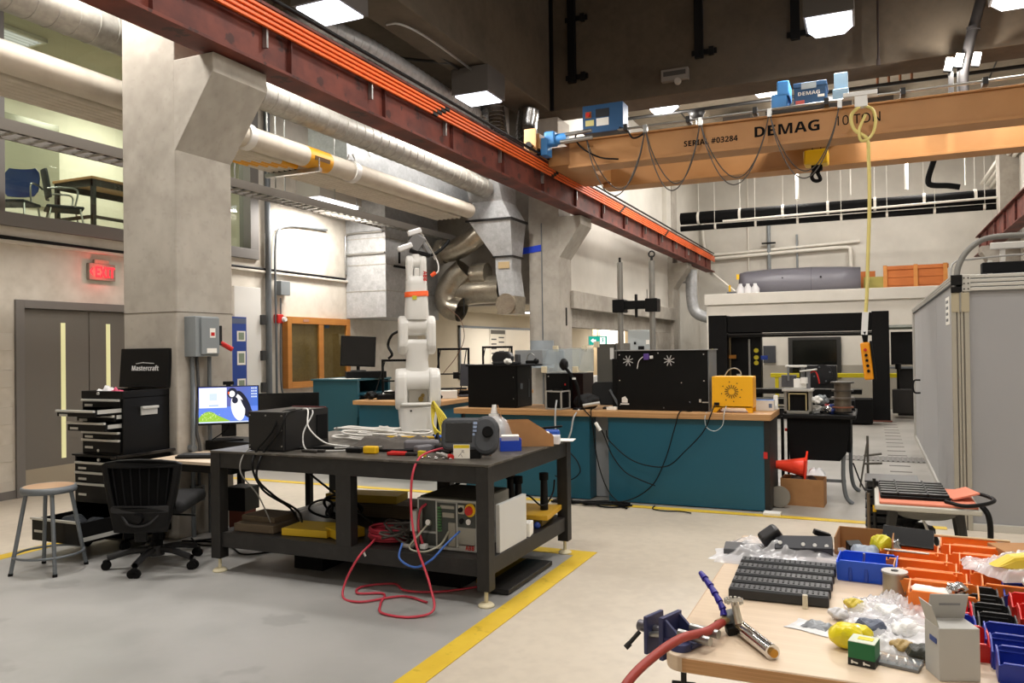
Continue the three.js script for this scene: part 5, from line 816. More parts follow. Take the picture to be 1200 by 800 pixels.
  T('yellow_label_block', 'small yellow block at the front edge right of the red pliers', 'block', mv(bx(0.05, 0.04, 0.03, 0, 0.021, 0), -2.66, TY, -4.48), std(0xd2bc2c, 0.5));
  T('screwdriver', 'screwdriver with white shaft and red tip at the front edge by the red cable', 'screwdriver', [seg([-2.56, TY + 0.015, -4.56], [-2.45, TY + 0.015, -4.46], 0.012, 10), seg([-2.62, TY + 0.015, -4.6], [-2.56, TY + 0.015, -4.56], 0.006, 8)], white);
  T('red_plug', 'small red plug at the front edge beside the white screwdriver', 'cap', seg([-2.455, TY + 0.016, -4.47], [-2.42, TY + 0.016, -4.44], 0.016, 10), red);
  for (let i = 0; i < 7; i++) T('steel_bit', 'tiny bright steel screw scattered at the table front', 'screw', seg([-2.64 + i * 0.035, TY + 0.006, -4.42 - 0.03 * (i % 3)], [-2.62 + i * 0.035, TY + 0.006, -4.43 - 0.03 * (i % 3)], 0.006, 6), chrome).userData.group = 'small screws on the robot table';
}
{ // teach pendant
  const t = thing('teach_pendant', 'grey robot teach pendant with dark screen and joystick standing on its holder', 'teach pendant', [-2.36, TY, -4.55], 0.35);
  part(t, 'body', [mv(ext(rrect(0.30, 0.21, 0.05, 0, 0, 6), 0.07, { bevel: 0.02 }), -0.02, 0.15, 0.0, -0.25), mv(ext(stadium(0, -0.04, 0, 0.04, 0.085, 12), 0.085, { bevel: 0.025 }), 0.115, 0.14, 0.0, -0.25)], std(0x3a3d42, 0.5));
  part(t, 'screen', mv(bx(0.17, 0.125, 0.006, 0, 0, 0), -0.055, 0.165, 0.034, -0.25), std(0x16171a, 0.2));
  part(t, 'key_strip', [0, 1, 2, 3, 4, 5].map(i => mv(bx(0.024, 0.016, 0.008, 0, 0, 0), 0.053 - 0.003 * i, 0.225 - i * 0.024, 0.052 - 0.0062 * i - 0.03 + 0.03, -0.25)), std(0x8ea0c0, 0.4));
  part(t, 'joystick', mv(cy(0.032, 0.038, 0.04, 0, 0, 0, { rx: Math.PI / 2 }), 0.13, 0.17, 0.045, -0.25), blackMatte);
  part(t, 'holder', [bx(0.16, 0.06, 0.12, 0, 0.03, -0.01), bx(0.03, 0.1, 0.1, 0.0, 0.06, -0.03)], black);
  const lab = canvasTex(128, 128, (x, w, h) => { x.fillStyle = '#f0ece0'; x.fillRect(0, 0, w, h); x.fillStyle = '#e3c81e'; x.fillRect(0, 0, w, h * 0.24); x.strokeStyle = '#444'; x.lineWidth = 3; x.beginPath(); x.moveTo(w * 0.3, h * 0.85); x.lineTo(w * 0.55, h * 0.5); x.lineTo(w * 0.68, h * 0.6); x.moveTo(w * 0.45, h * 0.7); x.lineTo(w * 0.55, h * 0.9); x.stroke(); x.beginPath(); x.arc(w * 0.58, h * 0.44, 7, 0, 7); x.stroke(); });
  part(t, 'warning_card', bx(0.105, 0.09, 0.004, -0.035, 0.047, 0.062), paper); printOn(t, 'card_print', 0.1, 0.085, lab, -0.035, 0.047, 0.0645);
}
solo('red_cable', 'red cable running from the teach pendant down to the floor loop', 'cable', tube([[-2.5, TY + 0.06, -4.6], [-2.56, TY + 0.05, -4.5], [-2.6, TY + 0.02, -4.36], [-2.6, 0.8, -4.27], [-2.6, 0.6, -4.24], [-2.55, 0.4, -4.2], [-2.42, 0.15, -4.15], [-2.36, 0.03, -4.08], [-2.45, 0.012, -3.98], [-2.65, 0.012, -3.98], [-2.75, 0.012, -4.12], [-2.85, 0.012, -4.3], [-3.0, 0.014, -4.24], [-3.06, 0.014, -4.35], [-2.9, 0.014, -4.5], [-2.75, 0.014, -4.4], [-2.55, 0.014, -4.45], [-2.3, 0.014, -4.7]], 0.0075, 8, false, 160), redCable);
solo('red_cable', 'second red cable, from the coil on the shelf down to the floor', 'cable', tube([[-3.05, 0.31, -4.55], [-2.98, 0.3, -4.36], [-2.99, 0.25, -4.25], [-3.06, 0.1, -4.2], [-3.05, 0.014, -4.15], [-2.9, 0.012, -4.1], [-2.7, 0.012, -4.3], [-2.5, 0.012, -4.25]], 0.0075, 8, false, 90), redCable);
{ const t = thing('red_cable_coil', 'coil of red cable lying on the lower shelf of the robot table', 'cable', [-2.98, 0.281, -4.55]); for (let i = 0; i < 5; i++) { const p = []; for (let k = 0; k < 16; k++) { const a = k / 16 * 6.283; p.push([-2.98 + (0.13 + 0.01 * (i % 2)) * Math.cos(a), 0.294 + 0.017 * i, -4.58 + (0.11 + 0.01 * (i % 3)) * Math.sin(a)]); } wpart(t, 'loop', tube(p, 0.01, 6, true, 50), redCable); } }
{ // items at the right end of the table
  const b = thing('blue_bin', 'small blue parts bin with papers on the right side of the robot table', 'parts bin', [-2.26, TY, -4.98], 0.5);
  part(b, 'shell', [bx(0.14, 0.004, 0.1, 0, 0.003, 0), bx(0.14, 0.07, 0.004, 0, 0.035, 0.05), bx(0.14, 0.08, 0.004, 0, 0.04, -0.05), bx(0.004, 0.08, 0.1, -0.07, 0.04, 0), bx(0.004, 0.08, 0.1, 0.07, 0.04, 0)], binBlue); part(b, 'papers', bx(0.12, 0.1, 0.03, 0, 0.055, -0.02, { rx: 0.3 }), paper);
  const c = thing('cardboard_box', 'cut open cardboard bin box on the right end of the robot table', 'cardboard box', [-2.25, TY, -5.28], 0.45);
  part(c, 'side', [mv(ext([[-0.17, 0], [0.17, 0], [0.17, 0.07], [0.0, 0.18], [-0.17, 0.18]], 0.004), 0, 0, 0.07), mv(ext([[-0.17, 0], [0.17, 0], [0.17, 0.07], [0.0, 0.18], [-0.17, 0.18]], 0.004), 0, 0, -0.07)], cardboard); part(c, 'end', [bx(0.004, 0.07, 0.14, 0.17, 0.035, 0), bx(0.004, 0.18, 0.14, -0.17, 0.09, 0), bx(0.34, 0.004, 0.14, 0, 0.002, 0)], cardboard); part(c, 'flap', bx(0.004, 0.14, 0.13, -0.2, 0.22, 0.0, { rz: 0.3 }), cardboard); part(c, 'paper_scrap', bx(0.08, 0.03, 0.09, 0.11, 0.07, 0, { rz: 0.3 }), paper);
  solo('brown_envelope', 'upright brown card behind the teach pendant', 'card', mv(bx(0.012, 0.2, 0.14, 0, 0.1, 0), -2.30, TY, -4.74, 0, 0.5), cardboard);
  const d = thing('squeeze_bottle', 'clear plastic covered squeeze bottle behind the teach pendant', 'bottle', [-2.46, TY, -5.15]);
  part(d, 'bag', mv(lathe([[0, 0.0], [0.13, 0.0], [0.14, 0.08], [0.11, 0.17], [0.04, 0.22], [0.02, 0.24]], 14), 0, 0, 0), plastic); part(d, 'body', cy(0.04, 0.05, 0.22, 0, 0.12, 0), white); part(d, 'cap', cy(0.014, 0.026, 0.06, 0, 0.265, 0), std(0xf2f1ee, 0.4));
  solo('red_strip', 'small red strap behind the teach pendant by the brown card', 'strap', mv(bx(0.07, 0.02, 0.02, 0, 0, 0, { rz: -0.5 }), -2.32, TY + 0.21, -4.78, 0, 0.5), red);
  const v = thing('blue_clamp_tool', 'blue and black tool lying behind the cut open cardboard box', 'tool', [-2.18, TY, -5.55], 0.3); part(v, 'body', bx(0.12, 0.09, 0.08, 0, 0.045, 0, { r: 0.02, s: 2 }), blue); part(v, 'blade', bx(0.16, 0.015, 0.03, 0.0, 0.105, 0, { rz: 0.1 }), black);
  solo('clear_case', 'clear plastic case at the back right corner of the robot table', 'case', mv(bx(0.18, 0.06, 0.1, 0, 0.03, 0), -2.16, TY, -5.42, 0, 0.3), plasticMilky);
  solo('paper_sheet', 'white paper sheet overhanging the back right corner of the robot table', 'paper', mv(bx(0.2, 0.004, 0.16, 0, 0.004, 0, { r: 0 }), -2.14, TY, -5.64, 0, 0.2), paper);
}
{ // lower shelf: robot controller and parts
  const SY = 0.283;
  const t = thing('robot_controller', 'grey robot controller box with emergency stop button on the lower shelf', 'controller', [-2.48, SY, -4.72], 0.0); t.scale.x = 0.84;
  const W = 0.50, H = 0.32, D = 0.5;
  part(t, 'case', [bx(W, H, D, 0, H / 2, 0, { r: 0.005 })], std(0x9b9c98, 0.5, 0.1)); part(t, 'top_plate', bx(W - 0.02, 0.008, D - 0.04, 0, H + 0.004, 0), std(0x3a382f, 0.6));
  const f = D / 2;
  part(t, 'frame', [bx(0.012, H, 0.012, -W / 2 + 0.006, H / 2, f), bx(W, 0.014, 0.012, 0, H - 0.007, f), bx(0.012, H, 0.012, -0.085, H / 2, f), bx(0.01, H, 0.012, 0.09, H / 2, f), bx(W, 0.016, 0.012, 0, 0.008, f), bx(0.15, 0.01, 0.012, -0.165, 0.1, f)], std(0xb9bab5, 0.45));
  part(t, 'front_panel', [bx(0.155, 0.2, 0.006, -0.165, 0.21, f), bx(0.155, 0.08, 0.006, -0.165, 0.055, f), bx(0.165, 0.27, 0.004, 0.0, 0.16, f), bx(0.15, 0.15, 0.006, 0.172, 0.225, f)], std(0x3f433f, 0.55));
  part(t, 'vent_panel', bx(0.14, 0.11, 0.006, 0.172, 0.09, f), std(0xa09e94, 0.7)); part(t, 'brand_plate', mv(words('ABB', 0.028, 0.003), 0.2, 0.025, f + 0.007), red); part(t, 'brand_backing', bx(0.15, 0.04, 0.006, 0.172, 0.024, f), std(0xb9b8b0, 0.5));
  part(t, 'estop_ring', cy(0.042, 0.042, 0.012, 0.205, 0.262, f + 0.006, { rx: Math.PI / 2, seg: 24 }), yellow); part(t, 'estop_button', cy(0.026, 0.03, 0.03, 0.202, 0.26, f + 0.02, { rx: Math.PI / 2, seg: 24 }), red);
  const ks = part(t, 'key_switch', bx(0.05, 0.055, 0.01, 0.13, 0.262, f + 0.004), std(0xbdb9a8, 0.5)); part(ks, 'knob', cy(0.015, 0.017, 0.025, 0.13, 0.262, f + 0.015, { rx: Math.PI / 2 }), black);
  part(t, 'push_button', cy(0.018, 0.018, 0.014, 0.132, 0.19, f + 0.006, { rx: Math.PI / 2 }), black); part(t, 'push_button', cy(0.018, 0.018, 0.014, 0.19, 0.188, f + 0.006, { rx: Math.PI / 2 }), white);
  part(t, 'terminal_strip', Array.from({ length: 9 }, (_, i) => bx(0.03, 0.012, 0.02, -0.055, 0.12 + i * 0.018, f + 0.006)), std(0x4a7a4a, 0.5));
  part(t, 'connector_slot', [bx(0.06, 0.15, 0.016, 0.05, 0.1, f + 0.004), bx(0.1, 0.03, 0.01, 0.02, 0.22, f + 0.004), bx(0.12, 0.02, 0.01, 0.01, 0.27, f + 0.004)], std(0x9a968a, 0.6));
  part(t, 'module', bx(0.055, 0.13, 0.08, -0.225, 0.185, f + 0.055), std(0xa7a7a2, 0.5)); part(t, 'cable_hose', tube([[-0.225, 0.12, f + 0.07], [-0.22, 0.05, f + 0.08], [-0.26, 0.02, f + 0.08], [-0.34, 0.012, f + 0.05]], 0.018), std(0x8f8a84, 0.6));
  part(t, 'white_plug', bx(0.05, 0.03, 0.04, -0.165, 0.02, f + 0.05), white); part(t, 'white_plug', seg([-0.15, 0.16, f], [-0.13, 0.175, f + 0.05], 0.018, 10), white);
  part(t, 'red_lead', tube([[-0.17, 0.28, f + 0.01], [-0.18, 0.26, f + 0.06], [-0.19, 0.15, f + 0.08], [-0.17, 0.04, f + 0.06]], 0.009), redCable);
  part(t, 'grey_lead', tube([[-0.13, 0.17, f + 0.03], [-0.18, 0.1, f + 0.09], [-0.25, 0.02, f + 0.11], [-0.1, 0.01, f + 0.13], [0.0, 0.05, f + 0.08], [0.03, 0.12, f + 0.02]], 0.007), std(0xaaa898, 0.5));
  solo('blue_cable', 'blue cable drooping in front of the robot controller shelf', 'cable', tube([[-2.36, 0.42, -4.42], [-2.4, 0.36, -4.32], [-2.47, 0.27, -4.24], [-2.58, 0.22, -4.24], [-2.7, 0.26, -4.26], [-2.73, 0.33, -4.34]], 0.007, 7, false, 50), blueCable);
  solo('white_unit', 'white box standing behind the right front leg on the lower shelf', 'box', mv(bx(0.03, 0.3, 0.42, 0, 0.15, 0), -2.14, SY, -4.72), std(0xcfd0ce, 0.5));
  solo('folded_papers', 'stack of white paper on the shelf behind the controller', 'papers', mv(bx(0.1, 0.09, 0.12, 0, 0.045, 0), -2.18, SY, -5.02, 0, 0.2), paper);
  const fx = thing('gripper_fixture', 'yellow base plate with three black posts on the right end of the lower shelf', 'fixture', [-2.32, SY, -5.42], 0.12);
  part(fx, 'base_block', bx(0.3, 0.05, 0.34, 0, 0.03, 0), std(0x6b5a18, 0.6)); part(fx, 'plate', bx(0.40, 0.035, 0.42, 0, 0.075, 0), std(0xc99c22, 0.5));
  for (const [x, z] of [[-0.13, 0.02], [-0.02, 0.19], [0.12, 0.0]]) { const po = part(fx, 'post', cy(0.025, 0.03, 0.24, x, 0.21, z), black); part(po, 'cap', cy(0.034, 0.034, 0.05, x, 0.335, z), blackMatte); }
  part(fx, 'cable', tube([[-0.1, 0.1, 0.1], [0.0, 0.2, 0.05], [0.12, 0.13, 0.05], [0.17, 0.2, -0.05], [0.18, 0.3, -0.08]], 0.007), black); part(fx, 'knob', mv(blob(0.025, 1, 0.02), 0.12, 0.02, 0.2), std(0x1f3d8f, 0.4)); part(fx, 'clear_bag', mv(crumple(0.16, 0.12, 0.06, 61, { n: 10 }), -0.12, 0.093, 0.13), plasticMilky);
  const bl = (n, l, x, z, y, w, h, d, m, r = 0) => solo(n, l, 'board', mv(bx(w, h, d, 0, h / 2, 0), x, y, z, 0, r), m);
  bl('wood_block', 'old wooden block at the left front corner of the lower shelf', -4.0, -4.55, SY, 0.34, 0.055, 0.3, oldWood, 0.05); bl('wood_block', 'second old wooden block lying on top of the left shelf block', -4.02, -4.6, SY + 0.056, 0.3, 0.04, 0.24, oldWood, 0.0);
  bl('yellow_plate', 'yellow board lying left of the centre post on the lower shelf', -3.58, -4.55, SY, 0.36, 0.05, 0.26, std(0xc9a51f, 0.55), 0.1); bl('yellow_plate', 'short yellow block beside the centre post on the lower shelf', -3.32, -4.55, SY, 0.2, 0.06, 0.2, std(0xd8b322, 0.5), -0.5);
  bl('yellow_plate', 'upper yellow board raised behind the centre post of the robot table', -3.62, -5.25, SY + 0.101, 0.6, 0.06, 0.22, std(0xbb9a22, 0.55), 0.15);
  bl('wood_beam', 'rough wooden beam lying across the back of the lower shelf', -3.2, -5.3, SY + 0.0, 1.1, 0.10, 0.3, oldWood, 0.05);
  bl('black_battery', 'black box standing on a dark red block under the computer desk', -4.98, -5.36, 0.2, 0.2, 0.2, 0.2, black, 0.1); bl('red_block', 'dark red block on the floor below the black box under the desk', -4.98, -5.36, 0.003, 0.16, 0.196, 0.16, std(0x6d3527, 0.8), 0.1);
  solo('gray_rag', 'grey rag draped on the wooden beam on the lower shelf', 'rag', mv(crumple(0.3, 0.26, 0.09, 71, { n: 14, smooth: true }), -2.84, SY + 0.102, -5.22), std(0x7b7264, 0.95));
  const cc = thing('black_cable_coil', 'bundle of looped black cables on the lower shelf left of centre', 'cables', [-3.65, SY, -4.85]); for (let i = 0; i < 8; i++) { const p = []; const R = rr(0.07, 0.15), cx = -3.65 + rr(-0.12, 0.15), cz = -4.85 + rr(-0.08, 0.08); for (let k = 0; k < 12; k++) { const a = k / 12 * 6.283; p.push([cx + R * Math.cos(a), SY + 0.06 + R * 0.55 + R * 0.6 * Math.sin(a), cz + 0.03 * Math.sin(a * 2 + i)]); } wpart(cc, 'loop', tube(p, 0.009, 6, true, 40), black); }
  solo('tire_pump', 'thin black pump with curved handle standing on the lower shelf', 'pump', [seg([-3.4, SY + 0.05, -4.75], [-3.4, 0.74, -4.75], 0.018), tube([[-3.4, 0.72, -4.75], [-3.46, 0.7, -4.75], [-3.47, 0.63, -4.75], [-3.41, 0.6, -4.75]], 0.01)], black);
  solo('diagonal_bar', 'thin black diagonal bar leaning under the left half of the robot table', 'bar', seg([-3.75, 0.74, -4.6], [-3.2, 0.35, -4.7], 0.008), black);
  solo('black_hose', 'thick black cable sloping down to the robot controller top', 'cable', tube([[-2.55, 0.75, -5.2], [-2.72, 0.6, -5.1], [-2.85, 0.46, -5.05], [-2.9, 0.44, -5.0]], 0.014), black);
  const tang = []; for (let i = 0; i < 9; i++) { const p = []; for (let k = 0; k < 6; k++) p.push([-2.95 + rr(-0.05, 0.3), SY + 0.02 + rr(0, 0.12), -4.5 + rr(-0.15, 0.1)]); tang.push(tube(p, 0.008, 6, false, 36)); }
  const tg = solo('wire_tangle', 'tangle of dark wires between the red coil and the robot controller', 'wires', tang, std(0x4c4742, 0.6)); tg.userData.kind = 'stuff';
  solo('tiny_tag', 'tiny white tag hanging on the front shelf rail', 'tag', mv(bx(0.014, 0.035, 0.003, 0, 0, 0, { r: 0, rz: 0.5 }), -3.0, 0.245, -4.317), white);
}
// ---------- middle: workbench with boxes, podium, rear bench ----------
{
  const t = thing('workbench', 'long workbench with wood countertop and two teal cabinet bases in the middle of the hall', 'workbench', [-2.5, 0, -8.1]);
  wpart(t, 'countertop', b2(-4.18, -0.86, 0.855, 0.915, -8.5, -7.72, 0.006), benchWood);
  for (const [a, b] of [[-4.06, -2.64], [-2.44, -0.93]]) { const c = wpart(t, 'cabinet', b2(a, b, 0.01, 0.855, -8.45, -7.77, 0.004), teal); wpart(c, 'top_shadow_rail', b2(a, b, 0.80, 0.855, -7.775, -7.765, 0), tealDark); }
  wpart(t, 'end_panel', b2(-0.93, -0.88, 0.01, 0.855, -8.45, -7.77, 0.003), darkMetal);
  wpart(t, 'recess_panel', b2(-2.64, -2.44, 0.01, 0.855, -8.1, -7.98, 0), std(0x9a9da0, 0.6));
  solo('red_sticker', 'small red tag on the dark end of the teal workbench', 'tag', b2(-0.935, -0.90, 0.50, 0.56, -7.768, -7.762, 0), red);
}
const CT = 0.916;
function blackBox(name, label, x0, x1, z0, z1, h, screws, o = {}) {
  const t = thing(name, label, 'box', [(x0 + x1) / 2, CT, (z0 + z1) / 2]);
  wpart(t, 'case', b2(x0, x1, CT, CT + h, z0, z1, 0.004), o.mat || inky(0x050506, 0.5));
  wpart(t, 'screw', screws.map(([x, y]) => cy(0.007, 0.007, 0.006, x, CT + y, z1 + 0.002, { rx: Math.PI / 2, seg: 8 })), chrome);
  return t;
}
{
  const a = blackBox('equipment_box', 'large plain black box on the left end of the teal workbench', -4.07, -3.49, -8.3, -7.86, 0.46, [[-3.52, 0.33], [-3.52, 0.1]]);
  wpart(a, 'side_panel', [b2(-3.49, -3.484, CT + 0.02, CT + 0.44, -8.28, -7.88, 0)], inky(0x0d0d0e, 0.4)); wpart(a, 'latch', [b2(-3.488, -3.47, CT + 0.2, CT + 0.26, -8.0, -7.96), b2(-3.488, -3.478, CT + 0.1, CT + 0.3, -8.2, -8.19)], grayMetal);
  wpart(a, 'top_lip', b2(-4.09, -3.26, CT + 0.45, CT + 0.465, -8.32, -7.84, 0.003), black);
  const b = blackBox('equipment_box', 'smaller black box under the clear acrylic cover, right of the large plain one', -3.16, -2.9, -8.35, -7.9, 0.37, [[-3.13, 0.34], [-2.93, 0.05]]);
  wpart(b, 'side_panel', b2(-2.9, -2.78, CT + 0.0, CT + 0.37, -8.35, -8.0, 0.003), inky(0x180808, 0.3)); wpart(b, 'edge_strip', b2(-3.18, -3.165, CT + 0.02, CT + 0.33, -7.9, -7.895, 0), steel); wpart(b, 'indicator', b2(-2.95, -2.935, CT + 0.245, CT + 0.265, -7.9, -7.894), red); wpart(b, 'badge', b2(-3.1, -3.07, CT + 0.13, CT + 0.16, -7.9, -7.894), std(0x25309a, 0.4));
  const ac = thing('acrylic_cover', 'clear acrylic hood with pale corner blocks on the smaller black box', 'cover', [-3.0, CT + 0.37, -8.1]);
  const ap = (g) => wpart(ac, 'panel', g, acrylic);
  ap(mv(bx(0.42, 0.005, 0.32, 0, 0, 0, { r: 0 }), -3.0, CT + 0.50, -7.98, 0.9)); ap(b2(-3.2, -2.78, CT + 0.38, CT + 0.64, -8.38, -8.375, 0)); ap(b2(-2.78, -2.775, CT + 0.38, CT + 0.62, -8.35, -7.9, 0)); ap(b2(-3.2, -3.195, CT + 0.38, CT + 0.62, -8.35, -7.9, 0)); ap(b2(-3.2, -2.78, CT + 0.62, CT + 0.625, -8.35, -8.1, 0));
  for (const [x, y, z] of [[-3.17, 0.38, -7.88], [-2.82, 0.38, -7.88], [-3.2, 0.6, -8.3], [-2.86, 0.6, -8.3], [-2.74, 0.64, -8.35]]) wpart(ac, 'corner_block', b2(x - 0.028, x + 0.028, CT + y, CT + y + 0.065, z - 0.02, z + 0.02, 0.003), std(0xd9cdb0, 0.6));
  const tp = thing('tape_dispenser', 'black tape dispenser on top of the large plain black box', 'tape dispenser', [-3.68, CT + 0.465, -8.0]);
  part(tp, 'body', [mv(ext(stadium(-0.07, 0.07, 0.02, 0.07, 0.075, 10), 0.1, { bevel: 0.015 }), 0, 0, 0)], std(0x232427, 0.35)); part(tp, 'foot', bx(0.3, 0.03, 0.12, 0.02, 0.015, 0, { r: 0.01 }), std(0x232427, 0.4)); part(tp, 'paper_curl', mv(blob(0.035, 4, 0.15, 1.3, 0.9, 1), 0.06, 0.035, 0.06), paper); part(tp, 'cutter', bx(0.04, 0.1, 0.08, 0.15, 0.06, 0), std(0x4c4c4e, 0.4, 0.3));
  const sc = thing('small_clamp', 'small black clamp with wire loop right of the tape dispenser', 'clamp', [-3.38, CT + 0.465, -8.05]); part(sc, 'body', [bx(0.14, 0.035, 0.06, 0, 0.025, 0, { r: 0.01 }), mv(blob(0.03, 6, 0.1), 0.05, 0.035, 0)], black); part(sc, 'wire', tube([[-0.06, 0.04, 0], [-0.05, 0.1, 0], [-0.01, 0.12, 0], [0.03, 0.09, 0]], 0.006), steel);
  solo('gray_display', 'pale grey flat screen standing behind the large plain black box', 'screen', b2(-3.75, -3.15, CT + 0.46, CT + 0.62, -8.45, -8.42, 0.004), std(0x9fa3a6, 0.4)); 
  const cb = thing('camera_cube', 'black cube with aluminium edge frame at the front of the workbench', 'cube', [-3.0, CT, -7.83], -0.15);
  part(cb, 'body', bx(0.17, 0.16, 0.17, 0, 0.1, 0), black); for (const x of [-0.09, 0.09]) for (const z of [-0.09, 0.09]) part(cb, 'edge', bx(0.014, 0.19, 0.014, x, 0.098, z, { r: 0 }), alu); for (const y of [0.01, 0.19]) part(cb, 'edge_ring', [bx(0.18, 0.014, 0.014, 0, y, 0.09, { r: 0 }), bx(0.18, 0.014, 0.014, 0, y, -0.09, { r: 0 }), bx(0.014, 0.014, 0.18, 0.09, y, 0, { r: 0 }), bx(0.014, 0.014, 0.18, -0.09, y, 0, { r: 0 })], alu); part(cb, 'cap', bx(0.1, 0.015, 0.06, 0, 0.2, 0), black);
  const gn = thing('gooseneck_lamp', 'black gooseneck with small head rising before the acrylic hood', 'gooseneck', [-2.78, CT, -7.83]); part(gn, 'neck', tube([[0, 0.0, 0], [0.01, 0.15, 0], [-0.02, 0.28, 0], [-0.09, 0.38, 0], [-0.14, 0.44, 0]], 0.016), blackMatte); part(gn, 'head', [mv(blob(0.045, 2, 0.08, 1, 1.4, 1), -0.15, 0.47, 0)], black); part(gn, 'clip', cy(0.02, 0.02, 0.02, -0.04, 0.32, 0), white); part(gn, 'base', cy(0.05, 0.06, 0.02, 0, 0.01, 0), black);
  solo('white_cable', 'thick white cable hanging in a loop over the workbench edge below the black cube', 'cable', tube([[-2.98, CT + 0.1, -7.74], [-2.98, CT, -7.70], [-2.98, 0.72, -7.70], [-2.95, 0.60, -7.70], [-2.88, 0.58, -7.70], [-2.82, 0.68, -7.70], [-2.78, 0.85, -7.70], [-2.74, CT + 0.01, -7.75]], 0.009, 8, false, 60), std(0xb5b8ba, 0.4));
  const mt = thing('folded_monitor', 'black tilted monitor lying among cables on the workbench', 'monitor', [-2.52, CT, -8.05], 0.2); part(mt, 'panel', mv(ext(rrect(0.34, 0.24, 0.05), 0.03, { bevel: 0.006 }), 0, 0.16, 0, -0.2), black); part(mt, 'arm', bar([0.02, 0.2, 0.04], [0.12, 0.03, 0.1], 0.02, 0.02), grayMetal); part(mt, 'base', bx(0.2, 0.02, 0.14, 0.05, 0.011, 0.05), black);
  solo('black_heap', 'low black bag lying beside the tilted monitor on the workbench', 'bag', mv(blob(0.13, 7, 0.1, 1.1, 0.62, 0.9), -2.73, CT + 0.075, -8.0), std(0x141416, 0.8));
  solo('silver_tube', 'silver tube lying on black parts at the front of the workbench', 'tube', seg([-2.72, CT + 0.04, -7.82], [-2.55, CT + 0.07, -7.85], 0.02, 12), alu);
  solo('white_papers', 'small white papers under the tilted monitor', 'papers', b2(-2.48, -2.38, CT, CT + 0.03, -7.95, -7.85, 0.002), paper);
  const big = blackBox('equipment_box', 'widest black box on the workbench with two spark marks, left of the yellow box', -2.38, -1.46, -8.32, -7.9, 0.60, [[-2.35, 0.56], [-1.95, 0.575], [-1.5, 0.56], [-2.35, 0.3], [-1.72, 0.28], [-1.5, 0.3], [-2.35, 0.05], [-1.9, 0.03], [-1.64, 0.09]]);
  wpart(big, 'top_edge', b2(-2.40, -1.44, CT + 0.6, CT + 0.608, -8.34, -7.88, 0), std(0x8e8e8c, 0.5)); wpart(big, 'side_panel', [b2(-1.46, -1.45, CT, CT + 0.6, -8.32, -7.9, 0)], grayMetal);
  for (const x of [-2.26, -1.84]) { const s = []; for (let i = 0; i < 4; i++) s.push(mv(bx(0.11, 0.008, 0.003, 0, 0, 0, { r: 0 }), x, CT + 0.5, -7.898, 0, 0, i * Math.PI / 4 + 0.4)); wpart(big, 'spark_mark', s, std(0xcfcfcf, 0.3, 0.4)); }
  wpart(big, 'purple_connector', [b2(-2.09, -2.04, CT + 0.51, CT + 0.57, -7.9, -7.86)], std(0x5b3f8f, 0.5)); wpart(big, 'white_connector', b2(-2.03, -2.0, CT + 0.52, CT + 0.55, -7.9, -7.87), white); wpart(big, 'wire', tube([[-2.1, CT + 0.54, -7.88], [-2.14, CT + 0.5, -7.875], [-2.16, CT + 0.42, -7.875]], 0.004), white);
  const hs = ext([[-0.03, 0], [0.03, 0], [0.03, 0.035], [0.005, 0.065], [-0.03, 0.05]], 0.004); wpart(big, 'logo_mark', [mv(hs, -2.3, CT + 0.075, -7.896), b2(-2.345, -2.255, CT + 0.055, CT + 0.068, -7.9, -7.894, 0)], white);
  wpart(big, 'left_wing', b2(-2.46, -2.385, CT, CT + 0.52, -8.3, -8.0, 0.003), black); wpart(big, 'slot', [b2(-1.55, -1.53, CT + 0.09, CT + 0.12, -7.9, -7.895, 0), b2(-1.52, -1.46, CT + 0.085, CT + 0.095, -7.9, -7.895, 0)], alu);
  const y = thing('yellow_unit', 'bright yellow metal box with round vent slots on the right end of the workbench', 'power unit', [-1.22, CT, -7.95]);
  const yel = std(0xf0b010, 0.4);
  part(y, 'case', bx(0.38, 0.30, 0.22, -0.005, 0.195, 0, { r: 0.004 }), yel); part(y, 'leg', [ext([[-0.195, 0.0], [-0.155, 0.0], [-0.11, 0.05], [0.11, 0.05], [0.145, 0.0], [0.185, 0.0], [0.185, 0.06], [-0.195, 0.06]], 0.004)].map(g => mv(g, 0, 0, 0.108)).concat([mv(ext([[-0.195, 0.0], [-0.155, 0.0], [-0.11, 0.05], [0.11, 0.05], [0.145, 0.0], [0.185, 0.0], [0.185, 0.06], [-0.195, 0.06]], 0.004), 0, 0, -0.108)]), yel);
  const vs = []; for (let i = 0; i < 16; i++) vs.push(mv(mv(bx(0.035, 0.007, 0.004, 0.048, 0, 0, { r: 0 }), 0, 0, 0, 0, 0, i * Math.PI / 8), -0.01, 0.2, 0.111)); for (let i = 0; i < 8; i++) { const a = i * Math.PI / 4 + 0.2; vs.push(cy(0.006, 0.006, 0.004, -0.01 + 0.095 * Math.cos(a), 0.2 + 0.095 * Math.sin(a), 0.111, { rx: Math.PI / 2, seg: 8 })); } const vsm = part(y, 'vent_slots', vs, std(0x3a2c08, 0.7)); vsm.userData.kind = 'stuff';
  part(y, 'switch', bx(0.05, 0.03, 0.012, -0.15, 0.08, 0.112), black); part(y, 'side_panel', bx(0.004, 0.28, 0.2, 0.187, 0.195, 0), std(0xe2a010, 0.4));
  part(y, 'wire', tube([[-0.1, 0.34, -0.05], [-0.06, 0.4, -0.05], [0.0, 0.42, -0.05], [0.05, 0.39, -0.05], [0.06, 0.345, -0.05]], 0.006), std(0x9b9a95, 0.4));
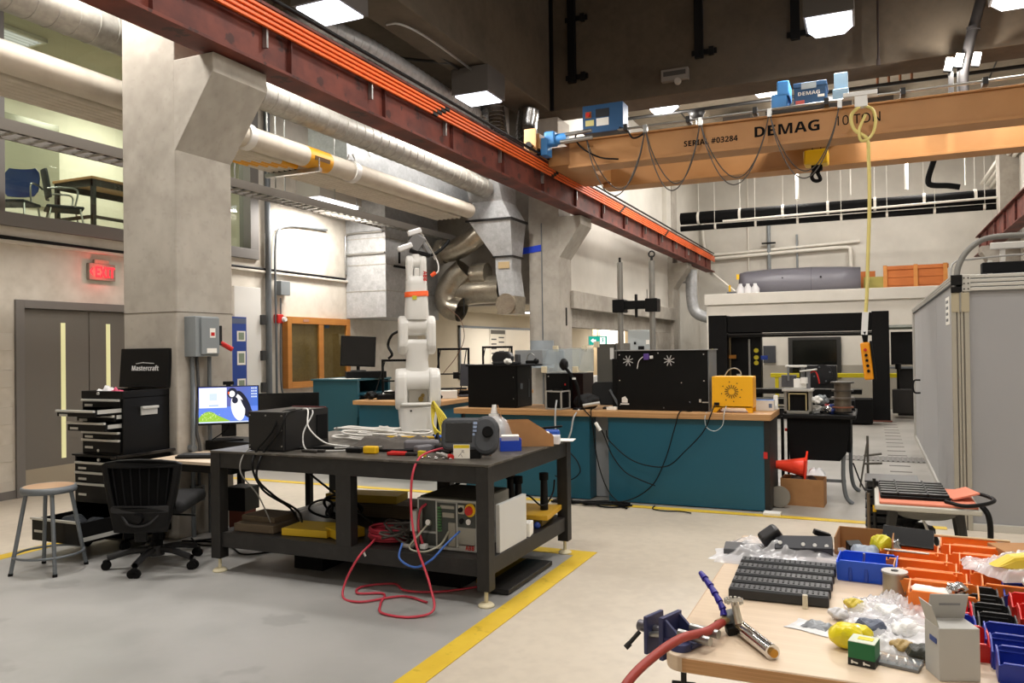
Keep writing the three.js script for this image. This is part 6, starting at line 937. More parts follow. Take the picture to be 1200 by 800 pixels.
  const wb = thing('small_white_box', 'small white and blue carton right of the yellow box', 'carton', [-0.98, CT, -8.2]); part(wb, 'carton', bx(0.2, 0.1, 0.12, 0, 0.05, 0), std(0xd9d9d6, 0.6)); part(wb, 'blue_top', bx(0.2, 0.004, 0.12, 0, 0.102, 0), std(0x4f76b8, 0.5)); part(wb, 'print', bx(0.03, 0.04, 0.003, 0.07, 0.05, 0.061, { r: 0 }), std(0x5a6a8a, 0.6));
  const C = (l, p, r = 0.006, m = black) => solo('cable', l, 'cable', tube(p, r, 6, false, 70), m);
  C('black cable from the wide black box down the teal cabinet front, the left strand', [[-1.62, CT + 0.0, -7.88], [-1.7, CT + 0.006, -7.71], [-1.74, 0.8, -7.70], [-1.85, 0.45, -7.70], [-1.98, 0.2, -7.70], [-2.2, 0.05, -7.68], [-2.5, 0.014, -7.6]]);
  C('black cable from the yellow box down the teal cabinet front, the right strand', [[-1.38, CT + 0.08, -7.80], [-1.40, CT + 0.0, -7.71], [-1.47, 0.75, -7.70], [-1.65, 0.55, -7.70], [-1.82, 0.40, -7.70], [-2.0, 0.39, -7.70], [-2.2, 0.45, -7.70], [-2.42, 0.63, -7.72], [-2.5, 0.7, -7.9]]);
  C('pale wire looping below the counter under the yellow box', [[-1.28, CT + 0.06, -7.83], [-1.28, CT, -7.705], [-1.3, 0.8, -7.70], [-1.37, 0.75, -7.70], [-1.44, 0.78, -7.70], [-1.46, 0.86, -7.70], [-1.45, CT + 0.01, -7.75]], 0.004, std(0xa9b3b8, 0.4));
  C('black cable hanging in the gap between the two teal cabinets', [[-2.62, CT + 0.01, -7.8], [-2.6, CT, -7.705], [-2.58, 0.7, -7.72], [-2.56, 0.45, -7.76], [-2.5, 0.25, -7.74], [-2.42, 0.1, -7.72], [-2.3, 0.014, -7.66]]);
  C('second black cable with a white connector crossing the gap in the workbench', [[-2.7, CT + 0.01, -7.8], [-2.66, CT, -7.705], [-2.5, 0.74, -7.71], [-2.38, 0.48, -7.70], [-2.25, 0.32, -7.70], [-2.1, 0.25, -7.70], [-1.95, 0.2, -7.70]]);
  solo('white_connector', 'white plug hanging on the black cable at the workbench gap', 'plug', seg([-2.55, 0.80, -7.70], [-2.5, 0.72, -7.70], 0.018, 10), white);
  C('black cable curling below the left teal cabinet by the robot table', [[-2.85, 0.5, -7.72], [-2.75, 0.4, -7.70], [-2.72, 0.3, -7.70], [-2.8, 0.22, -7.70], [-2.9, 0.2, -7.70], [-3.0, 0.24, -7.72]]);
  const fc = []; for (let i = 0; i < 8; i++) { const p = []; for (let k = 0; k < 7; k++) p.push([-2.95 + k * 0.13 + rr(-0.03, 0.03), 0.014 + 0.012 * (i % 3), -7.5 + rr(-0.1, 0.08)]); fc.push(tube(p, 0.008, 5, false, 36)); } const fcc = solo('floor_cables', 'tangle of black cables on the floor before the gap in the workbench', 'cables', fc, black); fcc.userData.kind = 'stuff';
  C('thin black wire lying on the yellow floor line before the workbench', [[-1.95, 0.01, -7.68], [-1.92, 0.012, -7.5], [-1.8, 0.012, -7.45], [-1.65, 0.012, -7.48], [-1.55, 0.012, -7.44]], 0.006);
  solo('white_chip', 'small white block on the floor at the right corner of the workbench', 'block', b2(-0.93, -0.78, 0.005, 0.03, -7.72, -7.6, 0.003), white);
}
{ // teal podium
  const t = thing('podium', 'teal podium cabinet with open shelf, carrying a dark monitor, behind the robot table', 'podium', [-6.6, 0, -9.3]);
  wpart(t, 'side_panel', [b2(-7.0, -6.28, 0.0, 1.17, -8.93, -8.9, 0.003)], tealGray); wpart(t, 'side_panel', b2(-7.0, -6.28, 0.0, 1.17, -9.7, -9.67, 0.003), tealGray);
  wpart(t, 'back_panel', b2(-7.0, -6.97, 0, 1.17, -9.67, -8.93, 0), tealGray); wpart(t, 'top_panel', b2(-7.02, -6.26, 1.15, 1.175, -9.72, -8.88, 0.003), tealGray);
  wpart(t, 'shelf', [b2(-6.97, -6.29, 0.92, 0.94, -9.67, -8.93, 0)], tealGray); wpart(t, 'drawer_front', [b2(-6.3, -6.28, 0.02, 0.66, -9.66, -8.94, 0.002), b2(-6.97, -6.29, 0.64, 0.66, -9.67, -8.93, 0)], tealGray);
  wpart(t, 'keyboard_tray', b2(-6.6, -6.2, 0.955, 0.985, -9.64, -8.96, 0.003), tealDark); wpart(t, 'frame_edge', [b2(-6.285, -6.27, 0.66, 1.15, -8.95, -8.9, 0), b2(-6.285, -6.27, 0.66, 1.15, -9.7, -9.65, 0)], tealGray);
  solo('shelf_papers', 'white papers and a small tan block inside the podium shelf', 'papers', [b2(-6.55, -6.35, 0.661, 0.675, -9.5, -9.0, 0), b2(-6.42, -6.34, 0.675, 0.72, -9.3, -9.2, 0)], std(0xc9bfae, 0.7));
  const m = thing('computer_monitor', 'dark monitor tilted on top of the teal podium', 'monitor', [-6.52, 1.176, -9.25], 0.7);
  part(m, 'bezel', mv(bx(0.48, 0.42, 0.03, 0, 0, 0), 0.02, 0.37, 0, -0.06, 0, -0.05), black); part(m, 'screen', mv(bx(0.45, 0.385, 0.004, 0, 0, 0), 0.02, 0.372, 0.017, -0.06, 0, -0.05), blackGloss); part(m, 'stand', [seg([0.02, 0.06, -0.03], [0.02, 0.2, -0.03], 0.025), cy(0.1, 0.12, 0.02, 0.02, 0.1, -0.02)], darkMetal); part(m, 'base_box', bx(0.54, 0.09, 0.3, 0.12, 0.046, 0.0), blackMatte);
  solo('podium_paper', 'white sheet under the monitor box on the podium', 'paper', b2(-6.75, -6.35, 1.1755, 1.178, -9.1, -8.92, 0), paper);
}
{ // rear bench with printers
  const t = thing('workbench', 'rear teal workbench with wood top behind the robot, carrying printers', 'workbench', [-5.5, 0, -9.8]);
  wpart(t, 'countertop', b2(-6.1, -4.85, 0.86, 0.915, -11.6, -8.55, 0.006), benchWood); wpart(t, 'cabinet', b2(-6.05, -4.92, 0.01, 0.86, -11.55, -8.62, 0.003), teal); wpart(t, 'door_opening', b2(-4.93, -4.91, 0.58, 0.74, -9.9, -9.3, 0), blackMatte);
  const pr = (x, z, h, w, label, ry) => { const p = thing('printer_frame', label, 'printer', [x, 0.916, z], ry); part(p, 'post', [bx(0.03, h, 0.03, -w / 2, h / 2, 0)], blackMatte); part(p, 'post', bx(0.03, h, 0.03, w / 2, h / 2, 0), blackMatte); part(p, 'top_bar', bx(w + 0.03, 0.03, 0.03, 0, h - 0.015, 0), blackMatte); part(p, 'base', bx(w + 0.1, 0.06, 0.36, 0, 0.03, 0), blackMatte); part(p, 'bed', bx(w - 0.06, 0.02, 0.24, 0, 0.09, 0), black); part(p, 'brace', bar([-w / 2 + 0.03, h - 0.03, 0], [-w / 2 - 0.08, 0.06, 0.16], 0.012, 0.012), black); part(p, 'brace', bar([w / 2 - 0.03, h - 0.03, 0], [w / 2 - 0.12, 0.06, 0.16], 0.012, 0.012), black); part(p, 'carriage', [bx(w, 0.02, 0.02, 0, h * 0.45, 0.02), bx(0.08, 0.09, 0.07, 0.03, h * 0.42, 0.04)], black); return p; };
  pr(-5.72, -9.0, 0.52, 0.36, 'black printer frame on the rear bench, left of the robot', 0.4); pr(-5.35, -9.9, 0.66, 0.42, 'tall black printer frame on the rear bench just right of the robot', 0.5); pr(-5.0, -10.6, 0.68, 0.42, 'tall black printer frame seen left of the large plain black box', 0.5);
  solo('black_hose_loop', 'curved black hose on the printer frame left of the robot', 'hose', tube([[-5.8, 1.45, -8.95], [-5.72, 1.5, -8.9], [-5.78, 1.62, -8.9], [-5.72, 1.75, -8.9], [-5.62, 1.8, -8.9]], 0.018), black);
  solo('laptop', 'dark laptop screen standing on the rear bench between two printers', 'laptop', [mv(bx(0.3, 0.3, 0.02, 0, 0, 0), -5.0, 1.2, -9.75, -0.1, 0.7), mv(bx(0.3, 0.02, 0.2, 0, 0, 0), -4.98, 0.93, -9.65, 0, 0.7)], std(0x35353a, 0.4));
  for (let i = 0; i < 9; i++) { const l = ['black motor part', 'white plastic part', 'dark tool part', 'red handled pliers', 'pale spool part', 'black bracket part', 'grey box part', 'brown wooden part', 'black wire clump'][i]; const m = [black, white, darkMetal, red, std(0xcdbfa5, 0.6), black, grayBox, oldWood, blackMatte][i]; solo('bench_part', `small ${l} among the clutter on the rear bench`, 'part', mv(blob(0.06, i + 2, 0.22, 1.3, 0.8, 1.1), -5.95 + i * 0.12, 0.975, -8.75 - (i % 4) * 0.22), m); }
  solo('white_carton', 'flat white carton on the rear bench right of the robot', 'carton', mv(bx(0.35, 0.1, 0.25, 0, 0.05, 0), -5.15, 0.916, -9.25, 0, 0.5), std(0xd5d2cb, 0.6));
}
{ // tensile load frame behind the bench
  const t = thing('load_frame', 'load frame with two tall steel columns and a black crosshead behind the workbench', 'load frame', [-2.62, 0, -9.6]);
  wpart(t, 'base', b2(-3.1, -2.2, 0, 0.8, -9.9, -9.25, 0.01), grayMetal);
  for (const x of [-2.82, -2.42]) { const c = wpart(t, 'column', seg([x, 0.8, -9.55], [x, 2.6, -9.55], 0.036, 18), steel); wpart(c, 'top_stud', seg([x, 2.6, -9.55], [x, 2.66, -9.55], 0.015, 10), darkMetal); }
  const g = []; for (let i = 0; i < 12; i++) { const a = i / 12 * 6.283; g.push([-2.42 + 0.035 * Math.cos(a), 2.68 + 0.035 * Math.sin(a), -9.55]); } wpart(t, 'lifting_eye', tube(g, 0.01, 8, true, 30), darkMetal);
  wpart(t, 'crosshead', [b2(-2.88, -2.36, 2.02, 2.12, -9.62, -9.48, 0.006), b2(-2.90, -2.75, 1.98, 2.14, -9.64, -9.46, 0.01), b2(-2.49, -2.34, 1.98, 2.14, -9.64, -9.46, 0.01)], black); wpart(t, 'grip', seg([-2.62, 1.92, -9.55], [-2.62, 2.2, -9.55], 0.018, 10), darkMetal); wpart(t, 'guide_rod', seg([-2.47, 2.1, -9.5], [-2.47, 2.25, -9.5], 0.005, 6), steel);
}
{ // far aisle behind the opening
  const c = thing('gray_cabinet', 'tall dark grey cabinet with white labels behind the workbench', 'cabinet', [-3.12, 0, -10.2]); wpart(c, 'body', b2(-3.28, -3.04, 0, 1.6, -10.5, -10, 0.006), std(0x57554f, 0.45)); wpart(c, 'side_panel', b2(-3.04, -2.97, 0, 1.61, -10.5, -10.05, 0.004), std(0x77756f, 0.45)); wpart(c, 'label_plate', [b2(-3.1, -3.05, 1.4, 1.55, -10, -9.995, 0)], white);
  const p = thing('electrical_panel', 'light grey electrical panel with warning label seen through the opening', 'electrical panel', [-5.0, 0, -18.0]); wpart(p, 'cabinet', b2(-5.15, -4.6, 0.3, 1.95, -18.3, -18.0, 0.01), std(0xa9b0b2, 0.5)); wpart(p, 'switch', [b2(-4.9, -4.76, 1.5, 1.58, -18, -17.97), b2(-5.0, -4.95, 1.62, 1.68, -18, -17.97)], black); wpart(p, 'warning_label', b2(-4.72, -4.64, 1.62, 1.72, -18, -17.99, 0), paper); wpart(p, 'base', b2(-5.15, -4.6, 0, 0.3, -18.3, -18.0, 0.01), grayMetal);
  const wb = thing('whiteboard', 'large whiteboard with taped papers on the far side wall', 'whiteboard', [-8.46, 0.9, -18.4]); wpart(wb, 'board', b2(-8.5, -8.47, 0.9, 2.06, -20.8, -16.0, 0.004), std(0xf3e9d6, 0.35)); wpart(wb, 'frame', [b2(-8.5, -8.45, 2.05, 2.1, -20.85, -15.95, 0), b2(-8.5, -8.45, 0.88, 0.92, -20.85, -15.95, 0), b2(-8.5, -8.45, 0.9, 2.1, -16.0, -15.95, 0)], grayMetal);
  const wp = canvasTex(128, 256, (x, w, h) => { x.fillStyle = '#e9e1d0'; x.fillRect(0, 0, w, h); x.fillStyle = '#5a564e'; x.fillRect(4, 4, w * 0.9, 26); x.fillStyle = '#3d3a36'; for (let i = 0; i < 6; i++) { x.fillRect(8, 60 + i * 30, 40, 8); x.fillRect(66, 48 + i * 30, 44, 8); } x.fillRect(20, 220, 14, 30); x.fillRect(80, 220, 14, 30); });
  const ps = thing('poster', 'pale poster with dark text rows on the far whiteboard', 'poster', [-8.46, 1.05, -18.0], Math.PI / 2); part(ps, 'sheet', bx(0.95, 1.0, 0.006, 0, 0.5, 0, { r: 0 }), paper); printOn(ps, 'print', 0.93, 0.98, wp, 0, 0.5, 0.0045);
  const es = thing('exit_sign', 'green running person exit sign over the far doorway', 'exit sign', [-6.6, 1.62, -20.2], 0.5); part(es, 'case', bx(0.5, 0.25, 0.05, 0, 0.125, 0), white); const gm = std(0x08221c, 0.5, 0, { emissive: 0x12a08a, emissiveIntensity: 0.9 }); part(es, 'panel', bx(0.47, 0.22, 0.01, 0, 0.125, 0.026, { r: 0 }), gm); const wm = std(0xffffff, 0.5, 0, { emissive: 0xffffff, emissiveIntensity: 0.7 }); part(es, 'arrow', mv(ext([[-0.07, 0], [0, 0.06], [0, 0.025], [0.07, 0.025], [0.07, -0.025], [0, -0.025], [0, -0.06]], 0.006), -0.12, 0.125, 0.034), wm); part(es, 'running_figure', [bx(0.14, 0.18, 0.006, 0.13, 0.125, 0.034, { r: 0 })], wm); part(es, 'figure_mark', [cy(0.018, 0.018, 0.006, 0.13, 0.185, 0.04, { rx: Math.PI / 2, seg: 12 }), bx(0.03, 0.07, 0.006, 0.13, 0.135, 0.04, { r: 0, rz: 0.3 }), bx(0.07, 0.016, 0.006, 0.12, 0.09, 0.04, { r: 0, rz: 0.5 })], gm); part(es, 'hanger', bx(0.02, 0.56, 0.02, 0, 0.53, 0), white);
  const d = thing('far_door', 'open white door with red fire pull seen under the green exit sign', 'door', [-6.9, 0, -22]); wpart(d, 'leaf', b2(-7.1, -6.35, 0.01, 2.1, -22.05, -22, 0.004), std(0xefe9dc, 0.5)); wpart(d, 'jamb', [b2(-7.3, -7.1, 0, 2.2, -22.1, -21.9), b2(-6.35, -6.2, 0, 2.2, -22.1, -21.9)], std(0xb59f7c, 0.6)); wpart(d, 'red_pull', b2(-7.05, -6.95, 1.15, 1.35, -22, -21.96), red); wpart(d, 'handle', b2(-6.5, -6.4, 1.0, 1.03, -22, -21.95), steel);
  const bk = solo('wall_box', 'grey box on the second concrete column above the acrylic hood', 'box', [cy(0.22, 0.22, 0.5, -5.55, 1.45, -13.7, { seg: 20 })], std(0x8f979d, 0.5));
  solo('column_conduit', 'thin dark conduit running up the second concrete column', 'conduit', seg([-5.62, 0, -13.915], [-5.62, 3.9, -13.915], 0.01), grayMetal);
  solo('blue_tape', 'bright blue tape flag on the left edge of the second column', 'tape', mv(bx(0.4, 0.12, 0.01, 0, 0, 0, { r: 0 }), -5.83, 3.42, -13.924, 0, 0, 0.1), std(0x1a3ec8, 0.5));
  solo('column_slot', 'short black slot mark on the side of the second concrete column', 'mark', b2(-5.27, -5.26, 1.98, 2.32, -14.28, -14.22, 0), black);
  solo('far_chair_blue', 'white machine with dark label behind the workbench, right of the acrylic hood', 'machine', b2(-3.95, -3.65, 0.9, 1.15, -11.2, -10.8, 0.01), white);
  solo('machine_stand', 'grey stand below the white machine behind the workbench', 'stand', b2(-4.0, -3.6, 0, 0.9, -11.25, -10.75, 0.01), grayMetal);
}
// ---------- far end: black machine frame, stored fuselage, crates ----------
{
  const t = thing('gantry_machine', 'huge black gantry machine frame at the far end of the hall', 'machine', [-1.5, 0, -18]);
  wpart(t, 'post', b2(-3.24, -2.85, 0, 2.22, -18.4, -17.65, 0.01), inky(0x060607, 0.5)); wpart(t, 'post', b2(0.0, 0.32, 0, 2.22, -18.4, -17.65, 0.01), inky(0x060607, 0.5));
  wpart(t, 'top_beam', [b2(-2.85, 0.0, 1.84, 2.2, -18.4, -17.7, 0.01)], inky(0x060607, 0.5)); wpart(t, 'rail', [b2(-2.85, 0.0, 1.79, 1.82, -17.72, -17.66, 0), b2(-2.85, 0.0, 1.74, 1.79, -18.3, -17.8, 0)], darkMetal);
  wpart(t, 'inner_upright', b2(-2.85, -2.2, 0.0, 1.84, -18.4, -18.1, 0.01), inky(0x080809, 0.5)); wpart(t, 'slide_bar', b2(-2.46, -2.42, 0.9, 1.7, -18.1, -18.06, 0), steel); wpart(t, 'slide_bar', b2(-2.85, -2.82, 0.3, 1.8, -18.0, -17.96, 0), std(0x7a6a4a, 0.5));
  for (const y of [1.45, 1.3, 1.18]) wpart(t, 'yellow_lamp', cy(0.05, 0.05, 0.02, -2.3, y, -18.09, { rx: Math.PI / 2, seg: 14 }), std(0xe5d42a, 0.4)); wpart(t, 'yellow_lamp', cy(0.05, 0.05, 0.02, -3.16, 1.45, -17.64, { rx: Math.PI / 2, seg: 14 }), std(0xe5d42a, 0.4));
  wpart(t, 'orange_clamp', [b2(-2.85, -2.7, 1.28, 1.36, -17.95, -17.9), b2(-2.9, -2.8, 0.78, 0.84, -17.95, -17.9)], std(0xb87a20, 0.5)); wpart(t, 'white_tag', b2(-2.72, -2.62, 0.86, 0.94, -18.1, -18.08, 0), white);
  wpart(t, 'bed', [b2(-2.85, 0.0, 0, 0.22, -18.6, -17.75, 0.01), b2(-2.85, 0.0, 0.3, 0.42, -18.5, -17.9, 0.01), b2(-2.6, -0.2, 0.52, 0.62, -18.5, -18.0, 0.01)], black); wpart(t, 'bed_rail', [b2(-2.85, -0.1, 0.42, 0.44, -17.92, -17.88, 0), b2(-2.6, -0.2, 0.62, 0.64, -18.02, -17.98, 0), b2(-2.85, 0, 0.22, 0.24, -17.78, -17.74, 0)], steel);
  wpart(t, 'red_base_strip', b2(-0.5, 0.35, 0, 0.03, -17.66, -17.6, 0), std(0x6d3a2c, 0.7));
  const m = thing('milling_machine', 'dark machine head with round dial standing inside the black gantry frame', 'machine', [-1.1, 0, -19.3]);
  wpart(m, 'column', b2(-1.5, -0.72, 0, 1.1, -19.6, -19.1, 0.02), std(0x141416, 0.5)); wpart(m, 'dial', [cy(0.22, 0.22, 0.03, -1.02, 0.9, -19.09, { rx: Math.PI / 2, seg: 28 })], std(0x1d1d20, 0.35)); wpart(m, 'dial_bolt', [0.3, 1.9, 3.4, 5.2].map(a => cy(0.02, 0.02, 0.02, -1.02 + 0.17 * Math.cos(a), 0.9 + 0.17 * Math.sin(a), -19.07, { rx: Math.PI / 2, seg: 8 })), grayMetal);
  const w = thing('dark_window', 'large dark window on the white room wall behind the gantry frame', 'window', [-1.25, 0.75, -21.0]); wpart(w, 'frame', b2(-1.9, -0.68, 0.74, 1.75, -21.04, -20.98, 0.005), std(0x2b2a28, 0.5)); wpart(w, 'pane', b2(-1.8, -0.78, 0.82, 1.68, -20.98, -20.97, 0), std(0x111310, 0.1, 0.1));
  solo('wall_speaker', 'small dark grey box on the white wall inside the gantry frame', 'box', b2(-2.5, -2.2, 1.12, 1.55, -21.05, -20.98, 0.01), std(0x3b3d42, 0.5));
  solo('blue_tag', 'tiny blue label on the inner edge of the left gantry post', 'label', b2(-2.2, -2.06, 1.25, 1.34, -18.1, -18.06, 0), std(0x1f46b5, 0.5));
  solo('yellow_rail', 'yellow safety rail behind the gantry frame', 'rail', [b2(-2.2, 0.7, 0.8, 0.9, -19.9, -19.8, 0.01), b2(-2.1, -2.02, 0, 0.81, -19.88, -19.82), b2(0.5, 0.58, 0, 0.81, -19.88, -19.82)], std(0xd6c41c, 0.5));
  const r = thing('control_console', 'dark control console and screen right of the gantry frame', 'console', [0.7, 0, -19.3]); wpart(r, 'screen', b2(0.38, 1.0, 1.1, 1.82, -19.5, -19.4, 0.01), black); wpart(r, 'shelf', b2(0.35, 1.0, 1.02, 1.06, -19.5, -19.1, 0.005), grayMetal); wpart(r, 'hood', mv(bx(0.7, 0.05, 0.3, 0, 0, 0), 0.62, 1.92, -19.35, 0.2), std(0x3f4438, 0.6)); wpart(r, 'cabinet', b2(0.38, 0.75, 0.1, 0.6, -19.0, -18.6, 0.01), std(0x2a2725, 0.5)); wpart(r, 'pedestal', b2(0.5, 0.9, 0, 1.02, -19.48, -19.3, 0), darkMetal); wpart(r, 'lever', [seg([0.5, 0.6, -18.8], [0.5, 1.05, -18.8], 0.03), cy(0.06, 0.06, 0.12, 0.5, 1.08, -18.8)], black);
  solo('black_stand_cover', 'black covered equipment beside the right gantry post', 'equipment', [b2(-0.62, 0.0, 0.03, 0.5, -17.3, -16.8, 0.02)], blackMatte);
  const f = thing('fuselage_body', 'grey tapered aircraft fuselage section stored on top of the white room', 'fuselage', [-1.85, 2.9, -23.9]);
  const g = lathe([[0.0, 0], [0.34, 0], [0.38, 0.5], [0.41, 1.2], [0.41, 2.2], [0.37, 3.0], [0.33, 3.2], [0, 3.2]], 30); mv(g, 1.6, 0.41, 0, 0, 0, Math.PI / 2); f.position.y += 0.022; part(f, 'shell', g, std(0x6c6b74, 0.38)); part(f, 'notch', [bx(0.4, 0.16, 0.2, -1.35, 0.3, 0.4)], std(0x55535a, 0.6)); part(f, 'seam', mv(cy(0.412, 0.412, 0.012, 0, 0, 0, { seg: 30 }), 0.35, 0.41, 0, 0, 0, Math.PI / 2), std(0x4d4c55, 0.5)); part(f, 'hole', [cy(0.03, 0.03, 0.03, 0.6, 0.5, 0.40, { rx: Math.PI / 2, seg: 10 }), cy(0.02, 0.02, 0.03, -0.4, 0.52, 0.39, { rx: Math.PI / 2, seg: 10 })], black);
  part(f, 'cradle', [bx(0.5, 0.1, 0.7, 1.0, 0.03, 0), bx(0.5, 0.1, 0.7, -1.0, 0.03, 0)], std(0xcfcabe, 0.7));
  solo('plastic_jugs', 'clear plastic jugs at the left end of the fuselage', 'jugs', [0, 1, 2].map(i => lathe([[0, 0], [0.11, 0], [0.12, 0.25], [0.05, 0.36], [0.05, 0.4], [0, 0.4]], 14, -3.35 + i * 0.2, 2.9, -23.2)), plasticMilky);
  solo('dark_carton', 'small dark box with yellow strap left of the plastic jugs', 'box', [b2(-3.75, -3.5, 2.9, 3.1, -23.6, -23.3, 0.01)], std(0x55565e, 0.6));
  solo('yellow_strap', 'small yellow strap hanging by the dark box on the room roof', 'strap', [b2(-3.72, -3.66, 3.1, 3.3, -23.5, -23.48, 0), b2(-3.5, -3.42, 3.45, 3.6, -23.5, -23.48, 0)], yellow);
  solo('green_board', 'pale green board standing between the fuselage and the orange crate', 'board', b2(-0.18, 0.36, 2.9, 3.42, -24.4, -24.3, 0.005), std(0xa8a052, 0.6));
  solo('plywood_board', 'small plywood board leaning behind the green panel', 'board', b2(-0.3, 0.12, 2.9, 3.6, -24.6, -24.55, 0.005), crateWood);
  const c = thing('wooden_crate', 'orange brown wooden crate with battens on top of the white room', 'crate', [1.1, 2.9, -24]);
  for (let i = 0; i < 3; i++) wpart(c, 'plank', b2(0.36, 1.85, 2.91 + i * 0.22, 3.12 + i * 0.22, -24.0, -23.97, 0.004), crateWood);
  wpart(c, 'top_rail', b2(0.33, 1.88, 3.56, 3.66, -24.3, -23.93, 0.006), crateWood); for (const x of [0.36, 1.1, 1.8]) wpart(c, 'batten', b2(x - 0.05, x + 0.05, 2.9, 3.68, -23.97, -23.91, 0.005), oakWood); wpart(c, 'back', b2(0.36, 1.85, 2.9, 3.56, -24.6, -24.0, 0), crateWood);
  solo('pink_sheet', 'crumpled pink plastic sheet behind the top corner of the grey enclosure', 'sheet', mv(crumple(0.7, 0.5, 0.3, 88, { n: 14 }), 1.35, 2.14, -13.2), std(0xd78a86, 0.5));
}
// ---------- right side: grey enclosure ----------
{
  const X0 = 0.61, X1 = 2.6, ZF = -7.6, ZB = -14.7, HT = 2.12;
  const t = thing('test_enclosure', 'large grey panelled enclosure with aluminium edge profiles at the right side', 'enclosure', [1.6, 0, -11]);
  wpart(t, 'front_panel', b2(X0 + 0.13, X1, 0.06, HT - 0.14, ZF - 0.05, ZF - 0.035, 0), panelGrey2);
  const sp = [-7.68, -9.78, -12.48, -13.41, ZB + 0.05];
  for (let i = 0; i < 4; i++) wpart(t, 'side_panel', b2(X0 + 0.03, X0 + 0.045, 0.06, HT - 0.07, sp[i + 1] + 0.014, sp[i] - 0.014, 0.004), panelGray);
  wpart(t, 'roof_panel', b2(X0 + 0.04, X1, HT - 0.05, HT - 0.03, ZB, ZF - 0.04, 0), panelGrey2); wpart(t, 'back_panel', b2(X0 + 0.04, X1, 0.06, HT - 0.05, ZB, ZB + 0.02, 0), panelGrey2); wpart(t, 'right_panel', b2(X1 - 0.02, X1, 0.06, HT - 0.05, ZB, ZF - 0.05, 0), panelGrey2);
  const slotRail = (a0, a1, fixed, n, isX) => { const g = []; for (let i = 0; i < n; i++) { const y0 = HT - 0.14 + i * 0.14 / n; isX ? g.push(b2(a0, a1, y0 + 0.004, y0 + 0.14 / n - 0.004, ZF - 0.03, ZF, 0.003)) : g.push(b2(X0, X0 + 0.04, HT - 0.07 + i * 0.07 / n + 0.003, HT - 0.07 + (i + 1) * 0.07 / n - 0.003, a0, a1, 0.003)); } return g; };
  slotRail(X0 + 0.13, X1, 0, 4, true).forEach(g => wpart(t, 'top_profile', g, alu)); wpart(t, 'profile_core', b2(X0 + 0.13, X1, HT - 0.138, HT - 0.002, ZF - 0.035, ZF - 0.012, 0), grayMetal);
  slotRail(ZB, ZF - 0.02, 0, 3, false).forEach(g => wpart(t, 'side_top_profile', g, alu)); wpart(t, 'profile_core', b2(X0 + 0.01, X0 + 0.035, HT - 0.068, HT - 0.004, ZB, ZF - 0.05, 0), grayMetal);
  for (const [a, b] of [[0, 0.035], [0.045, 0.062], [0.068, 0.085], [0.095, 0.13]]) wpart(t, 'corner_profile', b2(X0 + a, X0 + b, 0, HT - 0.14, ZF - 0.04, ZF, 0.003), std(0xb0aca0, 0.4, 0.5)); wpart(t, 'corner_core', b2(X0 + 0.005, X0 + 0.125, 0, HT - 0.14, ZF - 0.045, ZF - 0.01, 0), std(0x77726a, 0.5, 0.3));
  for (const z of [ZB + 0.03]) wpart(t, 'rear_profile', [b2(X0, X0 + 0.04, 0, HT - 0.07, z - 0.03, z + 0.01, 0.003), b2(X0, X0 + 0.04, 0, HT - 0.07, z + 0.03, z + 0.12, 0.003)], alu);
  wpart(t, 'base_rail', [b2(X0 + 0.01, X0 + 0.04, 0, 0.06, ZB, ZF, 0.003), b2(X0 + 0.13, X1, 0, 0.06, ZF - 0.04, ZF, 0.003)], alu);
  wpart(t, 'corner_cap', [mv(bx(0.085, 0.085, 0.03, 0, 0, 0, { r: 0.004 }), X0 + 0.04, HT - 0.045, ZF + 0.01, 0, 0, 0), b2(X0 - 0.002, X0 + 0.075, HT - 0.15, HT - 0.1, ZF - 0.01, ZF + 0.02, 0.004)], black);
  const br = wpart(t, 'bracket_plate', b2(X0 + 0.08, X0 + 0.14, HT - 0.14, HT, ZF, ZF + 0.01, 0.002), alu); for (let i = 0; i < 3; i++) for (let j = 0; j < 2; j++) wpart(br, 'bolt', cy(0.006, 0.006, 0.008, X0 + 0.095 + j * 0.03, HT - 0.12 + i * 0.045, ZF + 0.013, { rx: Math.PI / 2, seg: 8 }), black);
  const hg = wpart(t, 'hinge', [b2(X0, X0 + 0.058, HT - 0.31, HT - 0.15, ZF, ZF + 0.008, 0.002), b2(X0 + 0.072, X0 + 0.132, HT - 0.31, HT - 0.15, ZF, ZF + 0.008, 0.002)], std(0xb5ac94, 0.4, 0.4)); wpart(hg, 'pin', seg([X0 + 0.065, HT - 0.31, ZF + 0.006], [X0 + 0.065, HT - 0.15, ZF + 0.006], 0.008, 8), steel);
  wpart(t, 'label_sheet', [b2(X0 + 0.024, X0 + 0.03, 1.72, 1.97, -8.5, -8.12, 0)], paper); wpart(t, 'label_print', [0, 1, 2, 3].map(i => b2(X0 + 0.021, X0 + 0.024, 1.75 + i * 0.055, 1.775 + i * 0.055, -8.42, -8.22, 0)), grayMetal);
  wpart(t, 'handle', tube([[X0 + 0.03, 1.02, -13.15], [X0 - 0.05, 1.01, -13.15], [X0 - 0.05, 0.84, -13.15], [X0 + 0.03, 0.83, -13.15]], 0.014), black, 'black pull handle');
  solo('conduit_arc', 'thick grey flexible conduit arching over the top corner of the enclosure', 'conduit', tube([[0.66, 2.08, -7.72], [0.68, 2.2, -7.75], [0.75, 2.33, -7.8], [0.88, 2.43, -7.85], [1.05, 2.45, -7.85], [1.3, 2.43, -7.85], [1.6, 2.35, -7.9], [1.7, 2.1, -7.9]], 0.024, 10, false, 60), std(0x67655f, 0.6));
